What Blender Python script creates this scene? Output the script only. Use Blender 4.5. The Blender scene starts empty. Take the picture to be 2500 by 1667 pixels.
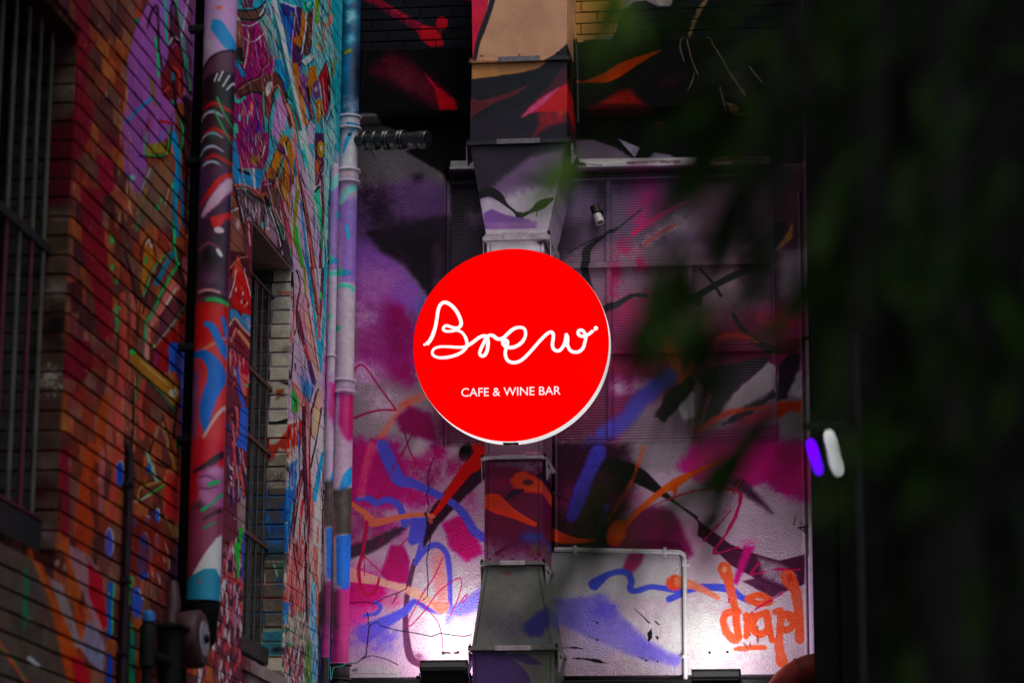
import bpy, math, random
import numpy as np
from mathutils import Vector, Matrix
SC = bpy.context.scene
COL = SC.collection
random.seed(7)
RNG = np.random.default_rng(11)

# ---------------------------------------------------------------- camera
FPX, CX, CY = 7000.0, 1250.0, 833.5          # focal length and centre in photograph pixels
YAW, PITCH, ROLL = (math.radians(a) for a in (7.5, 12.9, 0.35))
EYE = np.array([0.0, 0.0, 1.6])
_f = np.array([-math.sin(YAW)*math.cos(PITCH), math.cos(YAW)*math.cos(PITCH), math.sin(PITCH)])
_r0 = np.array([math.cos(YAW), math.sin(YAW), 0.0]); _u0 = np.cross(_r0, _f)
_R = _r0*math.cos(ROLL) + _u0*math.sin(ROLL); _U = -_r0*math.sin(ROLL) + _u0*math.cos(ROLL)
cam_d = bpy.data.cameras.new('camera'); cam = bpy.data.objects.new('camera', cam_d); COL.objects.link(cam)
cam.matrix_world = Matrix(((_R[0], _U[0], -_f[0], EYE[0]), (_R[1], _U[1], -_f[1], EYE[1]), (_R[2], _U[2], -_f[2], EYE[2]), (0, 0, 0, 1)))
cam_d.sensor_width = 36.0; cam_d.lens = FPX/2500*36; cam_d.clip_start = 0.1; cam_d.clip_end = 500
cam_d.dof.use_dof = True; cam_d.dof.focus_distance = 20.2; cam_d.dof.aperture_fstop = 2.0
SC.camera = cam

# ---------------------------------------------------------------- world, sun, exposure
EXPOSURE = 0.9
SUN_EL, SUN_AZ = 62.0, 150.0                  # azimuth clockwise from +Y
world = bpy.data.worlds.new('World'); SC.world = world; world.use_nodes = True
wn = world.node_tree.nodes; wl = world.node_tree.links
sky = wn.new('ShaderNodeTexSky'); sky.sky_type = 'NISHITA'; sky.sun_disc = False
sky.sun_elevation = math.radians(SUN_EL); sky.sun_rotation = math.radians(SUN_AZ)
sky.air_density = 1.0; sky.dust_density = 3.0; sky.ozone_density = 1.0
bg = wn['Background']; bg.inputs['Strength'].default_value = 0.075
wl.new(sky.outputs[0], bg.inputs[0])
sun_d = bpy.data.lights.new('sun', 'SUN'); sun_d.energy = 0.6; sun_d.angle = math.radians(30); sun_d.color = (1.0, 0.95, 0.88)
sun = bpy.data.objects.new('sun', sun_d); COL.objects.link(sun)
_sd = Vector((math.sin(math.radians(SUN_AZ))*math.cos(math.radians(SUN_EL)), math.cos(math.radians(SUN_AZ))*math.cos(math.radians(SUN_EL)), math.sin(math.radians(SUN_EL))))
sun.rotation_euler = _sd.to_track_quat('Z', 'Y').to_euler(); sun.location = (0, 0, 30)
SC.view_settings.view_transform = 'Standard'; SC.view_settings.look = 'None'
SC.view_settings.exposure = EXPOSURE; SC.view_settings.gamma = 1.0; SC.view_settings.use_curve_mapping = False
EG = 1.0/2**EXPOSURE

# ---------------------------------------------------------------- measured points -> places
XL, YB = -3.87, 20.0                           # left wall plane, back wall plane
YD, YS = 19.4, 19.2                            # front of the exhaust duct, face of the sign
def ray(px, py):
    return _f + _R*((px-CX)/FPX) - _U*((py-CY)/FPX)
def B(px, py, Y=YB):
    d = ray(px, py); return EYE + d*(Y/d[1])
def L(px, py, X=XL):
    d = ray(px, py); return EYE + d*(X/d[0])
def project(P):
    d = np.asarray(P, float) - EYE; z = d@_f
    return CX + FPX*(d@_R)/z, CY - FPX*(d@_U)/z

# ---------------------------------------------------------------- spray-paint canvases (flat print on the walls)
def fbm(h, w, cell, octv=3, seed=0):
    r = np.random.default_rng(seed); out = np.zeros((h, w), np.float32); amp = 1.0; tot = 0
    for o in range(octv):
        c = max(2.0, cell/2**o); gh, gw = int(h/c)+3, int(w/c)+3
        g = r.standard_normal((gh, gw)).astype(np.float32)
        y = np.arange(h, dtype=np.float32)/c; x = np.arange(w, dtype=np.float32)/c
        yi = y.astype(int); xi = x.astype(int); fy = (y-yi)[:, None]; fx = (x-xi)[None]
        fy = fy*fy*(3-2*fy); fx = fx*fx*(3-2*fx)
        a = g[yi][:, xi]; b = g[yi][:, xi+1]; d = g[yi+1][:, xi]; e = g[yi+1][:, xi+1]
        out += amp*((a*(1-fx)+b*fx)*(1-fy) + (d*(1-fx)+e*fx)*fy); tot += amp*amp; amp *= .55
    return out/math.sqrt(tot)
def catmull(pts, n=5):
    p = [np.array(q, float) for q in pts]
    if len(p) < 3: return np.array(p)
    p = [2*p[0]-p[1]] + p + [2*p[-1]-p[-2]]; out = []
    for i in range(1, len(p)-2):
        for k in range(n):
            t = k/n
            out.append(.5*((2*p[i]) + (p[i+1]-p[i-1])*t + (2*p[i-1]-5*p[i]+4*p[i+1]-p[i+2])*t*t + (3*p[i]-p[i-1]-3*p[i+1]+p[i+2])*t**3))
    out.append(p[-2]); return np.array(out)
class Canvas:
    """A painted coat on one flat plane of the place; strokes are measured positions carried onto that plane."""
    def __init__(s, name, plane, u0, u1, v0, v1, ru, rv, base=(120, 110, 115)):
        s.name, s.plane, s.u0, s.u1, s.v0, s.v1 = name, plane, u0, u1, v0, v1
        s.w = int((u1-u0)/ru); s.h = int((v1-v0)/rv)
        u = u0 + (np.arange(s.w)+.5)/s.w*(u1-u0); v = v0 + (np.arange(s.h)+.5)/s.h*(v1-v0)
        UU, VV = np.meshgrid(u, v); k, c = plane
        P = np.stack([UU, np.full_like(UU, c), VV], -1) if k == 'Y' else np.stack([np.full_like(UU, c), UU, VV], -1)
        d = P-EYE; z = d@_f
        s.PX = (CX+FPX*(d@_R)/z).astype(np.float32); s.PY = (CY-FPX*(d@_U)/z).astype(np.float32)
        s.UU, s.VV = UU, VV
        s.img = np.empty((s.h, s.w, 3), np.float32); s.img[:] = np.array(base)/255.
        s.n1 = fbm(s.h, s.w, 9, 3, 3); s.n2 = fbm(s.h, s.w, 60, 4, 5); s.g = np.random.default_rng(9).standard_normal((s.h, s.w)).astype(np.float32)
        s.F(0, 0, 1)
    sat = 1.06
    def F(s, ox, oy, k): s.ox, s.oy, s.k = ox, oy, k; return s
    def _pt(s, pts):
        a = np.array(pts, float); a[:, 0] = s.ox+a[:, 0]/s.k; a[:, 1] = s.oy+a[:, 1]/s.k; return a
    def _box(s, lo, hi):
        us, vs = [], []
        for x in (lo[0], hi[0]):
            for y in (lo[1], hi[1]):
                d = ray(x, y)
                if s.plane[0] == 'Y':
                    P = EYE+d*(s.plane[1]/d[1]); us.append(P[0]); vs.append(P[2])
                else:
                    P = EYE+d*(s.plane[1]/d[0]) if d[0] < -1e-3 else EYE+d*1e3; us.append(P[1]); vs.append(P[2])
        i0 = int((min(us)-s.u0)/(s.u1-s.u0)*s.w)-2; i1 = int((max(us)-s.u0)/(s.u1-s.u0)*s.w)+3
        j0 = int((min(vs)-s.v0)/(s.v1-s.v0)*s.h)-2; j1 = int((max(vs)-s.v0)/(s.v1-s.v0)*s.h)+3
        i0, j0 = max(0, i0), max(0, j0); i1, j1 = min(s.w, i1), min(s.h, j1)
        return (slice(j0, j1), slice(i0, i1)) if i1 > i0 and j1 > j0 else None
    def _put(s, sl, a, col, grain):
        if grain: a = np.clip(a + (a*(1-a))*4*grain*(.55*s.g[sl]+.45*s.n1[sl]), 0, 1)
        a = a[..., None]; s.img[sl] = s.img[sl]*(1-a) + (np.array(col, np.float32)/255.)*a
    def S(s, col, pts, w, soft=3, a=1.0, grain=.25, rough=.0, smooth=True):
        p = s._pt(pts); n = len(p)
        ww = np.full(n, w, float) if np.isscalar(w) else np.interp(np.linspace(0, 1, n), np.linspace(0, 1, len(w)), w)
        q = np.column_stack([p, ww/s.k*.5])
        if smooth and n > 2: q = catmull(q, 5); q[:, 2] = np.maximum(q[:, 2], .15)
        so = soft/s.k; m = q[:, 2].max()+so+3
        sl = s._box(q[:, :2].min(0)-m, q[:, :2].max(0)+m)
        if sl is None: return s
        X, Y = s.PX[sl], s.PY[sl]; best = np.full(X.shape, 1e9, np.float32)
        for A, Bq in zip(q[:-1], q[1:]):
            dx, dy = Bq[0]-A[0], Bq[1]-A[1]; l2 = dx*dx+dy*dy+1e-9
            t = np.clip(((X-A[0])*dx+(Y-A[1])*dy)/l2, 0, 1)
            d = np.hypot(X-A[0]-t*dx, Y-A[1]-t*dy)-(A[2]+t*(Bq[2]-A[2]))
            np.minimum(best, d, out=best)
        if rough: best = best+rough/s.k*s.n1[sl]
        al = np.clip((so-best)/(2*so+1e-6), 0, 1); al = al*al*(3-2*al)*a
        s._put(sl, al, col, grain); return s
    def P(s, col, pts, soft=4, a=1.0, grain=.25, rough=.0, smooth=False):
        p = s._pt(pts)
        if smooth: p = catmull(list(p)+[p[0]], 4)
        so = soft/s.k; m = so+3
        sl = s._box(p.min(0)-m, p.max(0)+m)
        if sl is None: return s
        X, Y = s.PX[sl], s.PY[sl]; best = np.full(X.shape, 1e9, np.float32); ins = np.zeros(X.shape, bool)
        for A, Bq in zip(p, np.roll(p, -1, 0)):
            dx, dy = Bq[0]-A[0], Bq[1]-A[1]; l2 = dx*dx+dy*dy+1e-9
            t = np.clip(((X-A[0])*dx+(Y-A[1])*dy)/l2, 0, 1)
            np.minimum(best, np.hypot(X-A[0]-t*dx, Y-A[1]-t*dy), out=best)
            if abs(dy) > 1e-9: ins ^= ((Y > A[1]) != (Y > Bq[1])) & (X < A[0]+(Y-A[1])/dy*dx)
        d = np.where(ins, -best, best)
        if rough: d = d+rough/s.k*s.n1[sl]
        al = np.clip((so-d)/(2*so+1e-6), 0, 1); al = al*al*(3-2*al)*a
        s._put(sl, al, col, grain); return s
    def A(s, col, x, y, rx, ry=None, a=.9, rot=0, grain=.35):          # airbrushed cloud
        ry = ry or rx; c = s._pt([(x, y)])[0]; rx, ry = rx/s.k, ry/s.k; m = max(rx, ry)*1.6
        sl = s._box(c-m, c+m)
        if sl is None: return s
        dx, dy = s.PX[sl]-c[0], s.PY[sl]-c[1]; cr, sr = math.cos(math.radians(rot)), math.sin(math.radians(rot))
        r2 = ((dx*cr+dy*sr)/rx)**2+((-dx*sr+dy*cr)/ry)**2
        al = a*np.exp(-1.4*r2*(1+.25*s.n2[sl]))*(r2 < 3.2)
        s._put(sl, np.clip(al, 0, 1), col, grain); return s
    def E(s, col, x, y, rx, ry, rot=0, soft=3, a=1, grain=.25):         # crisp ellipse
        n = 16; cr, sr = math.cos(math.radians(rot)), math.sin(math.radians(rot)); p = []
        for i in range(n):
            t = 2*math.pi*i/n; ex, ey = rx*math.cos(t), ry*math.sin(t); p.append((x+ex*cr-ey*sr, y+ex*sr+ey*cr))
        return s.P(col, p, soft, a, grain)
    def speck(s, col, x, y, rx, ry, n, size=4):                         # splatter
        for _ in range(n):
            dx, dy = random.gauss(0, .5), random.gauss(0, .5)
            s.E(col, x+dx*rx, y+dy*ry, size*random.uniform(.5, 1.3), size*random.uniform(.5, 1.3), soft=1.5)
        return s
    def streaks(s, cols, poly, n, ln, w, lean=0, soft=3, a=.85, seed=1):  # many short brushed dashes in a quad
        r = random.Random(seed); q = [np.array(v, float) for v in poly]
        for _ in range(n):
            u, v = r.random(), r.random(); c = (q[0]*(1-u)+q[1]*u)*(1-v)+(q[3]*(1-u)+q[2]*u)*v
            l = r.uniform(*ln); dx = lean*l+r.gauss(0, .08)*l
            b = r.gauss(0, .05)*l
            s.S(r.choice(cols), [(c[0]-dx/2, c[1]-l/2), (c[0]+b, c[1]), (c[0]+dx/2, c[1]+l/2)], [w*.3, w*r.uniform(.5, 1.3), w*.2], soft, a*r.uniform(.6, 1))
        return s
    def image(s, gain=1.0, power=1.22):
        c = np.clip(s.img, 0, 1); lin = np.where(c <= .04045, c/12.92, ((c+.055)/1.055)**2.4)*gain
        lin = gain*(lin/gain)**power*1.12
        gy = lin.mean(-1, keepdims=True); lin = np.maximum(gy+(lin-gy)*s.sat, 0)
        lin = np.where(lin > .55, .55+(1-np.exp(-(lin-.55)*2))*.15, lin)*(1+.06*s.n2[..., None])
        lin = np.clip(lin, 0.0015, .8); o = np.where(lin <= .0031308, lin*12.92, 1.055*lin**(1/2.4)-.055)
        im = bpy.data.images.new(s.name, s.w, s.h, alpha=False)
        buf = np.ones((s.h, s.w, 4), np.float32); buf[..., :3] = o
        im.pixels.foreach_set(buf.ravel()); im.update(); im.pack(); return im

# ---------------------------------------------------------------- materials
class NT:
    def __init__(s, name):
        s.m = bpy.data.materials.new(name); s.m.use_nodes = True; s.t = s.m.node_tree; s.b = s.t.nodes['Principled BSDF']
    def n(s, t, **k):
        o = s.t.nodes.new(t)
        for a, v in k.items():
            if a.startswith('i_'): o.inputs[a[2:].replace('_', ' ')].default_value = v
            else: setattr(o, a, v)
        return o
    def l(s, a, b): s.t.links.new(a, b)
    def pos(s): return s.n('ShaderNodeNewGeometry').outputs['Position']
    def noise(s, scale, detail=4, rough=.6, vec=None):
        o = s.n('ShaderNodeTexNoise', i_Scale=scale, i_Detail=detail, i_Roughness=rough); s.l(vec or s.pos(), o.inputs['Vector']); return o.outputs[0]
    def ramp(s, fac, *stops):
        o = s.n('ShaderNodeValToRGB'); e = o.color_ramp.elements
        while len(e) < len(stops): e.new(.5)
        for x, (p, c) in zip(e, stops): x.position = p; x.color = (*c, 1) if len(c) == 3 else c
        s.l(fac, o.inputs[0]); return o.outputs[0]
    def mix(s, fac, a, b, mode='MIX'):
        o = s.n('ShaderNodeMix', data_type='RGBA', blend_type=mode)
        for v, i in ((fac, 0), (a, 6), (b, 7)):
            if isinstance(v, (int, float)): o.inputs[i].default_value = v
            elif isinstance(v, tuple): o.inputs[i].default_value = (*v, 1)
            else: s.l(v, o.inputs[i])
        return o.outputs[2]
    def bump(s, h, strength=.3, dist=.01, prev=None):
        o = s.n('ShaderNodeBump', i_Strength=strength, i_Distance=dist); s.l(h, o.inputs['Height'])
        if prev is not None: s.l(prev, o.inputs['Normal'])
        s.l(o.outputs[0], s.b.inputs['Normal']); return o.outputs[0]
    def rough(s, v): s.b.inputs['Roughness'].default_value = v; return s
def plain(name, c, rough=.6, var=.25, scale=18, metal=0.0, bump=0, bscale=120, spec=.4):
    t = NT(name); f = t.noise(scale)
    lo = tuple(x*(1-var) for x in c); hi = tuple(min(1, x*(1+var)) for x in c)
    t.l(t.ramp(f, (.3, lo), (.7, hi)), t.b.inputs['Base Color'])
    r = t.n('ShaderNodeMapRange'); r.inputs['To Min'].default_value = max(.05, rough-.12); r.inputs['To Max'].default_value = min(1, rough+.12)
    t.l(t.noise(scale*3), r.inputs[0]); t.l(r.outputs[0], t.b.inputs['Roughness'])
    t.b.inputs['Metallic'].default_value = metal; t.b.inputs['Specular IOR Level'].default_value = spec
    if bump: t.bump(t.noise(bscale, 3), bump, .004)
    return t.m
def painted(name, cv, gain=1.0, rough=.65, spec=.3, coats=((160, .35, .004),), grime=.0, gscale=6, peel=None, mul=None, mortar=None):
    """painted surface: the canvas supplies the print, noise the relief, dirt and flaking"""
    t = NT(name); im = cv.image(gain) if not hasattr(cv, 'im') else cv.im; cv.im = im
    sp = t.n('ShaderNodeSeparateXYZ'); t.l(t.pos(), sp.inputs[0]); ax = 0 if cv.plane[0] == 'Y' else 1
    mu = t.n('ShaderNodeMapRange', clamp=False); mv = t.n('ShaderNodeMapRange', clamp=False)
    for m, o, a, b in ((mu, ax, cv.u0, cv.u1), (mv, 2, cv.v0, cv.v1)):
        m.inputs['From Min'].default_value = a; m.inputs['From Max'].default_value = b; t.l(sp.outputs[o], m.inputs[0])
    cb = t.n('ShaderNodeCombineXYZ'); t.l(mu.outputs[0], cb.inputs[0]); t.l(mv.outputs[0], cb.inputs[1])
    tx = t.n('ShaderNodeTexImage', image=im, extension='EXTEND', interpolation='Linear'); t.l(cb.outputs[0], tx.inputs[0])
    c = tx.outputs[0]
    if mul: c = t.mix(1.0, c, mul, 'MULTIPLY')
    if mortar:                                                # joints: colour darkened for the shade of raked joints here, filled with paint there
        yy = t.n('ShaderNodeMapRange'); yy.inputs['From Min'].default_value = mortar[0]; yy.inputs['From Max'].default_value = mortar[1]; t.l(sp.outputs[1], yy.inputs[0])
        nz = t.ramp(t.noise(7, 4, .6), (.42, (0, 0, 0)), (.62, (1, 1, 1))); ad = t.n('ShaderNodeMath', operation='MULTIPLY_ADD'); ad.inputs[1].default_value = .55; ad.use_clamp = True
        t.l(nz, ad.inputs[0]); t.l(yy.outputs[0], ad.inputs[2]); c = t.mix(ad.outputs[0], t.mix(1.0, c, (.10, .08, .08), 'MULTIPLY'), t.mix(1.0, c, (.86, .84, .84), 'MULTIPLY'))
    if peel:                                                  # bare patches where the paint has come off
        f = t.ramp(t.noise(peel[1], 6, .7), (peel[2], (0, 0, 0)), (peel[2]+.03, (1, 1, 1))); c = t.mix(f, c, peel[0])
    if grime:
        f = t.ramp(t.noise(gscale, 6, .65), (.35, (1-grime,)*3), (.65, (1, 1, 1))); c = t.mix(1.0, c, f, 'MULTIPLY')
    t.l(c, t.b.inputs['Base Color']); t.b.inputs['Specular IOR Level'].default_value = spec
    r = t.n('ShaderNodeMapRange'); r.inputs['To Min'].default_value = max(.1, rough-.12); r.inputs['To Max'].default_value = min(1, rough+.12)
    t.l(t.noise(30), r.inputs[0]); t.l(r.outputs[0], t.b.inputs['Roughness'])
    prev = None
    for sc, st, di in coats: prev = t.bump(t.noise(sc, 4), st, di, prev)
    return t.m
def emitter(name, c, strength, base=(.5, .5, .5), rough=.4, spec=.0):
    t = NT(name); t.b.inputs['Specular IOR Level'].default_value = spec; t.b.inputs['Base Color'].default_value = (*base, 1); t.b.inputs['Roughness'].default_value = rough
    t.b.inputs['Emission Color'].default_value = (*c, 1); t.b.inputs['Emission Strength'].default_value = strength*EG; return t.m

# ---------------------------------------------------------------- mesh and object helpers
def tag(o, label=None, cat=None, group=None, kind=None):
    for k, v in (('label', label), ('category', cat), ('group', group), ('kind', kind)):
        if v: o[k] = v
    return o
def root_loc(o):
    v = Vector((0, 0, 0))
    while o is not None: v += o.location; o = o.parent
    return v
def link(name, me, mat, parent=None, smooth=False):
    o = bpy.data.objects.new(name, me); COL.objects.link(o)
    if mat is not None and not me.materials: me.materials.append(mat)
    if parent is not None: o.parent = parent
    if smooth: me.polygons.foreach_set('use_smooth', [True]*len(me.polygons))
    return o
def thing(name, label, cat, loc=(0, 0, 0), group=None):
    o = bpy.data.objects.new(name, None); o.empty_display_size = .1; COL.objects.link(o); o.location = Vector([float(x) for x in loc]); return tag(o, label, cat, group)
class MB:
    def __init__(s): s.v, s.f = [], []
    def add(s, vs, fs):
        k = len(s.v); s.v += [tuple(float(c) for c in v) for v in vs]; s.f += [tuple(i+k for i in f) for f in fs]; return s
    def hexa(s, p):                                           # 8 corners: bottom ring then top ring
        return s.add(p, [(3, 2, 1, 0), (4, 5, 6, 7), (0, 1, 5, 4), (1, 2, 6, 5), (2, 3, 7, 6), (3, 0, 4, 7)])
    def box(s, x0, x1, y0, y1, z0, z1):
        return s.hexa([(x0, y0, z0), (x1, y0, z0), (x1, y1, z0), (x0, y1, z0), (x0, y0, z1), (x1, y0, z1), (x1, y1, z1), (x0, y1, z1)])
    def bevbox(s, x0, x1, y0, y1, z0, z1, b=.004):            # box with chamfered vertical and horizontal edges
        b = min(b, (x1-x0)*.3, (y1-y0)*.3, (z1-z0)*.3)
        def ring(z, i):
            return [(x0+b+i, y0+i, z), (x1-b-i, y0+i, z), (x1-i, y0+b+i, z), (x1-i, y1-b-i, z), (x1-b-i, y1-i, z), (x0+b+i, y1-i, z), (x0+i, y1-b-i, z), (x0+i, y0+b+i, z)]
        vs = ring(z0, b) + ring(z0+b, 0) + ring(z1-b, 0) + ring(z1, b); fs = []
        for r in range(3):
            for i in range(8): j = (i+1) % 8; fs.append((r*8+i, r*8+j, r*8+8+j, r*8+8+i))
        fs += [tuple(range(7, -1, -1)), tuple(range(24, 32))]
        return s.add(vs, fs)
    def tube(s, path, r, n=12, caps=True, flat=None):
        p = [Vector([float(c) for c in q]) for q in path]; rr = [r]*len(p) if np.isscalar(r) else list(r); k = len(s.v); up = None
        for i, q in enumerate(p):
            a = p[max(i-1, 0)]; b = p[min(i+1, len(p)-1)]; d = (b-a).normalized()
            if up is None: up = d.orthogonal().normalized()
            up = (up-d*up.dot(d)).normalized(); sd = d.cross(up)
            for j in range(n):
                t = 2*math.pi*j/n; o = (up*math.cos(t)+sd*math.sin(t))*rr[i]
                if flat: o.y *= flat
                s.v.append(tuple(q+o))
        for i in range(len(p)-1):
            for j in range(n):
                m = (j+1) % n; s.f.append((k+i*n+j, k+i*n+m, k+i*n+n+m, k+i*n+n+j))
        if caps: s.f.append(tuple(k+j for j in range(n-1, -1, -1))); s.f.append(tuple(k+(len(p)-1)*n+j for j in range(n)))
        return s
    def lathe(s, prof, origin, axis, n=32):                   # prof: (distance along axis, radius)
        o = Vector([float(c) for c in origin]); a = Vector(axis).normalized(); u = a.orthogonal().normalized(); w = a.cross(u); k = len(s.v)
        for h, r in prof:
            for j in range(n):
                t = 2*math.pi*j/n; s.v.append(tuple(o+a*h+(u*math.cos(t)+w*math.sin(t))*r))
        for i in range(len(prof)-1):
            for j in range(n):
                m = (j+1) % n; s.f.append((k+i*n+j, k+i*n+m, k+i*n+n+m, k+i*n+n+j))
        s.f.append(tuple(k+j for j in range(n-1, -1, -1))); s.f.append(tuple(k+(len(prof)-1)*n+j for j in range(n))); return s
    def build(s, name, mat, parent=None, smooth=False, at=None):
        """links the mesh; coordinates are given in the place and kept relative to the parent (or to 'at')"""
        base = root_loc(parent) if parent is not None else Vector((0, 0, 0)); off = Vector([float(c) for c in at])-base if at is not None else Vector((0, 0, 0)); o0 = base+off
        me = bpy.data.meshes.new(name); me.from_pydata([tuple(Vector(v)-o0) for v in s.v], [], s.f); me.update()
        import bmesh
        bm = bmesh.new(); bm.from_mesh(me); bmesh.ops.recalc_face_normals(bm, faces=bm.faces); bm.to_mesh(me); bm.free()
        o = link(name, me, mat, parent, False); o.location = off
        if smooth: smooth_angle(me)
        return o
def smooth_angle(me, ang=40):
    import bmesh
    bm = bmesh.new(); bm.from_mesh(me)
    for f in bm.faces: f.smooth = True
    for e in bm.edges:
        if len(e.link_faces) == 2 and e.calc_face_angle(0) > math.radians(ang): e.smooth = False
    bm.to_mesh(me); bm.free()
def arc(c, r, a0, a1, plane, n=8):                            # points of an arc; plane gives the two unit axes
    u, v = Vector(plane[0]), Vector(plane[1])
    return [Vector(c)+u*r*math.cos(math.radians(a0+(a1-a0)*i/n))+v*r*math.sin(math.radians(a0+(a1-a0)*i/n)) for i in range(n+1)]
def text_mesh(body, size, width=None, extrude=.002):
    cu = bpy.data.curves.new('lettering', 'FONT'); cu.body = body; cu.size = size; cu.align_x = 'CENTER'; cu.extrude = extrude
    ob = bpy.data.objects.new('lettering', cu); COL.objects.link(ob)
    me = bpy.data.meshes.new_from_object(ob.evaluated_get(bpy.context.evaluated_depsgraph_get())); bpy.data.objects.remove(ob); bpy.data.curves.remove(cu)
    co = np.empty(len(me.vertices)*3); me.vertices.foreach_get('co', co); co = co.reshape(-1, 3)
    if width: co[:, 0] *= width/(co[:, 0].max()-co[:, 0].min())
    me.vertices.foreach_set('co', np.column_stack([co[:, 0], -co[:, 2], co[:, 1]]).ravel()); me.update(); return me   # stands in X-Z, faces -Y
FLOOD = 5.6
DG = (-.45, -.05, -1)
SPRAYS = [                                     # twigs: points, distance, leaves, length, width, spread, bare twig, droop
 ([(1520, -150), (1475, 40), (1440, 200), (1410, 330), (1385, 420)], 3.2, 13, .12, .022, .006, True, (-.22, 0, -1)),
 ([(1560, -100), (1490, 120), (1450, 240)], 3.0, 3, .11, .020, .006, True, (-.3, 0, -1)),
 ([(1700, -200), (1640, 40), (1600, 200), (1560, 330)], 3.9, 9, .15, .028, .012, True, DG),
 ([(1840, -200), (1790, 150), (1720, 380), (1650, 560), (1580, 680)], 3.8, 15, .18, .034, .012, True, DG),
 ([(1900, 0), (1850, 300), (1790, 480), (1700, 620), (1640, 700)], 3.9, 8, .18, .034, .012, True, DG),
 ([(1980, -200), (1930, 200), (1880, 420), (1830, 560)], 4.0, 12, .17, .032, .018, True, DG),
 ([(1790, 640), (1700, 800), (1620, 960), (1540, 1120), (1460, 1290), (1420, 1400)], 3.5, 12, .19, .026, .007, True, (-.5, 0, -1)),
 ([(1860, 700), (1760, 860), (1690, 960)], 3.5, 6, .17, .028, .01, True, (-.5, 0, -1)),
 ([(1960, 860), (1890, 1000), (1810, 1110), (1740, 1190)], 3.8, 12, .17, .030, .010, True, (-.6, 0, -1)),
 ([(2070, -200), (2080, 300), (2060, 560), (2010, 800)], 3.7, 22, .16, .030, .025, True, (-.25, 0, -1)),
 ([(2150, -200), (2150, 300), (2140, 700), (2150, 1000)], 3.8, 24, .15, .028, .04, True, (-.2, 0, -1)),
 ([(2240, -200), (2230, 400), (2200, 900), (2200, 1500)], 3.9, 22, .15, .028, .05, True, (-.15, 0, -1)),
 ([(2070, 960), (2045, 1030), (2030, 1080)], 3.6, 4, .10, .018, .012, True, (-.2, 0, -1)),
 ([(2075, 1120), (2060, 1160), (2045, 1200)], 3.6, 4, .10, .020, .012, True, (-.2, 0, -1)),
 ([(2440, -200), (2440, 400), (2410, 900), (2400, 1500)], 3.7, 44, .14, .028, .06, True, (-.1, 0, -1)),
]
# ================================================================ PAINT: the back wall
cb_ = cvB = Canvas('back_wall_paint', ('Y', YB), -4.3, -0.2, 3.4, 9.4, .0045, .0045, (128, 116, 124))
c = cvB
NAVY, BLK, LIL, MAG, CRI, COR, ORG, PERI, PLUM = (18, 20, 27), (10, 8, 12), (168, 158, 166), (152, 2, 95), (150, 0, 68), (236, 104, 88), (214, 66, 32), (84, 80, 178), (50, 22, 44)
c.F(850, 0, 2.8)                                             # upper brick and concrete beam, left of the duct
c.P(NAVY, [(-200, -100), (860, -100), (860, 350), (-200, 350)]).A((30, 34, 44), 500, 150, 400, 150, .5)
c.S((140, 22, 52), [(60, -20), (200, 30), (330, 110), (480, 200), (600, 280)], [34, 60, 60, 66, 74], 12, .75).S((190, 60, 80), [(230, 20), (360, 110), (520, 190)], [6, 16, 6], 8, .5)
c.P((205, 10, 58), [(480, 230), (520, 188), (600, 205), (655, 285), (662, 330), (570, 335), (500, 282)], 9).E((210, 12, 62), 645, 174, 45, 47, soft=3)
c.S((205, 10, 58), [(632, 210), (632, 300)], 6, 2).S((205, 10, 58), [(641, 210), (642, 290)], 5, 2).P((220, 20, 50), [(790, -30), (850, -30), (845, 25), (810, 15)])
c.P((19, 17, 21), [(-200, 350), (900, 345), (900, 830), (-200, 830)], 3)
c.P((92, 26, 42), [(300, 400), (420, 440), (560, 560), (700, 670), (765, 750), (640, 795), (480, 700), (300, 610), (160, 540)], 55, .85)
c.P((196, 6, 54), [(545, 545), (620, 625), (750, 725), (760, 790), (650, 790), (610, 650)], 16).A((95, 45, 60), 450, 600, 180, 60, .5, 30)
c.P((104, 100, 102), [(-100, 815), (330, 815), (900, 830), (900, 1150), (-100, 1300)], 4)
c.P((8, 7, 10), [(200, 800), (900, 800), (900, 1420), (840, 1360), (690, 1250), (640, 1180), (520, 1110), (400, 1040), (470, 980), (360, 900), (230, 850)], 14)
c.A((60, 58, 62), 170, 840, 120, 40, .6).P((100, 94, 100), [(-20, 1050), (400, 1060), (660, 1220), (665, 1340), (400, 1300), (-20, 1300)], 40, .8)
c.P((96, 66, 112), [(-20, 1290), (300, 1250), (500, 1200), (680, 1300), (680, 1800), (-20, 1800)], 50, .9).A((44, 26, 46), 220, 1420, 130, 170, .9).A((40, 26, 42), 480, 1215, 55, 40, .8).A((112, 90, 128), 560, 1290, 90, 60, .6).A((40, 25, 42), 60, 1330, 110, 90, .7)
c.F(850, 550, 2.8)                                           # plaster between the downpipe and the sign
c.P((134, 88, 166), [(40, 100), (300, 200), (520, 420), (480, 640), (300, 560), (40, 420)], 60, .95)
c.P((36, 27, 38), [(130, 40), (680, -60), (680, 560), (560, 500), (380, 270), (220, 180)], 28).P((48, 36, 52), [(150, -40), (660, -60), (660, 60), (200, 120)], 40, .7)
c.P((136, 34, 112), [(40, 420), (300, 520), (470, 640), (500, 900), (420, 1080), (40, 1000)], 90, .85).A((150, 80, 150), 110, 560, 120, 160, .7).A((80, 90, 160), 500, 560, 50, 110, .7)
c.A((176, 116, 188), 210, 400, 210, 190, .75, 30).A((190, 140, 180), 100, 640, 90, 130, .6).A((140, 0, 84), 330, 620, 60, 130, .7, -20).A((148, 6, 88), 370, 1010, 90, 90, .7).A((120, 0, 70), 330, 800, 90, 110, .6)
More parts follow.
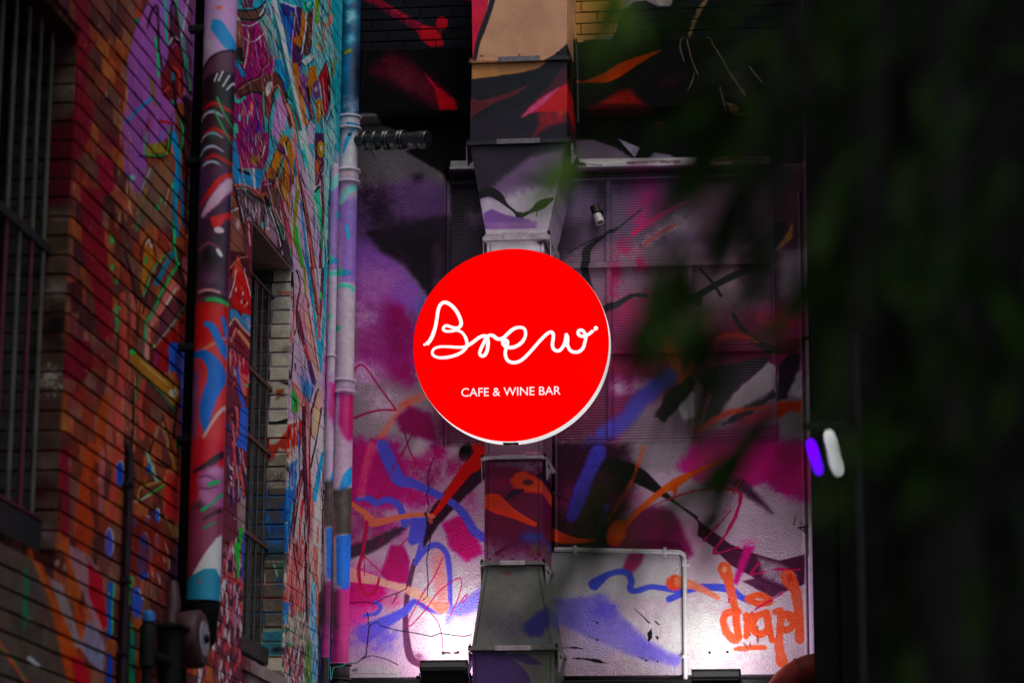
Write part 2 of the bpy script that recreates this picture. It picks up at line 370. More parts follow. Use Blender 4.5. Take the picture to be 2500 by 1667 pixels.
c.A((196, 150, 190), 110, 1000, 150, 110, .85).A((190, 158, 184), 250, 1230, 130, 130, .7).A((150, 80, 130), 180, 800, 140, 80, .5)
c.A((226, 96, 84), 420, 1200, 150, 24, .75, -28).S((232, 100, 80), [(530, 1170), (420, 1220), (330, 1290), (230, 1450), (140, 1620)], [10, 30, 20, 46, 60], 20, .65)
c.S(CRI, [(40, 1000), (60, 965), (95, 955), (135, 990), (210, 1100), (325, 1255)], 9, 4).S((140, 10, 66), [(40, 1318), (120, 1285), (220, 1262), (325, 1262)], [16, 12, 8], 4)
c.P((122, 0, 76), [(330, 1320), (420, 1240), (560, 1290), (600, 1420), (640, 1500), (480, 1450), (360, 1400)], 30, .95)
c.S((110, 0, 60), [(380, 1390), (400, 1470), (440, 1600)], 8, 3).S((110, 0, 60), [(440, 1420), (360, 1580)], 8, 3).A((80, 76, 170), 280, 1560, 70, 120, .9)
c.P((168, 156, 164), [(480, 1450), (640, 1500), (780, 1490), (700, 1600), (520, 1700), (400, 1600)], 30, .8).P((205, 28, 30), [(790, 1490), (880, 1470), (960, 1568), (960, 1700), (840, 1640)], 8).E(BLK, 800, 1545, 40, 70, 20, 6)
c.F(850, 1100, 2.765)                                        # lower left, lit by the floodlight
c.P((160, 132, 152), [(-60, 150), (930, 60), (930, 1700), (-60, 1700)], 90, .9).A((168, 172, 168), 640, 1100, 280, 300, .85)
c.P((150, 6, 96), [(-60, -80), (330, -60), (440, 200), (400, 330), (240, 400), (-60, 360)], 70, .92).P((120, 30, 84), [(-60, 380), (200, 400), (330, 520), (100, 640), (-60, 640)], 60, .6).A((150, 6, 96), 440, 310, 110, 90).A((120, 20, 80), 560, 160, 110, 120, .7).A((150, 0, 90), 600, 10, 80, 70).A((150, 20, 90), 720, 110, 90, 60, .7, -40)
c.A((156, 4, 100), 110, 920, 170, 130, .85).A((170, 20, 110), 60, 1120, 120, 110, .7).A((150, 20, 96), 480, 80, 150, 70, .7).A((150, 30, 110), 300, 520, 120, 90, .55).A((156, 30, 112), 560, 330, 90, 70, .5).A((150, 60, 120), 820, 330, 70, 110, .5).P((158, 0, 98), [(640, 490), (760, 440), (850, 540), (905, 690), (800, 745), (690, 650)], 26).P((146, 0, 92), [(290, 640), (370, 640), (412, 740), (400, 890), (260, 890), (225, 830)], 20)
c.P((160, 4, 100), [(-20, 780), (150, 850), (250, 960), (180, 1060), (-20, 1050)], 40).P((196, 60, 118), [(-20, 1010), (150, 1060), (140, 1150), (-20, 1230)], 40, .8).A((190, 70, 120), 280, 1010, 90, 60, .6)
c.P(PLUM, [(590, 350), (740, 160), (840, -10), (960, 0), (960, 150), (770, 330), (610, 500), (505, 665), (500, 560), (530, 440)], 10)
c.S((66, 40, 60), [(-20, 690), (150, 640), (300, 560), (415, 495)], [90, 90, 60, 10], 16).S((84, 46, 74), [(450, 740), (410, 900), (388, 1080), (392, 1250), (420, 1390), (480, 1440)], [30, 36, 34, 44, 54, 40], 6).A((90, 50, 70), 480, 1400, 60, 40, .7, 40)
c.S(PERI, [(230, -30), (290, 90), (340, 190), (450, 225), (560, 275), (700, 350), (790, 440), (850, 540), (940, 600)], [90, 96, 90, 60, 52, 50, 56, 60, 62], 6)
c.S(PERI, [(60, 325), (130, 320), (190, 348), (270, 330), (345, 370), (368, 440), (380, 500)], [30, 50, 46, 46, 46], 6).P(PERI, [(350, 470), (440, 450), (540, 450), (500, 650), (470, 770), (435, 770), (480, 620), (430, 640), (400, 610), (420, 500)], 7)
c.S(PERI, [(460, 745), (530, 660), (600, 635), (660, 690), (682, 800), (686, 930), (690, 1060)], [30, 40, 42, 40, 34, 30], 6).S((112, 104, 190), [(690, 1080), (780, 1060), (940, 960)], [60, 100, 110], 22, .9).A((120, 112, 196), 680, 1130, 50, 80, .8)
c.S(PERI, [(120, 1230), (260, 1150), (380, 1080), (450, 1015), (530, 1060), (620, 1095)], [130, 80, 56, 40, 36, 24], 12).A((96, 84, 178), 230, 1250, 120, 120, .8).A((120, 80, 160), 80, 1250, 130, 160, .6).S(PERI, [(180, 1020), (220, 1050), (190, 1095), (110, 1110)], 26, 6)
c.S((212, 40, 30), [(960, -80), (880, 60), (800, 130), (720, 235), (640, 350), (575, 440)], [130, 110, 84, 66, 44, 28], 4).S(COR, [(575, 440), (460, 430), (330, 452), (200, 482), (150, 470), (120, 425), (60, 385), (10, 345)], [26, 28, 36, 52, 66, 40, 36, 30], 5)
for x, l in ((548, 480), (556, 492), (566, 488)): c.S(COR, [(x, 445), (x, l)], 5, 2)
c.P((238, 142, 130), [(-10, 775), (150, 832), (330, 888), (470, 930), (560, 990), (640, 1030), (683, 1040), (660, 1092), (610, 1100), (520, 1035), (380, 955), (200, 905), (-10, 885)], 9, .9).P((238, 120, 108), [(560, 1020), (684, 1020), (676, 1070), (640, 1102), (600, 1090)], 8)
c.P((228, 120, 122), [(565, 720), (610, 665), (640, 700), (664, 880), (670, 1040), (600, 1030), (575, 850)], 24, .8).S((222, 96, 116), [(160, -20), (110, 150), (85, 290)], [70, 60, 60], 16, .65)
for p, w in (([(370, 0), (300, 130), (200, 330)], 9), ([(415, 0), (455, 80), (440, 120)], 10), ([(125, 480), (100, 680), (72, 790), (82, 900), (120, 970), (180, 950), (210, 860)], [26, 22, 14]), ([(10, 640), (200, 562), (240, 580), (200, 635)], 6), ([(400, 590), (300, 700), (222, 835)], 6), ([(100, 700), (240, 840)], 5), ([(110, 700), (110, 840)], 6),
             ([(640, 720), (580, 850), (500, 970), (402, 1160), (430, 1172), (530, 1060), (600, 962), (700, 880), (752, 858), (766, 900), (740, 1000), (690, 1110)], 6), ([(750, 1030), (795, 970), (800, 992), (772, 1020)], 6), ([(480, 1020), (590, 1130), (630, 1230), (640, 1330)], 4)):
    c.S(CRI, p, w, 2.5, .95)
for p, w in (([(575, 50), (530, 190), (547, 250), (528, 300), (547, 380), (525, 430), (540, 560), (560, 560), (545, 650), (530, 740), (540, 880), (535, 980), (500, 1010)], 4.5), ([(10, 1025), (120, 1020), (190, 1030), (240, 990), (330, 962), (390, 930), (400, 905)], 4.5), ([(130, 1090), (142, 1180), (120, 1380), (60, 1430), (0, 1435)], 6),
             ([(150, 1180), (190, 1150), (220, 1180), (330, 1210), (440, 1226), (560, 1252), (620, 1230), (700, 1242), (780, 1252), (835, 1240)], 4.5), ([(100, 1400), (160, 1380), (260, 1405), (335, 1442)], 4), ([(30, 1500), (130, 1502), (330, 1506)], 4), ([(520, 420), (530, 445)], 12), ([(300, 1030), (330, 970)], 4)):
    c.S((16, 12, 15), p, w+1, 2, .9, smooth=False)
c.P((40, 25, 30), [(630, 1350), (650, 1355), (690, 1358), (695, 1370), (660, 1366), (635, 1378)], 2).P((40, 25, 30), [(708, 1362), (748, 1348), (752, 1366), (720, 1370)], 2).E((14, 12, 14), 45, 1478, 26, 12, -15).P((150, 146, 150), [(-30, 1440), (120, 1420), (350, 1470), (350, 1600), (-30, 1600)], 40, .7)
# right of the duct, below the window
c.P((42, 14, 36), [(1300, -60), (1900, -60), (1800, 300), (1640, 700), (1300, 700)], 70).A((112, 0, 66), 1480, 160, 110, 130, .9).A((96, 8, 60), 1700, 200, 160, 120, .6)
c.F(1350, 0, 2.8)                                            # upper right
c.P((176, 130, 84), [(40, -60), (520, -60), (470, 110), (440, 250), (230, 290), (150, 345), (40, 345)], 14).A((200, 160, 60), 340, 60, 90, 100, .5)
c.P(NAVY, [(400, 290), (440, 225), (470, 100), (560, 30), (640, 20), (720, 60), (800, 62), (835, -20), (1900, -20), (1900, 300), (400, 300)], 6).P((158, 150, 142), [(660, -40), (840, -40), (812, 55), (735, 55)], 5)
c.P((26, 24, 26), [(150, 345), (230, 290), (1900, 250), (1900, 800), (60, 800), (60, 500)], 6)
c.S((150, 120, 92), [(1080, -20), (990, 110), (935, 260)], [16, 34, 20], 10, .8).S((120, 100, 80), [(1040, 40), (960, 200)], 8, 4)
c.S((196, 70, 34), [(160, 615), (260, 595), (380, 570), (470, 520), (600, 452), (750, 385)], [12, 20, 70, 80, 46, 10], 9, .9).P((142, 40, 38), [(300, 760), (470, 660), (540, 650), (640, 760)], 24, .9).P((72, 8, 20), [(250, 760), (640, 755), (720, 800), (690, 860), (250, 850)], 16, .9)
c.A((72, 68, 72), 1260, 600, 110, 130, .6, 30).A((60, 30, 30), 800, 600, 90, 40, .6, -20)
for p, w in (([(895, 270), (878, 360), (905, 460)], 7), ([(920, 290), (955, 440), (1002, 555)], 7), ([(975, 540), (960, 600), (930, 662)], 6), ([(1090, 330), (1160, 440), (1230, 560), (1320, 690)], [6, 12, 10]), ([(1350, 500), (1440, 610)], 12), ([(1150, 640), (1182, 770)], 14), ([(1060, 270), (1100, 330)], 8), ([(850, 870), (1000, 920), (1300, 940), (1560, 1030)], 5), ([(1480, 720), (1660, 790)], 6)):
    c.S((132, 118, 92), p, w, 3, .9)
c.P((124, 116, 92), [(1180, 735), (1280, 765), (1390, 790), (1300, 812), (1230, 790)], 3)
c.P((16, 13, 17), [(-60, 800), (1900, 790), (1900, 1120), (-60, 1120)], 6).P((112, 98, 112), [(60, 960), (280, 955), (430, 1010), (555, 1092), (60, 1112)], 10).P((150, 140, 155), [(438, 945), (595, 1010), (560, 1080)], 4).P((140, 126, 142), [(630, 1110), (690, 1040), (800, 1060), (880, 1110)], 14).S((170, 20, 70), [(700, 850), (760, 846), (715, 885)], 8, 3).A((122, 34, 18), 1260, 1050, 170, 50, .8)
c.P((214, 204, 198), [(-700, 1100), (1490, 1068), (1490, 1130), (-700, 1170)], 2).S((90, 80, 84), [(520, 1130), (700, 1115), (860, 1120)], 26, 14, .7).S((190, 84, 56), [(1100, 1105), (1280, 1095)], 26, 10).S((170, 60, 90), [(1300, 1098), (1420, 1095)], 22, 10).P((60, 54, 58), [(160, 1110), (200, 1110), (240, 1150), (180, 1150)], 4).S((20, 16, 18), [(1380, 1125), (1440, 1102), (1485, 1095)], 4, 2).S((20, 16, 18), [(110, 1120), (200, 1125), (260, 1138), (340, 1145)], 4, 2)
c.P((94, 76, 98), [(-700, 1170), (1900, 1130), (1900, 1700), (-700, 1700)], 4).P((70, 40, 54), [(850, 1150), (1900, 1120), (1900, 1700), (1000, 1700)], 90, .9)                           # window, upper row
c.P((64, 48, 62), [(-700, 1180), (1500, 1140), (1500, 1200), (-700, 1220)], 8, .8).A((46, 34, 56), 330, 1330, 50, 130, .9).A((120, 104, 130), 160, 1350, 90, 160, .7).A((62, 48, 72), 500, 1280, 110, 60, .7).A((44, 32, 50), 640, 1330, 60, 50, .6)
c.P((30, 22, 30), [(-700, 1180), (-480, 1180), (-400, 1340), (-500, 1420), (-700, 1700)], 20).A((116, 98, 118), -560, 1500, 60, 130, .8)
c.A((150, 30, 105), 660, 1330, 130, 150, .8, -40).A((168, 40, 110), 600, 1480, 90, 80, .8).S((214, 40, 96), [(540, 1590), (680, 1490), (800, 1420), (900, 1370)], [30, 34, 24, 10], 9, .85).A((140, 130, 136), 840, 1520, 150, 90, .8).A((70, 40, 50), 1200, 1250, 200, 120, .7)
c.S((24, 18, 24), [(400, 1580), (500, 1500), (600, 1420)], 9, 4).A((96, 60, 50), 1650, 1420, 60, 160, .5)
c.F(1350, 550, 2.8)                                          # window, middle and lower rows
c.P((122, 100, 114), [(-800, 140), (1540, 110), (1540, 1480), (-800, 1480)], 50, .9).P((104, 20, 64), [(380, 560), (800, 480), (1000, 640), (1540, 520), (1700, 560), (1700, 1000), (380, 1060)], 110, .9).P((122, 14, 86), [(380, 860), (960, 860), (900, 1120), (560, 1200), (420, 1480), (300, 1480)], 70, .9).P((84, 16, 56), [(-800, 900), (380, 900), (380, 1480), (-800, 1480)], 80, .8).P((150, 124, 134), [(960, 240), (1250, 200), (1250, 420), (1100, 560), (960, 560)], 50, .8).P((58, 30, 44), [(1250, 160), (1540, 160), (1540, 520), (1300, 480)], 60, .8)
c.P((54, 42, 56), [(-800, -20), (200, -20), (60, 260), (-200, 500), (-800, 700)], 60, .9).A((62, 46, 66), 100, 120, 130, 110, .7).A((160, 120, 150), 30, 400, 120, 130, .5)
c.A((180, 158, 166), 700, 60, 160, 50, .7, -32).S((190, 60, 60), [(560, 170), (700, 60), (840, -20)], [10, 26, 20], 12, .6)
for x, y, rx, ry, n in ((480, 130, 50, 70, 90), (420, 300, 50, 110, 130), (600, 260, 45, 60, 80), (400, 420, 40, 120, 60)): c.A((170, 10, 84), x, y, rx, ry, .5).speck((178, 10, 84), x, y, rx*1.4, ry*1.3, n, 4)
c.S((20, 16, 22), [(430, 10), (350, 60), (275, 110), (225, 165), (222, 230), (214, 300), (240, 400), (262, 430)], [16, 22, 30, 54, 56, 50, 44, 30], 4).S((34, 26, 34), [(90, 180), (240, 100), (430, 20)], 9, 4)
c.A((118, 24, 74), 620, 720, 420, 260, .85).A((160, 14, 90), 560, 930, 240, 110, .8).A((150, 20, 80), 520, 560, 140, 110, .7).A((176, 10, 86), 1620, 660, 130, 100, .9).A((170, 20, 80), 1440, 640, 120, 90, .8).A((120, 10, 66), 1250, 760, 200, 130, .8).A((130, 60, 76), 1100, 640, 160, 110, .5)
c.S((26, 18, 24), [(330, 575), (430, 530), (540, 470), (640, 470)], [60, 40, 26, 24], 5).S((26, 18, 24), [(810, 515), (900, 512), (985, 470), (1100, 402), (1230, 335), (1320, 300)], [40, 44, 46, 40, 46, 30], 5).E((26, 18, 24), 982, 508, 36, 38).S((32, 22, 28), [(1000, 285), (1080, 372), (1145, 470)], [10, 18, 22], 4).S((40, 18, 28), [(1230, 600), (1300, 705), (1430, 812), (1530, 850), (1640, 862)], [26, 34, 50, 50, 30], 5)
c.S((202, 86, 40), [(715, 660), (770, 740), (800, 840), (830, 950), (872, 1055)], [50, 80, 84, 70, 50], 14, .85).S((140, 60, 30), [(800, 800), (850, 1000)], [10, 26], 8, .5).S((196, 66, 46), [(872, 1055), (980, 900), (1080, 800), (1180, 745), (1300, 745), (1400, 790)], [46, 44, 40, 34, 36, 20], 12, .75)
c.A((204, 186, 204), 620, 1085, 150, 60, .75).A((196, 180, 196), 445, 1095, 50, 60, .7)
c.S((78, 74, 168), [(800, 1020), (680, 1110), (580, 1200), (480, 1330), (320, 1440), (230, 1590)], [110, 120, 110, 110, 130, 150], 30, .9)
c.P((34, 16, 32), [(980, 1030), (1120, 950), (1300, 920), (1480, 890), (1500, 900), (1380, 1010), (1230, 1130), (1130, 1290), (1020, 1370), (1080, 1160)], 14, rough=8).P((150, 138, 142), [(1240, 1140), (1360, 1030), (1470, 925), (1525, 960), (1510, 1110), (1340, 1200), (1190, 1300), (1120, 1330)], 8).P((34, 20, 32), [(1160, 1350), (1290, 1240), (1450, 1170), (1500, 1130), (1530, 1160), (1400, 1240), (1280, 1320)], 10, .9, rough=8)
c.P((30, 18, 26), [(690, 1300), (800, 1110), (960, 1020), (975, 1080), (850, 1230), (760, 1330)], 12, rough=8).P((178, 166, 176), [(850, 1240), (950, 1130), (970, 1150), (970, 1310), (890, 1320)], 14)
c.A((178, 6, 72), 1380, 1310, 150, 50, .9, -20).P((202, 52, 36), [(1530, 1205), (1700, 1200), (1700, 1290), (1620, 1260), (1530, 1330)], 16, .9).S((190, 56, 46), [(980, 1400), (1150, 1290), (1300, 1250), (1480, 1230)], [50, 40, 30, 16], 16, .75)
c.P((120, 22, 86), [(950, 1400), (1540, 1350), (1540, 1490), (950, 1490)], 26, .8).S((130, 0, 70), [(1100, 900), (1060, 1100), (1010, 1280)], 34, 14, .7).S((110, 0, 60), [(300, 1150), (280, 1320), (270, 1430)], 24, 10, .7)
c.P((70, 30, 30), [(1530, 790), (1700, 770), (1720, 860), (1540, 880)], 20, .8).P((34, 20, 32), [(1545, 950), (1620, 880), (1700, 880), (1660, 1060), (1600, 1180), (1535, 1200)], 14, .9).P((186, 170, 178), [(1600, 1160), (1670, 1000), (1700, 1000), (1700, 1180)], 16, .7).P((196, 150, 70), [(1510, 170), (1600, 60), (1640, -20), (1640, 80), (1560, 160)], 10, .6).P((24, 18, 20), [(1340, 190), (1500, 190), (1560, 100), (1600, -20), (1500, -20)], 14, .8)
c.F(1350, 1100, 2.766)                                       # lower right
c.P((158, 138, 152), [(300, 160), (1760, 120), (1760, 1800), (-100, 1800), (-100, 680)], 60, .95)
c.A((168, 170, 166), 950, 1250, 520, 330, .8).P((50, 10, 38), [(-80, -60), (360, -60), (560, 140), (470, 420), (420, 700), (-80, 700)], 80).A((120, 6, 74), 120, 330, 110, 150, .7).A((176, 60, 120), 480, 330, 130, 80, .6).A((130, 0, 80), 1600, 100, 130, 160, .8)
c.P((152, 2, 98), [(860, 100), (980, -60), (1740, -60), (1740, 340), (1580, 310), (1420, 205), (1100, 240)], 60, .95).P((166, 2, 110), [(860, 110), (1100, -20), (1480, -40), (1520, 110), (1420, 205), (1100, 240), (960, 190)], 40).P((104, 6, 68), [(460, 520), (560, 410), (700, 380), (820, 430), (890, 560), (910, 720), (380, 720)], 34, .95, smooth=True).P((152, 148, 152), [(-60, 686), (900, 686), (900, 1000), (-60, 1000)], 4, .96).A((196, 120, 150), 960, 560, 110, 90, .6, 30).S((146, 0, 90), [(580, 690), (550, 740), (510, 800)], [60, 90, 70], 22, .85)
c.S((22, 15, 22), [(300, 70), (380, 95), (560, 160), (700, 255), (830, 352), (970, 450)], [110, 110, 110, 60, 14, 16], 8).P((70, 26, 56), [(950, 445), (1070, 535), (1200, 632), (1380, 700), (1530, 740), (1700, 700), (1700, 900), (1560, 950), (1400, 880), (1330, 840), (1200, 770), (1070, 640), (975, 570), (985, 490)], 6).P((62, 26, 50), [(1160, 200), (1280, 190), (1420, 330), (1480, 420), (1380, 360)], 24, .9).P((70, 26, 56), [(1280, 880), (1400, 850), (1560, 945), (1480, 990)], 8, .9)
c.P((150, 140, 148), [(1380, 720), (1540, 760), (1640, 840), (1560, 910), (1420, 850)], 24, .7).P((160, 10, 106), [(1290, 640), (1360, 650), (1290, 800), (1240, 900), (1220, 880)], 20).A((170, 80, 130), 1320, 620, 60, 30, .7)
c.S((228, 86, 36), [(1200, 30), (1080, 90), (950, 150), (850, 205), (740, 270), (600, 385), (490, 500)], [10, 22, 34, 60, 44, 34, 40], 7, .92).P((230, 84, 40), [(780, 255), (860, 205), (840, 260), (822, 340), (812, 275)], 4).E((198, 78, 32), 428, 555, 66, 92, 25, 12, .95).S((208, 84, 44), [(610, -20), (540, 190), (460, 330), (360, 480)], 26, 12, .6)
c.S((216, 72, 24), [(-20, 560), (60, 590), (150, 605), (285, 605)], [90, 70, 40, 18], 5).S((70, 66, 160), [(310, 10), (240, 150), (180, 300), (130, 440)], [110, 100, 110, 80], 18, .85).S((84, 90, 160), [(370, 350), (330, 520), (300, 640)], 40, 22, .5)
c.P((112, 102, 192), [(-30, 1005), (200, 990), (320, 970), (460, 1110), (640, 1280), (790, 1370), (900, 1380), (840, 1450), (560, 1390), (300, 1290), (-30, 1130)], 26, .88).A((90, 80, 180), 350, 1060, 80, 70, .8).A((104, 92, 190), 620, 1330, 170, 60, .7, 35).A((150, 140, 180), 300, 1330, 200, 90, .5)
c.S((72, 78, 172), [(280, 900), (360, 842), (440, 815), (505, 828), (530, 880), (522, 930), (560, 945), (660, 918), (770, 930), (880, 945), (1000, 920), (1180, 930), (1260, 980), (1340, 1025)], [80, 44, 40, 44, 46, 46, 40, 36, 40, 44, 46, 52, 44, 30], 6).S((72, 78, 172), [(785, 1000), (880, 962)], [44, 36], 6)
c.E((232, 74, 52), 820, 890, 58, 54, 0, 10, .9).S((236, 112, 90), [(850, 880), (980, 920), (1115, 992)], [70, 50, 30], 5, .9)
T = (230, 86, 66)                                            # orange tag at the right
c.S(T, [(1158, 795), (1195, 920), (1232, 1080)], [94, 61, 49], 5, .93, grain=.45, rough=4).E((240, 130, 100), 1158, 800, 18, 22, soft=6).S(T, [(1315, 1000), (1385, 972), (1455, 1000), (1460, 1020), (1390, 1030), (1315, 1005)], 43, 4, rough=3)
c.S(T, [(1250, 1085), (1180, 1095), (1148, 1150), (1175, 1225), (1225, 1270), (1258, 1250)], [49, 52, 49, 55, 65, 43], 5, .93, grain=.45, rough=4).S(T, [(1232, 1080), (1240, 1160), (1252, 1250)], 51, 4, rough=3).S(T, [(1305, 1110), (1312, 1180), (1305, 1250)], 43, 4, rough=3).S(T, [(1310, 1135), (1345, 1105), (1385, 1115)], 38, 4, rough=3)
c.S(T, [(1440, 1095), (1380, 1115), (1350, 1180), (1385, 1235), (1440, 1215), (1455, 1150), (1440, 1100), (1462, 1200), (1480, 1275)], 48, 4, rough=3).S(T, [(1500, 1085), (1540, 1090), (1530, 1200), (1525, 1300), (1545, 1420)], [43, 55, 49, 56, 80], 5, .93, grain=.45, rough=4).S(T, [(1540, 1100), (1610, 1110), (1630, 1160), (1590, 1205), (1540, 1200)], 48, 4, rough=3)
c.S(T, [(1590, 850), (1640, 960), (1660, 1100), (1665, 1270)], [104, 72, 61, 65], 5, .93, grain=.45, rough=4).E((180, 60, 44), 1600, 858, 22, 26, soft=8).S(T, [(1228, 1338), (1330, 1330), (1425, 1326)], [21, 36, 39], 5, .93, grain=.45, rough=4).S(T, [(1640, 1100), (1600, 1140)], 38, 4, rough=3)
for p, w in (([(690, 362), (820, 312), (950, 272), (1100, 255), (1230, 265), (1268, 310), (1240, 420), (1170, 560), (1088, 688), (1250, 650)], [10, 13, 14, 18, 22, 24, 20, 14, 8]), ([(1330, 100), (1220, 280), (1145, 430)], 6), ([(1200, 400), (1100, 520), (1015, 608)], [6, 14, 10]), ([(1395, 750), (1342, 832), (1500, 800), (1670, 802)], 13), ([(1585, 940), (1400, 1050), (1340, 1088)], 8), ([(1240, 270), (1190, 380), (1150, 430)], 6), ([(1190, 1000), (1185, 1020)], 5)):
    c.S((158, 0, 80), p, w, 2.5, .95, rough=3)
c.S((14, 12, 14), [(550, 1065), (600, 1110), (650, 1160)], [3, 5, 8], 2).S((14, 12, 14), [(690, 1150), (715, 1172)], 7, 2).P((18, 15, 16), [(640, 1230), (660, 1205), (672, 1235), (660, 1270), (645, 1285)], 3, rough=6).P((18, 15, 16), [(690, 1248), (716, 1255), (706, 1278)], 2)
for x, y in ((1058, 1360), (1178, 1357)): c.E((8, 6, 8), x, y, 8, 8, soft=2)
c.P((14, 12, 13), [(262, 1405), (320, 1410), (340, 1428), (300, 1432), (268, 1425)], 2, rough=4).S((20, 16, 18), [(60, 1330), (140, 1328), (210, 1338)], 4, 1.5, rough=4).S((20, 16, 18), [(130, 1400), (200, 1402), (262, 1415)], 4, 1.5, rough=4).S((20, 16, 18), [(330, 1428), (375, 1432)], 3, 1.5)
for p in ([(1330, 1240), (1332, 1340)], [(1380, 1180), (1384, 1330)], [(1290, 1300), (1330, 1350)]): c.S((96, 60, 54), p, 3.5, 1.5, .8, rough=5)
for p in ((300, 1160), (300, 1275), (630, 1412), (706, 1420)): c.S((24, 20, 24), [(p[0]-60, p[1]-30), p], [2, 5], 2, .7).E((20, 18, 20), p[0], p[1], 7, 7)
c.P((30, 26, 30), [(1620, 500), (1635, 440), (1640, 445), (1628, 510)], 3, .7)

# ================================================================ PAINT: the exhaust duct
cvD = Canvas('duct_paint', ('Y', YD), -3.05, -2.0, 3.5, 9.2, .0035, .0035, (60, 44, 56)); c = cvD
c.F(850, 0, 2.8)
c.P((182, 134, 108), [(700, -200), (1700, -200), (1700, 425), (700, 425)], 2).P((200, 26, 70), [(700, -200), (985, -200), (950, 60), (900, 240), (845, 425), (700, 425)], 4).A((230, 20, 60), 885, 130, 50, 70, .8).S((20, 24, 34), [(1000, -60), (970, 60), (920, 200), (885, 300), (862, 430)], [40, 34, 36, 30, 26], 6).P((18, 22, 32), [(1340, 425), (1430, 360), (1520, 280), (1560, 425)], 6)
c.P((15, 19, 26), [(700, 425), (1700, 425), (1700, 990), (700, 990)], 2).P((172, 122, 76), [(840, 425), (1360, 425), (1300, 470), (1180, 500), (1000, 525), (845, 545)], 9).P((84, 28, 38), [(820, 665), (900, 688), (1050, 652), (1255, 572), (1150, 650), (1000, 705), (860, 790), (820, 840)], 5).P((36, 26, 40), [(820, 830), (1000, 760), (1200, 700), (1500, 640), (1500, 990), (820, 990)], 40, .9)
c.P((74, 28, 42), [(1500, 400), (1450, 480), (1400, 560), (1300, 660), (1180, 780), (1330, 700), (1500, 600)], 14).P((222, 6, 52), [(1520, 560), (1520, 750), (1400, 770), (1280, 765), (1190, 800), (1260, 720), (1350, 650)], 12).S((228, 100, 130), [(1190, 800), (1280, 730), (1370, 660), (1440, 605)], [14, 40, 34, 10], 10, .8).P((150, 34, 44), [(1290, 770), (1500, 740), (1500, 830), (1380, 860), (1260, 940), (1300, 850)], 24, .8).A((196, 70, 40), 1460, 770, 40, 24, .7).A((28, 20, 34), 1220, 850, 80, 60, .9)
c.P((46, 37, 50), [(700, 990), (1700, 990), (1700, 1600), (700, 1600)], 2).P((110, 86, 118), [(960, 1300), (1100, 1180), (1250, 1070), (1470, 1020), (1440, 1600), (900, 1600), (900, 1350)], 26).A((176, 160, 184), 1280, 1320, 170, 60, .9, -6).P((184, 170, 190), [(900, 1360), (1420, 1290), (1400, 1600), (900, 1600)], 40, .85).A((80, 62, 92), 1260, 1220, 170, 50, .7)
c.S((20, 18, 27), [(870, 1350), (960, 1312), (1030, 1345), (1080, 1400), (1130, 1440), (1175, 1472), (1250, 1445), (1320, 1400), (1395, 1360)], [40, 64, 56, 22, 16, 30, 24, 60, 20], 4).E((20, 18, 27), 1172, 1476, 27, 27).S((20, 18, 27), [(1288, 1440), (1290, 1478)], 5, 2).P((116, 84, 140), [(925, 1460), (980, 1430), (1080, 1470), (1240, 1500), (1290, 1560), (925, 1570)], 9).A((150, 90, 150), 1240, 1530, 60, 30, .7)
c.F(850, 550, 2.8)
c.P((188, 168, 182), [(700, 30), (1700, 30), (1700, 190), (700, 190)], 20).P((134, 100, 146), [(920, -20), (1290, -20), (1270, 10), (980, 30)], 10).A((40, 28, 34), 1320, 118, 40, 22, .9).P((150, 120, 138), [(700, 190), (1700, 190), (1700, 1600), (700, 1600)], 30)
c.F(850, 1100, 2.765)
c.P((112, 78, 98), [(700, -300), (1700, -300), (1700, 50), (700, 50)], 20).A((190, 120, 150), 1240, 15, 80, 14, .6).P((92, 10, 54), [(700, 60), (1700, 60), (1700, 760), (700, 760)], 2).A((110, 92, 108), 1120, 85, 260, 40, .9).A((120, 100, 118), 1240, 120, 70, 40, .8).P((26, 16, 24), [(1270, 170), (1330, 130), (1330, 215)], 6).S((70, 0, 40), [(920, 150), (1050, 165), (1160, 190)], 5, 3)
c.A((130, 12, 70), 1000, 220, 150, 60, .6).P((232, 66, 46), [(915, 300), (960, 288), (1010, 292), (1060, 340), (1140, 410), (1230, 462), (1275, 490), (1270, 510), (1240, 508), (1130, 462), (1000, 425), (915, 385)], 5).A((196, 60, 56), 1040, 370, 60, 36, .6, 25).S((244, 100, 84), [(1020, 300), (1100, 380), (1200, 450), (1262, 490)], 6, 3, .7)
c.P((230, 72, 46), [(1090, 200), (1130, 155), (1180, 138), (1240, 160), (1330, 222), (1330, 288), (1210, 280), (1120, 248)], 14).E((86, 34, 44), 1215, 213, 36, 22, 0, 9).S((44, 14, 34), [(1060, 330), (1110, 290), (1180, 265)], [10, 44, 20], 6, .9).A((52, 64, 130), 1240, 585, 90, 60, .9).A((130, 104, 126), 960, 680, 80, 80, .8).A((120, 84, 110), 1130, 700, 200, 40, .8).S((80, 10, 50), [(1000, 690), (1120, 620)], [20, 8], 8).S((132, 104, 124), [(900, 735), (1350, 735)], 40, 12, .6).A((100, 78, 60), 1270, 660, 60, 40, .5)
c.P((104, 104, 100), [(700, 770), (1700, 770), (1700, 1338), (700, 1338)], 2).A((78, 64, 90), 1080, 1180, 160, 110, .6).P((52, 42, 116), [(1190, 1170), (1270, 1090), (1350, 1050), (1372, 1160), (1300, 1250), (1230, 1250), (1180, 1210)], 26).A((120, 120, 116), 1050, 950, 150, 120, .5).A((84, 100, 130), 1290, 1285, 60, 14, .6).A((130, 60, 60), 1075, 825, 30, 14, .5)
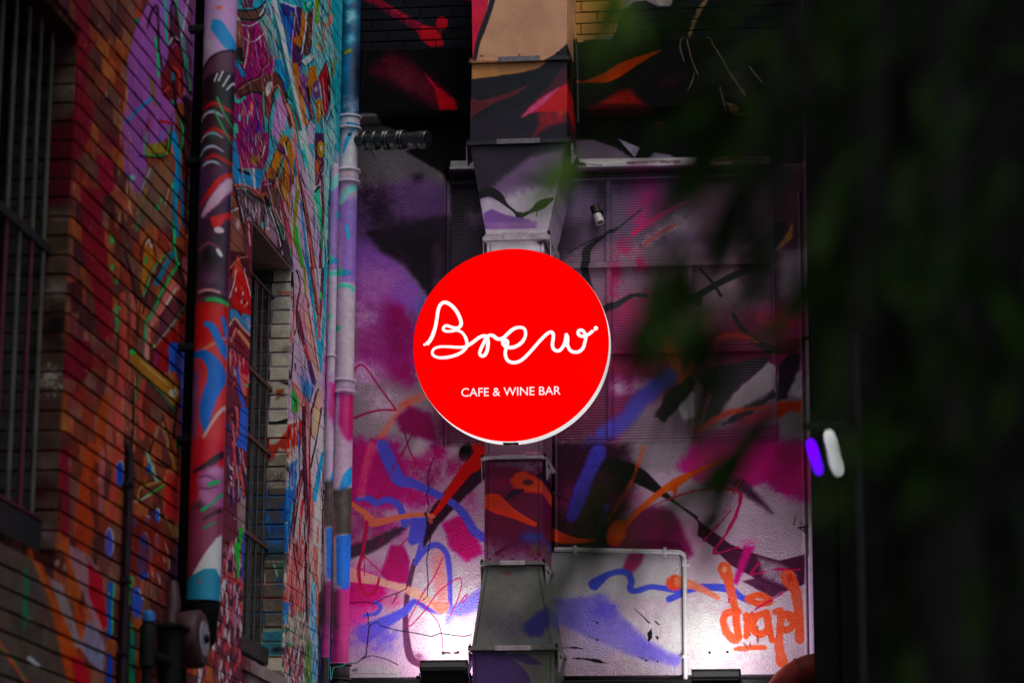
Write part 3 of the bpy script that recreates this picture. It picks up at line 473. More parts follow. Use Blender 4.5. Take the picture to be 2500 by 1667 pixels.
c.P((94, 92, 90), [(700, 1338), (1700, 1338), (1700, 1800), (700, 1800)], 2).P((72, 56, 96), [(700, 1350), (1060, 1350), (1100, 1390), (1180, 1460), (1220, 1520), (1250, 1600), (700, 1600)], 4).P((70, 52, 92), [(1080, 1376), (1180, 1362), (1270, 1405), (1312, 1442), (1220, 1442), (1140, 1415)], 4).A((70, 90, 66), 1370, 1500, 60, 70, .4)

# ================================================================ PAINT: the tall painted pipe in front of the left wall
YP = 15.12
cvP = Canvas('tall_pipe_paint', ('Y', YP), -3.86, -3.5, 3.3, 7.4, .004, .004, (88, 50, 76)); c = cvP
c.F(400, 0, 2.8)
c.P((160, 134, 176), [(200, -300), (600, -300), (600, 400), (200, 500)], 4).A((186, 178, 180), 300, 330, 70, 110, .8).A((170, 120, 160), 470, 60, 50, 140, .6).P((8, 126, 184), [(360, 170), (420, 180), (480, 270), (500, 330), (500, 378), (440, 360), (400, 310), (345, 230)], 6).E((230, 100, 80), 405, 92, 24, 12, -15, 5)
c.P((84, 48, 70), [(250, 520), (340, 425), (520, 345), (520, 620), (250, 700)], 6).S((16, 10, 22), [(280, 520), (350, 430), (500, 358)], 14, 6).P((22, 14, 22), [(240, 600), (360, 540), (520, 520), (520, 760), (240, 720)], 24)
for p in ([(372, 592), (394, 540)], [(400, 590), (428, 522)], [(428, 622), (466, 540)], [(452, 640), (490, 570)]): c.S((214, 206, 234), p, [10, 14, 8], 2)
c.P((54, 22, 32), [(220, 720), (540, 740), (540, 1220), (220, 1200)], 24)
for y in (800, 945, 1035, 1140): c.S((164, 178, 206), [(265, y+52), (310, y+10), (370, y), (425, y+28)], [14, 20, 20, 8], 7, .9)
for y in (750, 925, 1105): c.S((156, 22, 22), [(300, y+20), (370, y-8), (440, y+20), (500, y+40)], [16, 30, 26, 20], 8, .9)
c.S((20, 150, 90), [(392, 705), (430, 800), (480, 890)], [14, 10, 6], 3).S((20, 150, 90), [(372, 790), (430, 910), (480, 1010)], [12, 10, 5], 3).A((20, 120, 80), 360, 970, 40, 40, .5)
c.P((74, 34, 70), [(220, 1180), (540, 1150), (540, 1600), (220, 1600)], 24).S((170, 12, 16), [(260, 1440), (350, 1330), (430, 1235), (500, 1190)], [20, 34, 30, 16], 5).S((206, 150, 172), [(290, 1500), (380, 1390), (470, 1250)], [30, 70, 50], 12).S((60, 26, 60), [(330, 1560), (430, 1440), (520, 1340)], 40, 14).S((176, 16, 20), [(330, 1600), (420, 1510), (520, 1450)], 36, 8)
c.F(400, 550, 2.8)
c.P((56, 28, 50), [(180, -10), (540, 0), (540, 470), (180, 470)], 24).P((184, 16, 20), [(340, -20), (460, -60), (400, 50), (360, 40)], 8).E((206, 160, 170), 400, 60, 30, 22).A((96, 66, 96), 350, 400, 90, 60, .8).E((14, 8, 14), 350, 250, 60, 44, 30, 14).E((224, 214, 224), 402, 212, 14, 32, -30, 3).S((120, 70, 84), [(250, 200), (330, 150), (400, 180)], 16, 8).E((14, 8, 14), 400, 110, 18, 30).S((190, 140, 136), [(260, 480), (330, 468), (400, 480)], 16, 7).S((20, 10, 18), [(250, 510), (350, 495), (470, 520)], 18, 6)
c.P((188, 14, 14), [(180, 550), (540, 560), (540, 850), (180, 870)], 12).S((26, 150, 80), [(320, 536), (390, 534), (480, 560)], 30, 5).A((140, 10, 10), 270, 640, 60, 120, .5).P((214, 66, 66), [(180, 860), (540, 760), (540, 1600), (180, 1600)], 24).S((232, 110, 96), [(290, 880), (370, 830), (480, 740)], 22, 5)
c.S((0, 108, 206), [(318, 700), (355, 720), (395, 800), (425, 880), (450, 930)], [40, 52, 50, 44, 24], 4).S((0, 104, 204), [(225, 900), (310, 915), (370, 985), (375, 1080), (335, 1200), (310, 1320), (312, 1450)], [40, 70, 96, 100, 96, 80, 14], 4).P((96, 70, 128), [(180, 980), (270, 1020), (260, 1300), (230, 1600), (180, 1600)], 40, .9).S((0, 108, 206), [(420, 650), (440, 780)], 22, 4)
c.S((244, 160, 160), [(300, 1470), (370, 1340), (440, 1220)], 16, 4)
c.F(400, 1100, 2.766)
c.P((184, 34, 56), [(150, -50), (540, -50), (540, 160), (150, 420)], 40).S((50, 18, 40), [(230, 160), (330, 112), (430, 0)], [20, 46, 20], 5).P((150, 90, 132), [(250, 170), (360, 120), (520, 90), (520, 420), (300, 420)], 30).A((196, 140, 176), 370, 150, 50, 40, .7).A((180, 110, 160), 310, 220, 50, 40, .8).A((190, 124, 164), 310, 330, 50, 50, .8).S((90, 44, 80), [(270, 270), (330, 275), (380, 250)], 9, 5).S((90, 44, 80), [(260, 200), (320, 190), (370, 210)], 8, 5)
c.P((120, 56, 80), [(150, 420), (450, 380), (450, 480), (330, 700), (210, 860), (150, 860)], 20).S((60, 20, 44), [(300, 480), (380, 420), (460, 350)], 20, 8).S((16, 150, 96), [(330, 247), (382, 220)], 26, 4).S((16, 150, 96), [(290, 418), (350, 370), (420, 270)], [30, 12, 14], 4).S((30, 120, 90), [(300, 540), (360, 500)], 14, 6)
c.P((198, 192, 190), [(440, 480), (400, 560), (310, 700), (220, 850), (500, 850), (500, 480)], 6).P((0, 118, 142), [(150, 900), (230, 850), (300, 812), (370, 806), (380, 850), (520, 900), (520, 1200), (150, 1200)], 5).S((180, 70, 20), [(265, 880), (270, 912)], 10, 3)

# ================================================================ PAINT: the two pipes in the corner
cvC = Canvas('corner_pipe_paint', ('Y', 19.75), -4.0, -3.6, 3.3, 9.3, .004, .004, (160, 140, 164)); c = cvC
c.F(400, 0, 2.8)
c.P((14, 70, 100), [(1100, -100), (1500, -100), (1500, 800), (1100, 800)], 4).A((150, 210, 222), 1290, 140, 40, 50, .9).A((120, 190, 210), 1285, 290, 40, 60, .8, 20).A((20, 120, 160), 1265, 480, 40, 160, .8).A((16, 20, 40), 1330, 520, 40, 200, .8).A((90, 160, 180), 1275, 30, 40, 50, .7).S((128, 128, 20), [(1250, 380), (1285, 365)], 26, 6).A((130, 140, 160), 1280, 740, 70, 60, .8)
c.P((166, 160, 180), [(1100, 790), (1500, 790), (1500, 1260), (1100, 1260)], 20).S((0, 140, 186), [(1235, 1060), (1265, 980), (1300, 900)], [12, 26, 18], 4).S((200, 206, 216), [(1230, 1180), (1310, 1020)], 40, 14, .8).A((226, 150, 140), 1270, 1205, 40, 22, .8).S((0, 120, 170), [(1270, 865), (1330, 870)], 16, 4)
c.P((176, 196, 196), [(1100, 1090), (1200, 1090), (1200, 1600), (1100, 1600)], 4).P((132, 108, 166), [(1205, 1390), (1500, 1340), (1500, 1700), (1205, 1700)], 30).S((120, 204, 194), [(1220, 1390), (1270, 1320), (1330, 1290)], 44, 12).S((0, 150, 200), [(1250, 1510), (1285, 1495), (1315, 1540)], 16, 3).S((50, 180, 200), [(1140, 1490), (1210, 1480)], 20, 4)
for i in range(6): c.S((120, 130, 150), [(1150, 1330+i*34), (1200, 1290+i*34)], 8, 5, .6)
c.F(400, 550, 2.8)
c.P((132, 104, 168), [(1205, -60), (1500, -60), (1500, 420), (1205, 420)], 40).P((184, 156, 184), [(1120, 0), (1205, 0), (1205, 1700), (1120, 1700)], 60).P((188, 162, 184), [(1205, 430), (1500, 400), (1500, 1080), (1205, 1080)], 60)
c.S((0, 150, 210), [(1260, 20), (1275, 100)], 22, 4).S((10, 130, 190), [(1210, 342), (1268, 340)], 34, 8).S((90, 200, 160), [(1200, 432), (1260, 425), (1320, 450)], 30, 6).S((150, 230, 200), [(1210, 412), (1270, 410), (1320, 440)], 6, 3).S((60, 200, 130), [(1135, 325), (1200, 330)], 60, 14).S((60, 200, 130), [(1150, 720), (1200, 715)], 40, 10).E((20, 150, 210), 1180, 210, 14, 18).S((90, 60, 100), [(1162, 750), (1148, 850)], [14, 18], 4)
c.P((164, 2, 104), [(1215, 1165), (1340, 1165), (1330, 1400), (1270, 1500), (1210, 1380)], 24).A((170, 10, 110), 1160, 1230, 24, 140, .9)
c.F(400, 1100, 2.766)
c.P((172, 148, 168), [(1145, -60), (1500, -60), (1500, 260), (1145, 260)], 30, .8).P((0, 132, 222), [(1180, 325), (1225, 170), (1290, 90), (1290, 190), (1230, 290)], 6).P((0, 132, 222), [(1122, 80), (1128, 10), (1160, -10), (1160, 60)], 5).P((66, 58, 54), [(1145, 280), (1500, 200), (1500, 570), (1145, 580)], 24).A((110, 104, 100), 1225, 390, 40, 90, .5)
c.P((0, 100, 200), [(1175, 590), (1290, 560), (1290, 880), (1230, 960), (1180, 900)], 12).P((150, 8, 104), [(1145, 960), (1290, 920), (1290, 1440), (1145, 1440)], 30).P((36, 26, 26), [(1100, 1440), (1500, 1440), (1500, 1800), (1100, 1800)], 6).A((60, 40, 60), 1165, 1150, 30, 250, .8)
c.P((200, 120, 136), [(1060, 330), (1150, 330), (1150, 640), (1060, 640)], 40, .8).P((92, 86, 94), [(1060, 640), (1148, 560), (1145, 1180), (1060, 1180)], 30, .95).P((0, 90, 170), [(1050, 1180), (1142, 1170), (1142, 1800), (1050, 1800)], 5)
# ================================================================ PAINT: the left brick wall
COURSE, PITCH = .096, .24
BCOURSE = .086
cvL = Canvas('left_wall_paint', ('X', XL), 9.0, 20.1, 2.2, 9.6, .010, .006, (96, 62, 50)); c = cvL
kk = np.floor(c.VV/COURSE).astype(int); ii = np.floor(c.UU/PITCH+.5*(kk % 2)).astype(int)
hsh = np.abs(np.sin(kk*12.9898+ii*78.233)*43758.5453) % 1; hs2 = np.abs(np.sin(kk*39.34+ii*11.135)*24634.63) % 1
pal = np.array([(136, 74, 44), (118, 62, 46), (98, 56, 48), (124, 52, 34), (82, 42, 40), (106, 72, 58)])/255.
c.img[:] = pal[(hsh*6).astype(int)]*(.82+.36*hs2[..., None])*(1+.10*c.n1[..., None])
GRN, TEA, MRN, GLD, CRM, BLU, BRN, PNK = (0, 146, 84), (40, 128, 142), (58, 22, 36), (140, 92, 24), (116, 8, 38), (8, 84, 196), (78, 52, 48), (214, 140, 140)
c.F(0, 0, 2.8)                                               # beside the near window
c.A((150, 130, 110), 690, 170, 30, 60, .6).A((176, 96, 40), 830, 350, 120, 160, .5)
c.P(CRM, [(520, -60), (600, -40), (620, 240), (650, 300), (600, 380), (590, 640), (640, 760), (620, 900), (560, 1050), (500, 1100)], 10, .85).P((132, 12, 48), [(660, 1050), (775, 1090), (775, 1300), (705, 1350), (665, 1210)], 6, .9).P(CRM, [(550, 1280), (690, 1290), (710, 1600), (560, 1600)], 8, .85).A((110, 10, 44), 760, 960, 70, 60, .6).A((120, 14, 40), 500, 950, 40, 160, .8)
c.P((132, 78, 138), [(1050, -60), (1400, -60), (1360, 600), (1300, 720), (1190, 700), (1200, 900), (1000, 1060), (1000, 1200), (965, 1345), (900, 1290), (850, 1180), (832, 850), (872, 640), (870, 420), (930, 190)], 7, .95).A((160, 120, 176), 1290, 250, 80, 260, .7).A((110, 96, 160), 1150, 60, 80, 120, .6)
c.S(MRN, [(1008, 190), (1035, 80), (1075, 60), (1085, 330), (1108, 470), (1140, 450), (1165, 320), (1170, 70), (1195, 40), (1240, 380), (1300, 640)], 18, 4).P((96, 26, 34), [(1168, 330), (1225, 300), (1262, 620), (1190, 700), (1105, 650), (1092, 500), (1140, 480)], 6).P((70, 26, 40), [(1180, 60), (1215, 180), (1230, 290), (1170, 320)], 5)
c.S((182, 160, 190), [(1160, 300), (1185, 255), (1215, 275)], 10, 3)
for p, w in (([(1128, -20), (1142, 300)], 16), ([(1066, 260), (1078, 400), (1082, 520)], 18), ([(1200, -20), (1245, 220), (1265, 400), (1296, 640)], 14), ([(1180, 690), (1235, 820), (1252, 900), (1238, 1040)], 14)): c.S((0, 150, 100), p, w, 3)
c.S((150, 220, 200), [(1280, 380), (1300, 620)], 8, 2).S((214, 66, 54), [(1108, 645), (1140, 610), (1172, 590)], 12, 3).S((214, 66, 54), [(1190, 465), (1222, 500), (1232, 670)], 12, 3).S((190, 160, 200), [(1258, 640), (1282, 720)], 10).S((200, 180, 220), [(1290, -10), (1240, 250)], 10, 4).S((220, 90, 90), [(1325, 0), (1290, 190)], 10, 3)
c.S((0, 120, 176), [(858, 835), (1042, 660)], 18, 4).S((0, 116, 160), [(1186, 920), (1216, 1130), (1188, 1400), (1205, 1600)], 44, 4).S((0, 110, 150), [(1240, 1240), (1255, 1540)], 30, 4).S((0, 110, 130), [(1185, 500), (1190, 620)], 20).S((110, 92, 40), [(1030, 540), (1060, 730)], 18).S((16, 10, 16), [(1188, 560), (1200, 720), (1260, 850)], 20, 4)
c.S((150, 18, 24), [(1096, 830), (1170, 842)], 18, 3).S((150, 18, 24), [(1000, 900), (1025, 810)], 10).P((122, 112, 36), [(1005, 985), (1135, 972), (1132, 1045), (1010, 1062)], 5, .85).S((40, 150, 60), [(1165, 865), (1140, 1050), (1050, 1062), (990, 1040), (1010, 900)], 10, 3).S((12, 10, 14), [(950, 1068), (1060, 1080), (1142, 1068)], 9, 3).S((12, 10, 14), [(1175, 860), (1155, 1050)], 8, 3).S((40, 100, 140), [(1120, 900), (1085, 980)], 8).E((30, 100, 80), 935, 150, 14, 30).E((110, 190, 160), 900, 1215, 20, 22)
c.P((50, 24, 34), [(1250, 640), (1320, 700), (1310, 1600), (1262, 1600), (1245, 1050), (1262, 880)], 5).streaks([(200, 60, 60), (160, 120, 160), (120, 20, 30), (20, 16, 22), (0, 130, 90)], [(1252, 900), (1310, 900), (1310, 1568), (1252, 1568)], 34, (50, 150), 10, .1, seed=4)
c.S((164, 108, 22), [(998, 1290), (975, 1370), (942, 1460)], 22, 4).S((20, 150, 60), [(965, 1480), (930, 1580)], 10).S((220, 210, 200), [(1150, 1290), (1130, 1400)], 8).P((96, 84, 70), [(980, 1180), (1180, 1060), (1200, 1560), (900, 1560)], 30, .6).S((140, 150, 160), [(1030, 1140), (960, 1320)], 8, 4).E(GRN, 1080, 1425, 10, 26, -20).E(GRN, 1105, 1365, 6, 30).E(GRN, 1178, 1270, 8, 26)
c.streaks([(190, 110, 80), (170, 140, 110), (200, 120, 60)], [(850, 500), (900, 900), (900, 1560), (760, 1560)], 26, (60, 140), 14, 0, seed=8)
c.F(0, 550, 2.8)
c.P((120, 14, 36), [(555, -20), (690, -20), (765, 420), (785, 770), (690, 790), (625, 430), (552, 160)], 6, .88).P((104, 14, 34), [(500, 770), (620, 800), (640, 960), (560, 1070), (430, 1040), (450, 900)], 10, .85).P((52, 12, 20), [(470, 400), (560, 370), (560, 600), (480, 600)], 14, .8).A((110, 14, 30), 690, 920, 60, 90, .7).A((130, 30, 44), 500, 1150, 50, 130, .6)
for x, y, rx, ry in ((760, 95, 14, 38), (766, 285, 11, 26), (800, 384, 10, 20), (804, 620, 20, 74)): c.E((0, 156, 78), x, y, rx, ry)
c.S((0, 130, 70), [(805, 660), (790, 760), (780, 820)], [20, 10, 3])
for p, w, k in (([(840, 480), (838, 700), (828, 1000), (800, 1350), (822, 1600)], 44, (206, 76, 66)), ([(900, 470), (915, 540), (920, 700)], 24, (190, 84, 78)), ([(760, 980), (745, 1300), (755, 1600)], 50, (170, 84, 70)), ([(720, 1190), (690, 1380), (680, 1600)], 60, (176, 72, 12)), ([(1012, 780), (1000, 930)], 34, (222, 120, 112)), ([(975, 1060), (952, 1250), (972, 1450)], 34, (206, 76, 66)), ([(860, 800), (850, 1000)], 22, (226, 90, 80)), ([(840, 1150), (830, 1500)], 14, (236, 96, 84))): c.S(k, p, w, 5, .9)
c.streaks([(220, 90, 80), (190, 70, 60), (150, 96, 70), (120, 60, 40)], [(760, 560), (940, 640), (880, 1560), (720, 1560)], 40, (80, 260), 14, 0, seed=2)
for p, w in (([(850, 190), (880, 280), (912, 400), (915, 470)], 14), ([(915, 470), (935, 560), (930, 800)], 8), ([(958, 190), (1020, 76), (1064, 215)], 10), ([(1158, 160), (1100, 270), (1040, 380), (1000, 480), (980, 600)], 11), ([(1215, 290), (1270, 440), (1284, 530), (1250, 600)], 18), ([(890, 830), (912, 1000), (912, 1250), (890, 1600)], 13), ([(1212, 1190), (1180, 1460)], 13), ([(1110, 1290), (1140, 1400), (1190, 1600)], 10), ([(960, 200), (975, 420), (930, 760)], 8), ([(1120, 1300), (1040, 1480), (1020, 1600)], 12)): c.S((30, 14, 20), p, w, 3)
c.P((150, 96, 22), [(978, 190), (1020, 120), (1060, 225), (1008, 335), (970, 480), (958, 400)], 4).S((226, 214, 190), [(1000, 130), (1020, 100), (1036, 150)], 8).S((30, 160, 90), [(1150, 190), (1050, 290), (1000, 430), (975, 480)], 9, 2).E((16, 130, 70), 997, 240, 10, 30)
c.P((206, 96, 90), [(1180, 380), (1245, 410), (1060, 640), (1004, 800), (990, 740), (1032, 630)], 5).S((246, 190, 180), [(1205, 430), (1140, 540)], 14, 4).S((240, 110, 96), [(1120, 560), (1040, 690)], 12, 3).S((0, 134, 84), [(1218, 265), (1120, 430), (1040, 600), (1000, 670), (990, 790)], 20, 3).S((16, 96, 116), [(1190, 190), (1100, 330), (1070, 400)], 34, 5).S((0, 150, 96), [(1185, -20), (1200, 180), (1220, 270)], 14, 3).S((40, 150, 100), [(1282, 530), (1130, 720), (1048, 835)], 11, 3).S((190, 210, 190), [(1200, 650), (1050, 830)], 6)
c.P((86, 44, 56), [(1130, 570), (1220, 480), (1272, 540), (1062, 820), (1040, 790)], 4, .9).P((214, 96, 90), [(1240, 220), (1290, 200), (1290, 440), (1250, 330)], 4).P((122, 14, 22), [(1040, 870), (1290, 580), (1290, 800), (1170, 830), (1140, 1000), (1050, 1010)], 8).S((110, 40, 80), [(1080, 860), (1050, 1000)], 30, 8).S((190, 70, 60), [(1210, 680), (1220, 770)], 14, 4)
c.P(BLU, [(1146, 850), (1165, 800), (1290, 805), (1290, 1320), (1240, 1260), (1232, 1080), (1195, 990), (1160, 1010)], 5).S((40, 120, 220), [(1250, 820), (1250, 1100)], 12, 5, .7).S((20, 60, 140), [(1190, 870), (1210, 990)], 10, 5, .7)
c.P((136, 96, 38), [(888, 840), (922, 868), (1222, 1108), (1225, 1180), (1182, 1245), (930, 990), (890, 930)], 3).E((196, 172, 140), 1185, 1145, 34, 30).S((180, 140, 90), [(960, 925), (1150, 1090)], 8).S((20, 12, 16), [(905, 850), (1222, 1108)], 8, 2).S((20, 12, 16), [(930, 990), (1182, 1245)], 8, 2).S((20, 90, 66), [(938, 1000), (1060, 1100), (1190, 1260)], 16, 3).E((40, 190, 70), 905, 865, 22, 20).S((16, 110, 70), [(950, 1040), (930, 1200)], 14).S((150, 110, 60), [(912, 950), (925, 1200), (915, 1560)], 9, 3)
c.S((130, 96, 70), [(1060, 1440), (1100, 1360), (1150, 1500)], 24, 8).E((0, 170, 70), 1205, 1500, 9, 22).S((60, 60, 130), [(1235, 1280), (1240, 1560)], 14)
c.F(0, 1100, 2.766)
for p, w, k in (([(800, -20), (775, 200), (750, 450)], 50, (216, 74, 66)), ([(840, -30), (820, 90)], 16, (236, 96, 84)), ([(620, -20), (565, 300), (600, 480), (580, 720)], 70, (172, 66, 12)), ([(545, 360), (530, 650)], 50, (170, 60, 12)), ([(440, 600), (470, 800), (520, 1100), (560, 1330)], 34, (176, 74, 14)), ([(690, 0), (680, 400)], 40, (180, 90, 96)), ([(440, 0), (440, 560)], 50, (120, 14, 44))): c.S(k, p, w, 6, .88)
for x, y, rx, ry, k in ((808, 155, 28, 86, (14, 76, 186)), (735, 620, 30, 100, (84, 84, 170)), (908, 486, 13, 36, BLU), (996, 475, 13, 36, BLU), (1060, 442, 16, 52, BLU), (1057, 636, 17, 72, BLU)): c.E((210, 206, 216), x+2, y-4, rx, ry); c.E(k, x, y+2, rx*.9, ry*.96)
c.E((200, 196, 206), 976, 705, 44, 158).E(BLU, 970, 716, 42, 160).E((60, 84, 190), 924, 1020, 34, 110).S((190, 190, 210), [(940, 930), (965, 1000)], 8)
c.S((140, 104, 56), [(920, 335), (940, 255), (1020, 225), (1090, 198), (1172, 150), (1165, 60), (1130, -20)], 24, 3).S((20, 160, 70), [(945, 335), (1060, 262), (1180, 178)], 12, 2).S((226, 220, 210), [(918, 345), (1010, 300)], 8).S((24, 12, 16), [(915, 325), (945, 235), (1100, 185)], 6, 2).S((24, 12, 16), [(960, 0), (1010, 60), (1130, 120)], 10).S((120, 160, 130), [(990, 20), (1030, 130), (1060, 200)], 24, 8).E(BLU, 1004, 120, 14, 40).S((140, 100, 40), [(1105, 330), (1115, 420), (1155, 520), (1170, 580)], 18).E((150, 120, 80), 1188, 540, 20, 50)
c.P((196, 50, 54), [(1120, 160), (1240, 140), (1230, 420), (1200, 490), (1100, 420)], 10, .9).P((108, 32, 24), [(880, 420), (1100, 480), (1160, 620), (1120, 800), (870, 860)], 12, .7).streaks([(240, 70, 30), (200, 160, 160), (220, 60, 50)], [(1020, 560), (1150, 640), (1140, 1000), (1000, 940)], 24, (40, 120), 10, .25, seed=6).P((70, 44, 66), [(1190, 620), (1210, 640), (1190, 980), (1120, 900)], 8)
c.P((140, 104, 110), [(460, 630), (600, 700), (700, 870), (722, 1200), (640, 1240), (560, 960), (480, 790)], 10, .9).P((178, 10, 48), [(598, 740), (690, 860), (722, 1180), (690, 1205), (600, 970)], 4).P((130, 116, 116), [(330, 860), (420, 900), (560, 1330), (470, 1330)], 8, .9).S((184, 74, 22), [(210, 680), (300, 900), (400, 1160), (450, 1320), (540, 1620)], [50, 70, 80, 110, 130], 6, .92).P((190, 8, 50), [(470, 1380), (570, 1410), (610, 1620), (520, 1620)], 4).P((120, 118, 140), [(590, 1130), (700, 1270), (700, 1500), (600, 1420), (540, 1320)], 12, .85).S((240, 110, 90), [(230, 740), (370, 1050)], 6, 2)
c.S((20, 140, 70), [(880, 860), (862, 1000), (885, 1300), (890, 1620)], 36, 5).S((30, 90, 180), [(745, 900), (738, 1250)], 34, 5).S((60, 190, 90), [(765, 900), (752, 1230)], 9).S((30, 66, 160), [(740, 1380), (735, 1620)], 34, 5).S((0, 120, 110), [(895, 1240), (900, 1620)], 24, 5).P((70, 72, 66), [(-40, 600), (200, 680), (330, 1000), (400, 1300), (470, 1620), (-40, 1620)], 14, .75).S((214, 70, 60), [(-20, 1280), (60, 1390), (190, 1580)], 24, 6).S((200, 190, 200), [(190, 1400), (260, 1450)], 26, 8).S((0, 120, 70), [(180, 800), (170, 1180)], 30, 14, .6).S((24, 130, 70), [(-20, 1300), (120, 1450), (180, 1600)], 8)
# ---- far end of the wall
c.F(0, 0, 1).P((60, 140, 150), [(560, -100), (900, -100), (900, 420), (560, 420)], 40).P((160, 138, 172), [(700, 380), (900, 380), (900, 1060), (690, 1060)], 40).P((176, 150, 160), [(690, 1040), (900, 1040), (900, 1330), (680, 1330)], 40).P((120, 108, 104), [(600, 1320), (900, 1320), (900, 1700), (560, 1700)], 40).P((90, 44, 56), [(545, 540), (625, 600), (600, 1700), (530, 1700)], 20)
c.F(560, 0, 4.613)
c.P((122, 24, 88), [(20, 250), (340, 230), (520, 690), (480, 880), (380, 1050), (400, 1620), (20, 1620)], 10).streaks([(216, 70, 96), (80, 20, 90), (190, 60, 110), (90, 14, 60)], [(200, 300), (360, 300), (420, 900), (220, 900)], 44, (60, 200), 14, 0, a=.8, seed=3).streaks([(70, 24, 90), (214, 96, 100), (90, 14, 66), (40, 60, 140)], [(60, 1100), (370, 1060), (400, 1568), (80, 1568)], 44, (70, 220), 14, 0, a=.8, seed=5)
c.P((92, 22, 66), [(150, -80), (300, -80), (300, 90), (160, 90)], 10)
c.P((44, 134, 150), [(290, -80), (1240, -80), (1240, 1700), (1020, 1700), (960, 900), (520, 720), (360, 300), (260, 60)], 10)
c.P((100, 150, 156), [(390, 60), (500, 0), (545, 250), (605, 650), (500, 690), (400, 430), (350, 260)], 16, .9).streaks([(60, 110, 130), (150, 180, 180), (140, 110, 140), (20, 90, 110), (120, 120, 60)], [(380, 80), (500, 60), (590, 620), (450, 620)], 50, (40, 130), 18, .2, seed=7)
c.S((126, 110, 50), [(380, 220), (410, 400), (440, 620), (450, 720)], 18, 6).S((170, 80, 90), [(330, 300), (420, 420)], 30, 14, .5)
c.P((92, 64, 52), [(80, 110), (150, 120), (330, 105), (400, 40), (372, 190), (310, 250), (140, 235), (80, 205)], 4).S((16, 10, 14), [(80, 120), (180, 122), (290, 110), (360, 70), (405, 20)], 16, 3).S((16, 10, 14), [(140, 215), (250, 228), (340, 210), (385, 160), (402, 120)], 18, 3).S((186, 190, 190), [(148, 285), (235, 295), (325, 252)], 18, 4).S((160, 190, 188), [(340, 180), (380, 120), (392, 60)], 22, 6).S((90, 200, 160), [(70, 90), (135, 80)], 14)
c.P((104, 66, 50), [(40, 230), (140, 250), (158, 600), (60, 570)], 10).A((214, 110, 80), 110, 370, 30, 60, .8).A((220, 180, 170), 100, 210, 24, 20, .8).P((24, 24, 22), [(60, 540), (140, 540), (170, 690), (120, 720)], 10).S((172, 180, 120), [(200, 300), (216, 430), (190, 660), (165, 770)], 14, 3).S((20, 140, 90), [(60, 600), (100, 690), (140, 710)], 20, 4).S((24, 120, 70), [(150, 460), (160, 640)], 8).S((0, 112, 176), [(60, 690), (110, 760), (160, 850)], 46, 6).S((210, 80, 90), [(195, -20), (160, 110)], 7)
c.S((232, 140, 146), [(140, 410), (220, 468), (300, 462), (400, 365), (450, 265), (480, 100), (492, -40)], 12, 3).S((240, 190, 200), [(280, 470), (350, 410)], 16, 4).S((226, 110, 100), [(510, 655), (640, 630)], 18, 4).S((210, 90, 110), [(400, 560), (330, 700), (370, 790)], 7).S((224, 150, 140), [(515, 330), (512, 480), (490, 800)], 8)
c.P((14, 92, 170), [(575, 40), (745, 90), (722, 500), (695, 650), (640, 560), (560, 200)], 6).P((48, 40, 116), [(575, 30), (745, 90), (735, 200), (640, 180), (575, 190)], 10, .9).P((40, 44, 130), [(690, 300), (730, 240), (720, 500), (695, 640)], 8, .8).P((18, 108, 186), [(505, 680), (625, 660), (700, 960), (650, 1085), (560, 870)], 8).streaks([(10, 60, 130), (60, 150, 200), (40, 170, 190)], [(520, 500), (640, 500), (700, 1000), (580, 860)], 34, (50, 160), 16, .2, seed=9).S((84, 100, 30), [(620, 300), (665, 470)], 10).S((110, 110, 30), [(690, 130), (705, 200)], 16)
c.S((20, 96, 96), [(520, 100), (600, 500), (680, 900), (720, 1100), (850, 1580)], 84, 6, .8).S((172, 222, 214), [(498, -30), (545, 180), (600, 400), (645, 640), (700, 870), (765, 1150), (830, 1400), (862, 1600)], [44, 54, 50, 44, 40, 40, 46, 50], 4).S((230, 240, 230), [(540, 180), (640, 620), (760, 1130)], 10, 4, .7).S((24, 150, 100), [(690, 960), (660, 1080), (640, 1100)], 18).S((176, 198, 204), [(578, 20), (680, 60), (752, 85)], 24, 5)
c.P((70, 32, 76), [(752, 80), (815, 90), (800, 420), (835, 600), (795, 890), (735, 830), (700, 700), (705, 500), (732, 300)], 6).P((152, 98, 30), [(812, 105), (862, 150), (850, 400), (800, 545), (720, 480), (722, 430), (800, 395)], 6).A((190, 84, 30), 750, 460, 40, 50, .9).S((226, 130, 130), [(750, 60), (730, 250), (705, 500), (696, 700)], 9, 2)
c.P((74, 50, 46), [(872, 160), (960, 80), (942, 420), (900, 630), (838, 630), (830, 500)], 4).S((178, 202, 236), [(872, 150), (848, 400), (816, 610)], 14, 3).S((110, 80, 70), [(910, 380), (900, 480)], 20, 8).P((156, 214, 200), [(806, 690), (922, 605), (962, 650), (862, 742)], 4).S((14, 12, 16), [(812, 700), (865, 748), (960, 665)], 8).S((30, 170, 96), [(838, -20), (868, 130), (925, 20)], 20, 3).S((10, 14, 14), [(850, 20), (885, 120), (945, 40)], 8).S((200, 210, 220), [(870, 70), (910, 30)], 10)
c.S((232, 156, 152), [(960, -20), (945, 200), (940, 500), (970, 760), (1020, 1000), (1060, 1250), (1052, 1430)], 10, 2)
c.P((92, 146, 150), [(972, -60), (1150, -60), (1210, 560), (1185, 900), (1100, 660), (1000, 860), (960, 600), (950, 300)], 8).streaks([(196, 118, 60), (170, 166, 176), (30, 120, 132), (120, 190, 190), (110, 110, 50), (40, 70, 90), (180, 150, 150)], [(975, 0), (1150, 0), (1190, 700), (975, 640)], 90, (30, 90), 20, .25, seed=12).P((24, 134, 148), [(1150, -60), (1215, -60), (1215, 560), (1190, 640), (1160, 300)], 10)
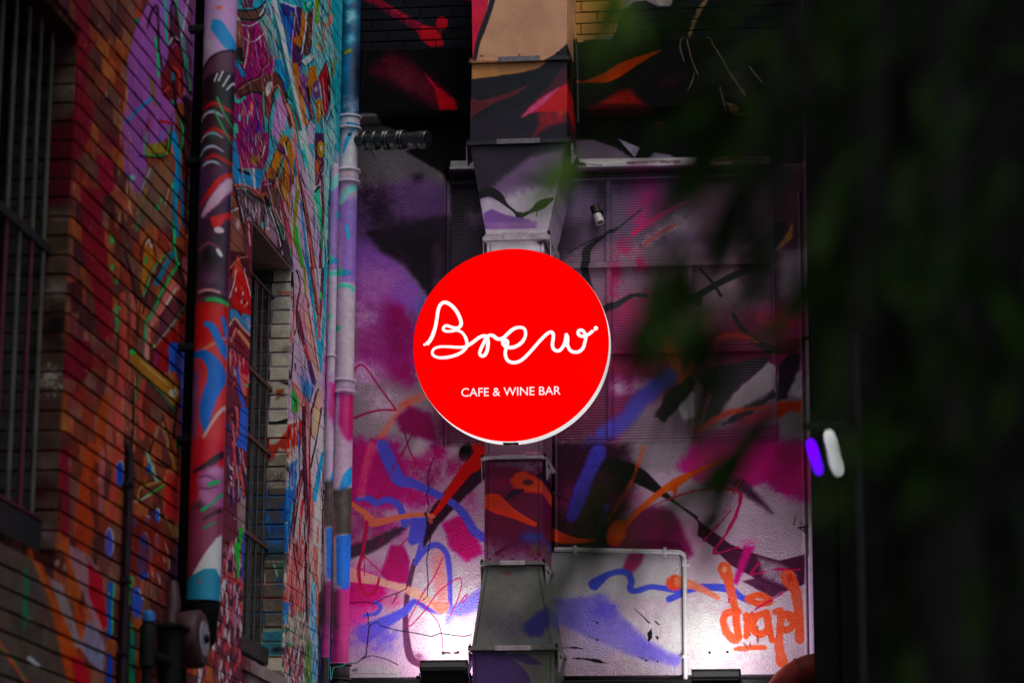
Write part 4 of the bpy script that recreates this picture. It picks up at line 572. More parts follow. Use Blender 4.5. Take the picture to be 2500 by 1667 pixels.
c.E((232, 116, 98), 1140, 225, 30, 70, 12, 4).E((222, 120, 100), 1105, 280, 20, 26).S((210, 96, 90), [(1120, -20), (1130, 100)], 22).S((100, 116, 20), [(985, 20), (985, 250)], 44, 6).S((30, 190, 60), [(1015, 0), (1005, 120), (985, 240)], 14).S((190, 110, 60), [(1060, 250), (1070, 480), (1050, 580)], 16).S((110, 216, 180), [(1085, 480), (1130, 800), (1155, 1120), (1180, 1300)], 26, 4).S((110, 100, 40), [(1195, 660), (1165, 860)], 30, 8, .8)
c.P((134, 8, 32), [(1003, 880), (1098, 700), (1135, 900), (1142, 1130), (1080, 1345), (1058, 1250), (1040, 1050)], 3).P((70, 4, 20), [(1110, 760), (1138, 960), (1140, 1130), (1100, 1200)], 8).S((232, 120, 130), [(1050, 880), (1066, 1050), (1084, 1240)], 12, 4).S((20, 10, 14), [(1000, 880), (1100, 690), (1120, 760)], 7).S((180, 190, 204), [(1160, 1180), (1120, 1300), (1068, 1420)], 16, 3).S((16, 14, 20), [(1165, 1210), (1075, 1430)], 7)
c.P((210, 114, 70), [(700, 730), (765, 720), (800, 900), (835, 1100), (880, 1420), (830, 1400), (740, 950)], 6).P((146, 96, 30), [(700, 720), (760, 710), (780, 820), (720, 860)], 6).P((98, 62, 104), [(785, 810), (885, 870), (890, 1260), (850, 1150), (800, 950)], 8).P((148, 98, 34), [(890, 770), (972, 730), (992, 900), (935, 1000), (925, 1110), (880, 1000)], 6).P((92, 56, 104), [(950, 930), (1000, 900), (1025, 1080), (970, 1140), (930, 1060)], 6).E((170, 150, 200), 975, 1010, 18, 30).P((150, 98, 34), [(970, 1130), (1042, 1120), (1055, 1300), (985, 1420)], 6).S((210, 150, 120), [(1010, 1180), (1020, 1320)], 16, 6)
c.streaks([(230, 140, 90), (190, 90, 50), (96, 50, 90), (30, 16, 26)], [(730, 800), (900, 800), (960, 1400), (850, 1400)], 40, (60, 180), 12, .2, seed=14).S((16, 12, 18), [(880, 990), (900, 1130), (920, 1180)], 26, 6).P((84, 40, 70), [(880, 1100), (930, 1180), (960, 1350), (900, 1340)], 6).S((220, 180, 180), [(920, 1180), (940, 1330)], 8)
c.P((84, 48, 42), [(60, 1040), (150, 950), (330, 880), (520, 810), (592, 900), (650, 1100), (705, 1420), (680, 1470), (600, 1150), (555, 970), (500, 1080), (440, 1360), (400, 1300), (390, 1045), (250, 1040), (120, 1090)], 4)
for p, w in (([(60, 1040), (140, 940), (330, 870), (360, 800)], 12), ([(120, 1095), (250, 1045), (380, 1050)], 18), ([(520, 815), (580, 890), (640, 1090), (700, 1420)], 9), ([(640, 1040), (660, 1100), (700, 1140)], 14), ([(500, 1090), (440, 1370), (440, 1568)], 16)): c.S((14, 10, 14), p, w, 3)
c.S((224, 120, 100), [(110, 1010), (230, 930), (360, 870), (380, 790), (460, 720)], 9, 2).P((206, 182, 166), [(402, 1000), (440, 920), (490, 925), (490, 1010), (430, 1085), (405, 1050)], 5).S((226, 120, 112), [(372, 830), (370, 950), (405, 1060), (435, 1085), (485, 1020), (480, 820)], 9, 2).S((220, 120, 110), [(500, 990), (555, 965), (600, 1090)], 8).P((112, 50, 56), [(400, 1100), (490, 1090), (470, 1250), (420, 1330)], 6).streaks([(214, 110, 110), (160, 80, 80)], [(380, 820), (480, 820), (480, 920), (380, 960)], 16, (30, 80), 8, .2, seed=15)
c.S((60, 190, 146), [(50, 1060), (90, 1150), (165, 1105)], 34, 6).S((20, 150, 86), [(378, 1040), (390, 1300), (440, 1540)], 14, 3).S((20, 140, 90), [(555, 1010), (500, 1120)], 14)
c.P((170, 122, 190), [(555, 1030), (655, 1300), (622, 1490), (592, 1450), (540, 1600), (478, 1520), (500, 1250)], 5).streaks([(210, 120, 140), (140, 96, 170)], [(530, 1150), (640, 1250), (620, 1450), (500, 1450)], 22, (50, 120), 14, 0, seed=17).S((232, 116, 104), [(650, 1180), (710, 1350), (745, 1600)], 34, 5).S((20, 120, 70), [(700, 1160), (740, 1350), (800, 1560)], 12).S((30, 16, 24), [(680, 1180), (740, 1400), (780, 1600)], 7).S((110, 60, 54), [(740, 1250), (800, 1500)], 20)
c.P((170, 142, 200), [(915, 1355), (965, 1400), (955, 1620), (885, 1620), (872, 1430)], 5).S((14, 12, 16), [(868, 1440), (910, 1350), (960, 1400)], 8).S((30, 130, 180), [(945, 1440), (950, 1600)], 10).P((110, 178, 190), [(1060, 1420), (1200, 1300), (1210, 1620), (1060, 1620)], 10)
for x, y, rx, ry, k in ((116, 1330, 14, 42, (90, 196, 150)), (206, 1345, 9, 66, (90, 196, 150)), (70, 1480, 30, 90, (60, 190, 130)), (252, 1230, 16, 80, (226, 116, 100)), (147, 1275, 9, 46, (226, 116, 100)), (160, 1540, 10, 50, (60, 190, 120))): c.E(k, x, y, rx, ry, 0, 4)
c.S((52, 26, 100), [(310, 1150), (320, 1480)], 26, 8).S((40, 90, 150), [(375, 1400), (370, 1568)], 30, 10, .7)
c.F(560, 330, 4.613)
c.P((118, 22, 84), [(70, -20), (445, -20), (440, 230), (385, 380), (120, 370), (80, 180)], 10).streaks([(20, 120, 160), (60, 30, 110), (150, 150, 90), (90, 200, 150), (214, 90, 96)], [(90, 0), (430, 0), (400, 350), (110, 350)], 40, (60, 160), 12, .1, a=.8, seed=18).A((122, 100, 30), 280, 280, 90, 60, .85).S((196, 196, 140), [(405, 90), (370, 250)], 16, 6)
c.P((16, 116, 172), [(10, 80), (60, 60), (105, 220), (112, 390), (255, 410), (400, 390), (335, 610), (225, 590), (50, 545)], 6).S((200, 170, 190), [(270, 380), (285, 600)], 24, 8).S((16, 10, 20), [(112, 395), (228, 440)], 30, 5).S((224, 116, 110), [(118, 230), (150, 420), (162, 520)], 12).S((60, 190, 130), [(30, 300), (20, 800)], 12)
c.P((150, 98, 12), [(585, -20), (655, 30), (722, 200), (724, 420), (695, 920), (650, 800), (588, 620), (600, 420), (620, 180), (505, 470), (400, 480), (470, 320), (540, 150)], 4).A((176, 120, 20), 530, 330, 40, 90, .7).P((80, 36, 72), [(555, 70), (625, 150), (612, 240), (530, 165)], 6).S((98, 44, 84), [(628, 170), (680, 420), (692, 600), (702, 900)], 26, 5).S((190, 120, 150), [(650, 320), (680, 440)], 8).A((110, 50, 60), 480, 430, 70, 40, .7)
for p, w in (([(540, 90), (470, 320), (400, 470)], 8), ([(655, 30), (610, 240), (545, 420), (500, 520)], 10), ([(590, 430), (580, 640)], 8), ([(655, 20), (725, 210), (728, 420), (700, 640), (696, 900)], 8), ([(615, 380), (615, 520)], 12)): c.S((16, 10, 14), p, w, 2.5)
c.S((224, 120, 120), [(580, 20), (480, 240), (420, 450)], 7, 2).S((20, 160, 100), [(605, 290), (570, 430), (520, 540)], 10, 3).S((30, 150, 60), [(655, 130), (650, 220)], 16, 4)
c.P((78, 34, 54), [(335, 645), (370, 515), (525, 485), (512, 560), (440, 625), (352, 662)], 4).S((232, 110, 108), [(340, 640), (362, 525), (420, 505), (528, 492)], 11, 2).S((140, 90, 110), [(390, 560), (470, 545)], 18, 8).S((14, 8, 12), [(400, 500), (520, 495)], 7)
c.P((72, 62, 70), [(55, 590), (200, 600), (395, 745), (415, 850), (385, 1030), (330, 1045), (270, 950), (270, 1500), (200, 1400), (120, 850)], 5).S((14, 10, 14), [(60, 590), (105, 820), (190, 1150), (250, 1450)], 26, 4).S((224, 104, 100), [(65, 565), (150, 552), (235, 590), (335, 655)], 18, 3).S((150, 146, 158), [(70, 600), (200, 620), (380, 745)], 10, 3).S((14, 10, 14), [(200, 630), (400, 770), (420, 850), (370, 1000)], 22, 5)
c.streaks([(214, 110, 110), (220, 210, 214), (110, 70, 76), (24, 18, 24)], [(160, 720), (380, 780), (350, 1000), (180, 1000)], 40, (50, 130), 12, .1, seed=20).S((226, 220, 224), [(100, 700), (160, 950), (230, 1300), (250, 1560)], 8, 3).P((96, 42, 52), [(160, 950), (260, 980), (262, 1600), (220, 1600)], 8, .9).S((210, 130, 130), [(215, 1000), (235, 1250)], 16, 6)
c.P((112, 76, 62), [(0, 860), (95, 830), (140, 1050), (165, 1330), (0, 1400)], 6).S((220, 206, 190), [(20, 860), (95, 825)], 20).A((220, 180, 190), 95, 1010, 26, 60, .8).P((60, 24, 34), [(0, 1290), (180, 1330), (262, 1600), (0, 1600)], 8).P((224, 70, 60), [(92, 1345), (185, 1600), (20, 1600)], 4).S((236, 110, 96), [(10, 1490), (110, 1390), (200, 1370)], 16)
c.P((88, 64, 54), [(450, 690), (580, 550), (560, 860), (520, 850)], 8).S((14, 10, 12), [(560, 560), (530, 690)], 10)
c.P((56, 46, 52), [(385, 760), (465, 690), (560, 850), (625, 1100), (725, 1480), (690, 1460), (560, 1330), (395, 1080)], 4).P((120, 96, 110), [(400, 900), (450, 880), (540, 1140), (540, 1280), (400, 1090)], 8).E((230, 230, 240), 434, 970, 12, 50, -8).E((240, 236, 240), 436, 1052, 18, 18).S((232, 228, 230), [(445, 820), (540, 1080), (600, 1350)], 9).S((232, 228, 230), [(520, 830), (610, 1060), (620, 1180)], 6).S((0, 116, 90), [(535, 930), (570, 1040), (595, 1170)], 22, 4).S((226, 110, 104), [(468, 710), (520, 900), (552, 1010)], 11).S((14, 10, 14), [(440, 760), (520, 980), (590, 1200), (580, 1300)], 18, 4).S((14, 10, 14), [(400, 700), (440, 780)], 40, 6).E((0, 160, 130), 372, 1010, 14, 40)
c.P((116, 56, 74), [(568, 640), (625, 750), (692, 1050), (725, 1420), (650, 1100), (590, 900)], 5).S((210, 150, 166), [(618, 760), (655, 930)], 16, 5).S((190, 80, 90), [(650, 980), (700, 1250)], 16).S((20, 12, 18), [(572, 640), (600, 900), (700, 1400)], 7).S((210, 206, 200), [(700, 600), (690, 900), (720, 1300), (730, 1600)], 7)
c.P((156, 136, 184), [(700, 560), (800, 640), (860, 1100), (930, 1600), (730, 1600), (705, 1000)], 8).P((164, 140, 196), [(790, 290), (950, 540), (995, 900), (1025, 1200), (1005, 1600), (950, 1600), (850, 900), (790, 600)], 8).streaks([(110, 160, 200), (190, 160, 200), (120, 96, 160)], [(720, 650), (960, 600), (1000, 1500), (760, 1500)], 40, (60, 200), 16, .1, a=.6, seed=22)
c.S((110, 116, 26), [(760, 350), (766, 600), (745, 850), (725, 1150), (780, 1320), (860, 1600)], [22, 34, 46, 34, 36, 26], 4).S((226, 220, 130), [(770, 380), (770, 620)], 9).S((20, 176, 50), [(750, 1040), (760, 1160), (800, 1330), (840, 1480)], [34, 40, 30, 20], 5).S((90, 90, 20), [(722, 1180), (790, 1400), (840, 1600)], 10).S((16, 120, 190), [(800, 760), (850, 1150), (890, 1600)], [16, 24, 50], 5).S((16, 100, 140), [(740, 240), (745, 460)], 26, 6).S((220, 90, 90), [(735, 0), (760, 300), (790, 560)], 24, 6).S((226, 120, 110), [(690, 0), (735, 250)], 24, 6)
c.S((150, 226, 200), [(800, -20), (860, 170), (920, 380), (948, 600)], [60, 90, 70, 40], 8).S((24, 170, 100), [(830, 100), (890, 380), (920, 640), (990, 1080)], 12).S((60, 170, 200), [(830, 180), (860, 360)], 30, 8).S((140, 220, 190), [(900, 560), (980, 1080)], 20, 8, .8)
c.S((114, 68, 56), [(785, 470), (850, 800), (905, 1150), (965, 1600)], [26, 44, 50, 60], 4).S((20, 12, 16), [(790, 420), (820, 700), (890, 1150), (940, 1560)], 8).S((236, 96, 90), [(905, 1170), (960, 1520)], 18, 5).S((220, 30, 44), [(842, 628), (962, 795)], 9)
c.P((74, 36, 74), [(965, -20), (1065, -20), (1075, 300), (1000, 420), (965, 560)], 6).E((168, 116, 20), 1028, 160, 44, 96).E((236, 220, 190), 1034, 150, 12, 34).P((196, 90, 30), [(975, 260), (1030, 300), (1010, 380), (970, 480)], 6).P((80, 34, 50), [(1070, 260), (1080, 330), (1000, 560), (960, 570), (1000, 420)], 5).S((226, 130, 140), [(1072, 340), (1010, 430), (968, 560)], 8).S((200, 220, 220), [(955, 20), (952, 650), (980, 680)], 8).S((14, 12, 14), [(965, 640), (1010, 590)], 30, 5)
c.P((126, 200, 194), [(1070, -20), (1195, -20), (1160, 400), (1115, 1600), (1060, 1600), (1070, 500)], 6).streaks([(170, 214, 210), (60, 150, 170), (30, 50, 60)], [(1080, 0), (1170, 0), (1120, 1560), (1070, 1560)], 44, (80, 260), 14, 0, a=.6, seed=24)
c.P((14, 190, 110), [(945, 690), (1010, 590), (1035, 800), (1055, 1270), (1022, 1060), (975, 800)], 5).S((90, 230, 160), [(1000, 650), (1010, 850)], 12, 5).S((90, 54, 48), [(1042, 470), (1052, 900), (1030, 1250), (1015, 1600)], 30, 4).S((20, 130, 80), [(1045, 1050), (1040, 1280)], 24, 5).S((10, 132, 180), [(1080, 1250), (1085, 1600)], 24)
c.F(560, 660, 4.613)                                         # either side of the far window
c.P((186, 28, 24), [(78, 20), (150, 5), (250, 290), (250, 520), (15, 412), (58, 170)], 4).streaks([(110, 30, 30), (220, 60, 46)], [(80, 60), (200, 100), (240, 450), (40, 380)], 30, (60, 160), 16, .2, seed=26)
for x, y in ((72, 215), (150, 260), (140, 350), (195, 380)): c.E((240, 226, 224), x, y, 8, 26, 8)
c.S((240, 170, 170), [(80, 0), (50, 150), (5, 310)], 13, 3).S((238, 176, 180), [(165, -20), (245, 300)], 12, 3).P((36, 112, 150), [(5, 430), (62, 445), (250, 520), (250, 730), (145, 640), (62, 545), (0, 640)], 5).S((140, 130, 180), [(200, 560), (235, 640)], 50, 12, .8).S((120, 20, 24), [(120, 460), (130, 500)], 34, 6)
c.P((98, 34, 46), [(0, 640), (70, 590), (250, 780), (250, 1040), (60, 880), (0, 800)], 5).S((236, 130, 120), [(0, 620), (64, 540), (150, 650), (250, 750)], 24, 4).S((220, 120, 90), [(105, 690), (250, 880)], 40, 6).S((226, 110, 100), [(20, 800), (70, 660)], 30, 6).S((24, 12, 18), [(30, 860), (130, 940), (250, 1050)], 12).P((170, 40, 60), [(90, 980), (200, 1020), (240, 1150), (240, 1220), (120, 1140)], 10).streaks([(236, 150, 150), (150, 20, 60), (90, 24, 50), (226, 80, 80)], [(0, 880), (240, 1060), (230, 1400), (0, 1300)], 50, (60, 200), 18, .1, seed=28)
c.P((222, 92, 90), [(100, 1130), (240, 1210), (222, 1420), (150, 1400)], 6, .9).S((8, 84, 200), [(88, 1100), (110, 1330), (150, 1480), (170, 1600)], [26, 40, 50, 50], 4).S((24, 12, 18), [(0, 1180), (80, 1260), (190, 1500)], 12).S((40, 190, 90), [(180, 1290), (215, 1300)], 20).S((120, 20, 16), [(210, 1330), (205, 1600)], 26)
c.P((164, 144, 180), [(690, -20), (1060, -20), (1040, 1300), (880, 1500), (700, 1200)], 6)
for p, w in (([(705, -20), (722, 300), (712, 900), (695, 1210)], 17), ([(760, 0), (800, 180), (770, 330), (760, 560), (800, 860)], 20), ([(730, 720), (765, 620)], 14), ([(850, 260), (890, 420)], 10), ([(780, 0), (840, 150), (900, 400)], 7)): c.S((36, 18, 34), p, w, 3)
c.S((230, 100, 96), [(745, 280), (722, 560), (708, 800)], 24, 4).S((216, 210, 160), [(735, 0), (745, 250)], 8).S((110, 110, 40), [(845, -20), (860, 250)], 30, 5)
c.P((172, 120, 132), [(805, 215), (872, 380), (925, 620), (965, 900), (1015, 1240), (960, 1110), (880, 850), (800, 550), (775, 400)], 4).P((232, 130, 116), [(850, 400), (925, 620), (1015, 1210), (985, 1190), (905, 850), (850, 600)], 5).S((240, 170, 150), [(880, 720), (930, 900)], 16, 6).S((90, 36, 54), [(765, 470), (820, 740), (880, 960), (960, 1260)], 44, 5).S((226, 90, 80), [(850, 850), (900, 1000)], 30, 8).S((30, 14, 26), [(870, 380), (925, 640), (1000, 1130)], 8)
c.S((238, 214, 204), [(745, 640), (830, 950), (872, 1100), (925, 1290)], 10).P((46, 40, 96), [(860, 950), (915, 1070), (975, 1310), (925, 1270)], 5)
c.P((8, 136, 186), [(870, -20), (910, -20), (960, 450), (1010, 800), (1040, 790), (1055, 450), (1058, -20), (1092, -20), (1080, 600), (1032, 1190), (1000, 960), (940, 480)], 4).S((90, 200, 210), [(1062, 470), (1078, 620)], 8)
c.S((90, 56, 54), [(925, -20), (970, 300), (1002, 580)], [50, 44, 16], 5).S((84, 50, 54), [(1052, -20), (1032, 350), (1012, 620)], [30, 34, 14], 5).S((240, 100, 92), [(935, 0), (985, 280), (1010, 560), (1012, 760)], 18, 4).S((160, 40, 40), [(1040, 300), (1020, 540)], 8).E((60, 210, 80), 1030, 285, 12, 44).E((60, 220, 80), 995, 525, 12, 20).S((238, 90, 84), [(1008, 590), (1012, 760)], 26, 5)
c.P((160, 144, 194), [(768, 770), (865, 1050), (945, 1310), (892, 1490), (740, 1285), (708, 1180), (720, 980)], 4).A((30, 110, 206), 880, 1350, 70, 110, .95).A((70, 110, 200), 830, 1230, 60, 80, .6).S((36, 24, 50), [(810, 1080), (840, 1190)], 10).S((36, 24, 50), [(735, 1050), (745, 1110)], 16).S((20, 20, 40), [(870, 1430), (895, 1490), (945, 1320)], 9)
c.P((222, 116, 110), [(688, 1215), (760, 1290), (890, 1490), (900, 1600), (780, 1600), (700, 1340)], 6).P((20, 186, 70), [(706, 1315), (785, 1470), (775, 1600), (705, 1600), (692, 1400)], 4).streaks([(10, 110, 50), (20, 60, 40)], [(710, 1380), (770, 1460), (760, 1560), (710, 1560)], 14, (30, 80), 9, .1, seed=30).streaks([(180, 60, 70), (240, 190, 190)], [(790, 1400), (880, 1500), (880, 1600), (790, 1600)], 14, (40, 100), 9, .2, seed=31)
c.P((230, 136, 120), [(985, 1180), (1055, 1420), (1015, 1600), (925, 1600), (960, 1420), (1005, 1330)], 5).S((60, 26, 36), [(1000, 1340), (960, 1450), (930, 1600)], 22, 4).P((170, 110, 150), [(1050, 1000), (1110, 900), (1110, 1700), (1050, 1700)], 8)
c.F(560, 1000, 4.613)
c.P((60, 28, 44), [(-20, -20), (230, -20), (200, 1100), (-20, 1100)], 10).streaks([(222, 80, 84), (40, 20, 36), (190, 170, 170), (96, 40, 80), (120, 30, 50), (30, 60, 120)], [(-10, 0), (210, 0), (180, 1100), (-10, 1100)], 130, (80, 260), 22, .1, seed=33)
c.P((8, 88, 200), [(120, -20), (212, -20), (205, 490), (150, 430), (80, 410), (112, 250)], 5).S((232, 90, 90), [(85, -20), (90, 200), (40, 390)], 26, 5).S((226, 80, 80), [(50, 400), (70, 640), (90, 760)], 26, 5).S((24, 12, 20), [(0, 40), (100, 240), (195, 320)], 12).S((236, 90, 80), [(120, 640), (160, 960)], 24)
for y in (650, 760, 830): c.E((226, 222, 200), 20, y, 8, 30, -30)
c.P((130, 120, 116), [(80, 1050), (190, 980), (185, 1400), (90, 1350)], 14, .8).S((24, 150, 60), [(130, 1350), (120, 1500)], 44, 8).S((8, 80, 190), [(165, 1400), (155, 1600)], 30)
c.P((190, 170, 166), [(660, 130), (830, 100), (840, 700), (660, 640)], 6).P((186, 34, 20), [(668, 170), (815, 125), (812, 400), (740, 412), (668, 440)], 4).streaks([(236, 140, 120), (150, 20, 14), (240, 220, 210)], [(680, 190), (800, 170), (790, 440), (680, 560)], 36, (80, 220), 11, 0, seed=35).S((8, 88, 196), [(770, 230), (785, 450), (790, 720)], 15).P((24, 106, 196), [(678, 615), (765, 555), (765, 900), (725, 1120), (655, 960)], 5).streaks([(120, 170, 220), (14, 70, 150), (150, 130, 190)], [(680, 640), (760, 640), (740, 1050), (670, 950)], 24, (60, 180), 16, 0, seed=36).P((30, 96, 186), [(645, 910), (745, 890), (710, 1600), (625, 1600)], 6, .95).S((40, 160, 230), [(710, 1040), (690, 1240)], 24)
c.S((70, 34, 52), [(840, -20), (850, 500), (880, 1100), (905, 1600)], 50, 5).S((224, 106, 108), [(880, -20), (888, 500), (915, 1100), (912, 1600)], 44, 5).S((240, 170, 164), [(870, 100), (885, 500)], 10).S((40, 18, 30), [(920, 0), (905, 500), (900, 1100), (900, 1600)], 12).S((40, 18, 30), [(820, 0), (825, 500), (850, 1000)], 10)
c.P((240, 146, 122), [(940, -20), (1035, -20), (1005, 220), (960, 330), (928, 250)], 4).S((40, 18, 30), [(1035, -20), (995, 280), (950, 480), (915, 650)], 18, 3).S((40, 18, 30), [(925, -20), (920, 250), (960, 330)], 10).S((210, 210, 190), [(930, 340), (932, 440)], 16)
c.P((182, 152, 172), [(1030, 60), (1070, -20), (1060, 1000), (960, 1120), (915, 700), (970, 450)], 5).S((8, 130, 218), [(1052, 480), (1010, 700), (960, 1010)], [26, 50, 50], 4).S((220, 90, 80), [(915, 800), (930, 950), (945, 1200)], 18)
c.S((74, 38, 50), [(830, 690), (780, 900), (735, 1180), (695, 1600)], 56, 5).S((214, 110, 110), [(815, 760), (735, 1200)], 12).S((220, 212, 200), [(800, 1080), (745, 1400), (745, 1600)], 32, 5).S((200, 58, 60), [(830, 1020), (800, 1260), (785, 1600)], 34, 5).S((40, 18, 30), [(835, 900), (855, 1200), (830, 1600)], 12)
c.P((208, 192, 186), [(950, 1120), (1055, 1000), (1035, 1620), (935, 1620)], 6).S((238, 96, 84), [(1000, 1320), (985, 1600)], 26, 6).streaks([(160, 140, 140), (226, 120, 110)], [(950, 1150), (1040, 1100), (1030, 1560), (950, 1560)], 26, (60, 180), 10, 0, seed=38).S((90, 40, 54), [(1055, 1000), (1045, 1620)], 14)
c.F(560, 1330, 4.653)
c.streaks([(206, 190, 200), (100, 44, 60), (214, 66, 66), (24, 16, 22), (150, 96, 120), (230, 226, 226)], [(-20, 0), (165, 0), (140, 1600), (-400, 1600)], 260, (60, 200), 26, 0, a=.95, seed=40).S((236, 80, 80), [(0, 330), (60, 430), (130, 380), (150, 500)], 44, 8).S((40, 150, 60), [(90, 0), (95, 380)], [70, 20], 8).S((8, 84, 190), [(155, -10), (150, 400)], 24)
c.P((214, 96, 92), [(665, -20), (905, -20), (850, 500), (800, 700), (650, 700)], 6, .95).streaks([(70, 34, 50), (214, 190, 184), (232, 110, 96), (120, 50, 60), (190, 60, 60)], [(660, 0), (910, 0), (860, 760), (630, 760)], 110, (120, 360), 15, -.08, a=.9, seed=42).S((40, 20, 30), [(725, -20), (750, 200), (800, 440)], 14).S((24, 16, 22), [(870, -20), (870, 420), (880, 860)], 24).S((226, 220, 214), [(830, 0), (845, 400)], 7).S((230, 80, 70), [(905, 0), (915, 560), (900, 720)], 14)
c.P((202, 186, 178), [(905, -20), (1055, -20), (1050, 620), (960, 700), (915, 420)], 6, .95).S((234, 100, 86), [(975, 40), (985, 300), (1000, 560), (990, 900)], [60, 46, 40, 20], 8).streaks([(234, 100, 86), (150, 130, 126), (40, 30, 34)], [(920, 0), (1040, 0), (1020, 700), (940, 500)], 44, (60, 200), 10, 0, seed=44).P((90, 150, 216), [(930, 430), (990, 440), (965, 900), (1010, 1080), (985, 1620), (930, 1620), (940, 1080), (905, 980), (915, 720)], 5).streaks([(20, 96, 190), (190, 190, 210), (60, 130, 210)], [(930, 480), (985, 480), (1000, 1560), (920, 1560)], 50, (100, 280), 12, 0, seed=45)
c.P((66, 60, 58), [(1010, 560), (1062, 480), (1062, 1620), (1005, 1620)], 6, .95).S((40, 60, 90), [(1030, 950), (1025, 1600)], 30, 10)
c.P((170, 150, 136), [(640, 820), (860, 780), (860, 1150), (620, 1100)], 14, .9).streaks([(120, 96, 84), (200, 184, 172), (60, 40, 44), (30, 110, 70), (210, 90, 80)], [(640, 750), (860, 750), (850, 1250), (615, 1250)], 110, (40, 130), 14, -.1, a=.9, seed=47).P((60, 110, 44), [(855, 1120), (935, 1130), (930, 1620), (850, 1620)], 8, .9).streaks([(30, 130, 50), (150, 160, 90), (40, 40, 40)], [(860, 1100), (930, 1100), (930, 1600), (855, 1600)], 36, (80, 220), 11, 0, seed=48)
c.streaks([(220, 210, 214), (206, 80, 80), (70, 40, 56), (20, 16, 20), (180, 130, 150)], [(615, 1150), (855, 1180), (840, 1600), (605, 1600)], 130, (60, 180), 22, 0, a=.95, seed=50).P((20, 100, 190), [(622, 640), (690, 650), (660, 850), (622, 900)], 8, .9).E((30, 150, 80), 700, 1140, 16, 30).A((40, 130, 120), 660, 1080, 40, 60, .5)

# last coat: thin outlines, drips and scratches over the far end
c.F(0, 0, 1)
LT = [(232, 170, 160), (150, 220, 200), (226, 120, 108), (230, 220, 210), (170, 150, 200), (60, 190, 130)]; DK = [(20, 12, 18), (40, 20, 34), (26, 30, 40), (14, 60, 60)]
c.streaks(LT, [(575, 0), (830, 0), (810, 560), (580, 560)], 150, (14, 70), 1.6, .22, soft=.6, a=.85, seed=61)
c.streaks(DK, [(575, 0), (830, 0), (810, 560), (580, 560)], 170, (20, 90), 1.9, .2, soft=.6, a=.9, seed=62)
c.streaks(LT, [(710, 560), (810, 560), (795, 1200), (690, 1200)], 60, (20, 110), 1.5, .08, soft=.6, a=.8, seed=63)
c.streaks(DK, [(710, 560), (812, 560), (800, 1200), (690, 1200)], 90, (20, 130), 1.8, .08, soft=.6, a=.85, seed=64)
c.streaks(DK+LT[:4], [(690, 1150), (800, 1150), (790, 1667), (690, 1667)], 150, (16, 80), 1.7, 0, soft=.6, a=.9, seed=65)
c.streaks(DK+[(180, 80, 70), (150, 110, 80), (60, 20, 30)], [(300, 200), (455, 100), (440, 1400), (300, 1400)], 130, (14, 70), 2.0, .05, soft=.8, a=.7, seed=66)
c.streaks([(30, 14, 16), (150, 110, 84), (90, 20, 34), (60, 40, 34)], [(170, 0), (300, 0), (300, 1640), (60, 1640)], 170, (8, 40), 2.4, .0, soft=1, a=.6, seed=67)
c.streaks([(190, 168, 150), (160, 120, 96), (196, 120, 70)], [(180, 60), (330, 60), (330, 1640), (60, 1640)], 150, (4, 18), 3.2, 0, soft=.8, a=.7, seed=70)
c.streaks([(236, 226, 214), (200, 190, 180), (230, 150, 130)], [(560, 700), (800, 0), (800, 1640), (540, 1640)], 160, (3, 14), 1.3, 0, soft=.5, a=.85, seed=71)
# ================================================================ canvases for the window jambs
YJ1, YJ2 = 13.02, 18.18                        # far jambs of the near and the far barred window
cvJ = Canvas('far_jamb_paint', ('Y', YJ2), XL-.34, XL+.02, 3.4, 6.6, .004, .004, (172, 166, 152)); c = cvJ
c.F(560, 660, 4.613).A((90, 66, 54), 640, 880, 50, 60, .5).P((188, 74, 40), [(545, 235), (690, 235), (690, 270), (545, 275)], 12, .6).P((30, 26, 34), [(540, 1245), (690, 1255), (690, 1300), (600, 1280)], 10, .9).P((150, 70, 24), [(525, 1345), (620, 1330), (600, 1420), (540, 1440)], 8, .9).speck((80, 60, 50), 590, 1420, 90, 50, 60, 5)
c.F(560, 1000, 4.613).S((14, 10, 18), [(400, 150), (540, 150), (680, 110)], 36, 8).P((170, 46, 30), [(420, 400), (530, 385), (660, 210), (660, 470), (560, 420), (490, 590), (420, 600)], 16, .9).P((120, 112, 100), [(400, 560), (660, 480), (660, 900), (400, 900)], 16, .8).speck((60, 52, 46), 560, 780, 100, 80, 120, 6)
c.P((84, 74, 70), [(300, 890), (670, 880), (670, 1700), (300, 1700)], 8).A((20, 80, 160), 610, 1150, 70, 160, .9).A((24, 70, 140), 560, 1320, 140, 90, .8).A((30, 100, 160), 540, 1480, 120, 90, .9).A((0, 110, 200), 430, 1250, 40, 200, .5)
c.F(560, 1330, 4.653).P((88, 80, 74), [(300, 190), (700, 190), (700, 960), (300, 960)], 20, .9).A((24, 80, 110), 520, 80, 140, 60, .8).S((120, 220, 220), [(508, 225), (530, 290), (545, 350)], 16, 4).A((10, 120, 90), 610, 250, 40, 60, .7).A((20, 84, 130), 580, 430, 60, 70, .7).A((120, 80, 50), 570, 740, 60, 60, .6).A((130, 120, 106), 470, 900, 90, 40, .6).P((20, 100, 120), [(300, 990), (640, 960), (640, 1250), (300, 1250)], 24, .8).A((16, 12, 18), 540, 1180, 80, 40, .9)
cvK = Canvas('near_jamb_paint', ('Y', YJ1), XL-.34, XL+.02, 3.2, 6.6, .005, .005, (112, 90, 78)); c = cvK
c.F(0, 0, 2.8).A((176, 160, 150), 430, 600, 90, 120, .7).A((110, 70, 66), 470, 300, 70, 80, .6).P((120, 14, 46), [(300, 900), (560, 760), (560, 1380), (300, 1420)], 40, .9).A((150, 130, 120), 420, 1480, 110, 60, .6)
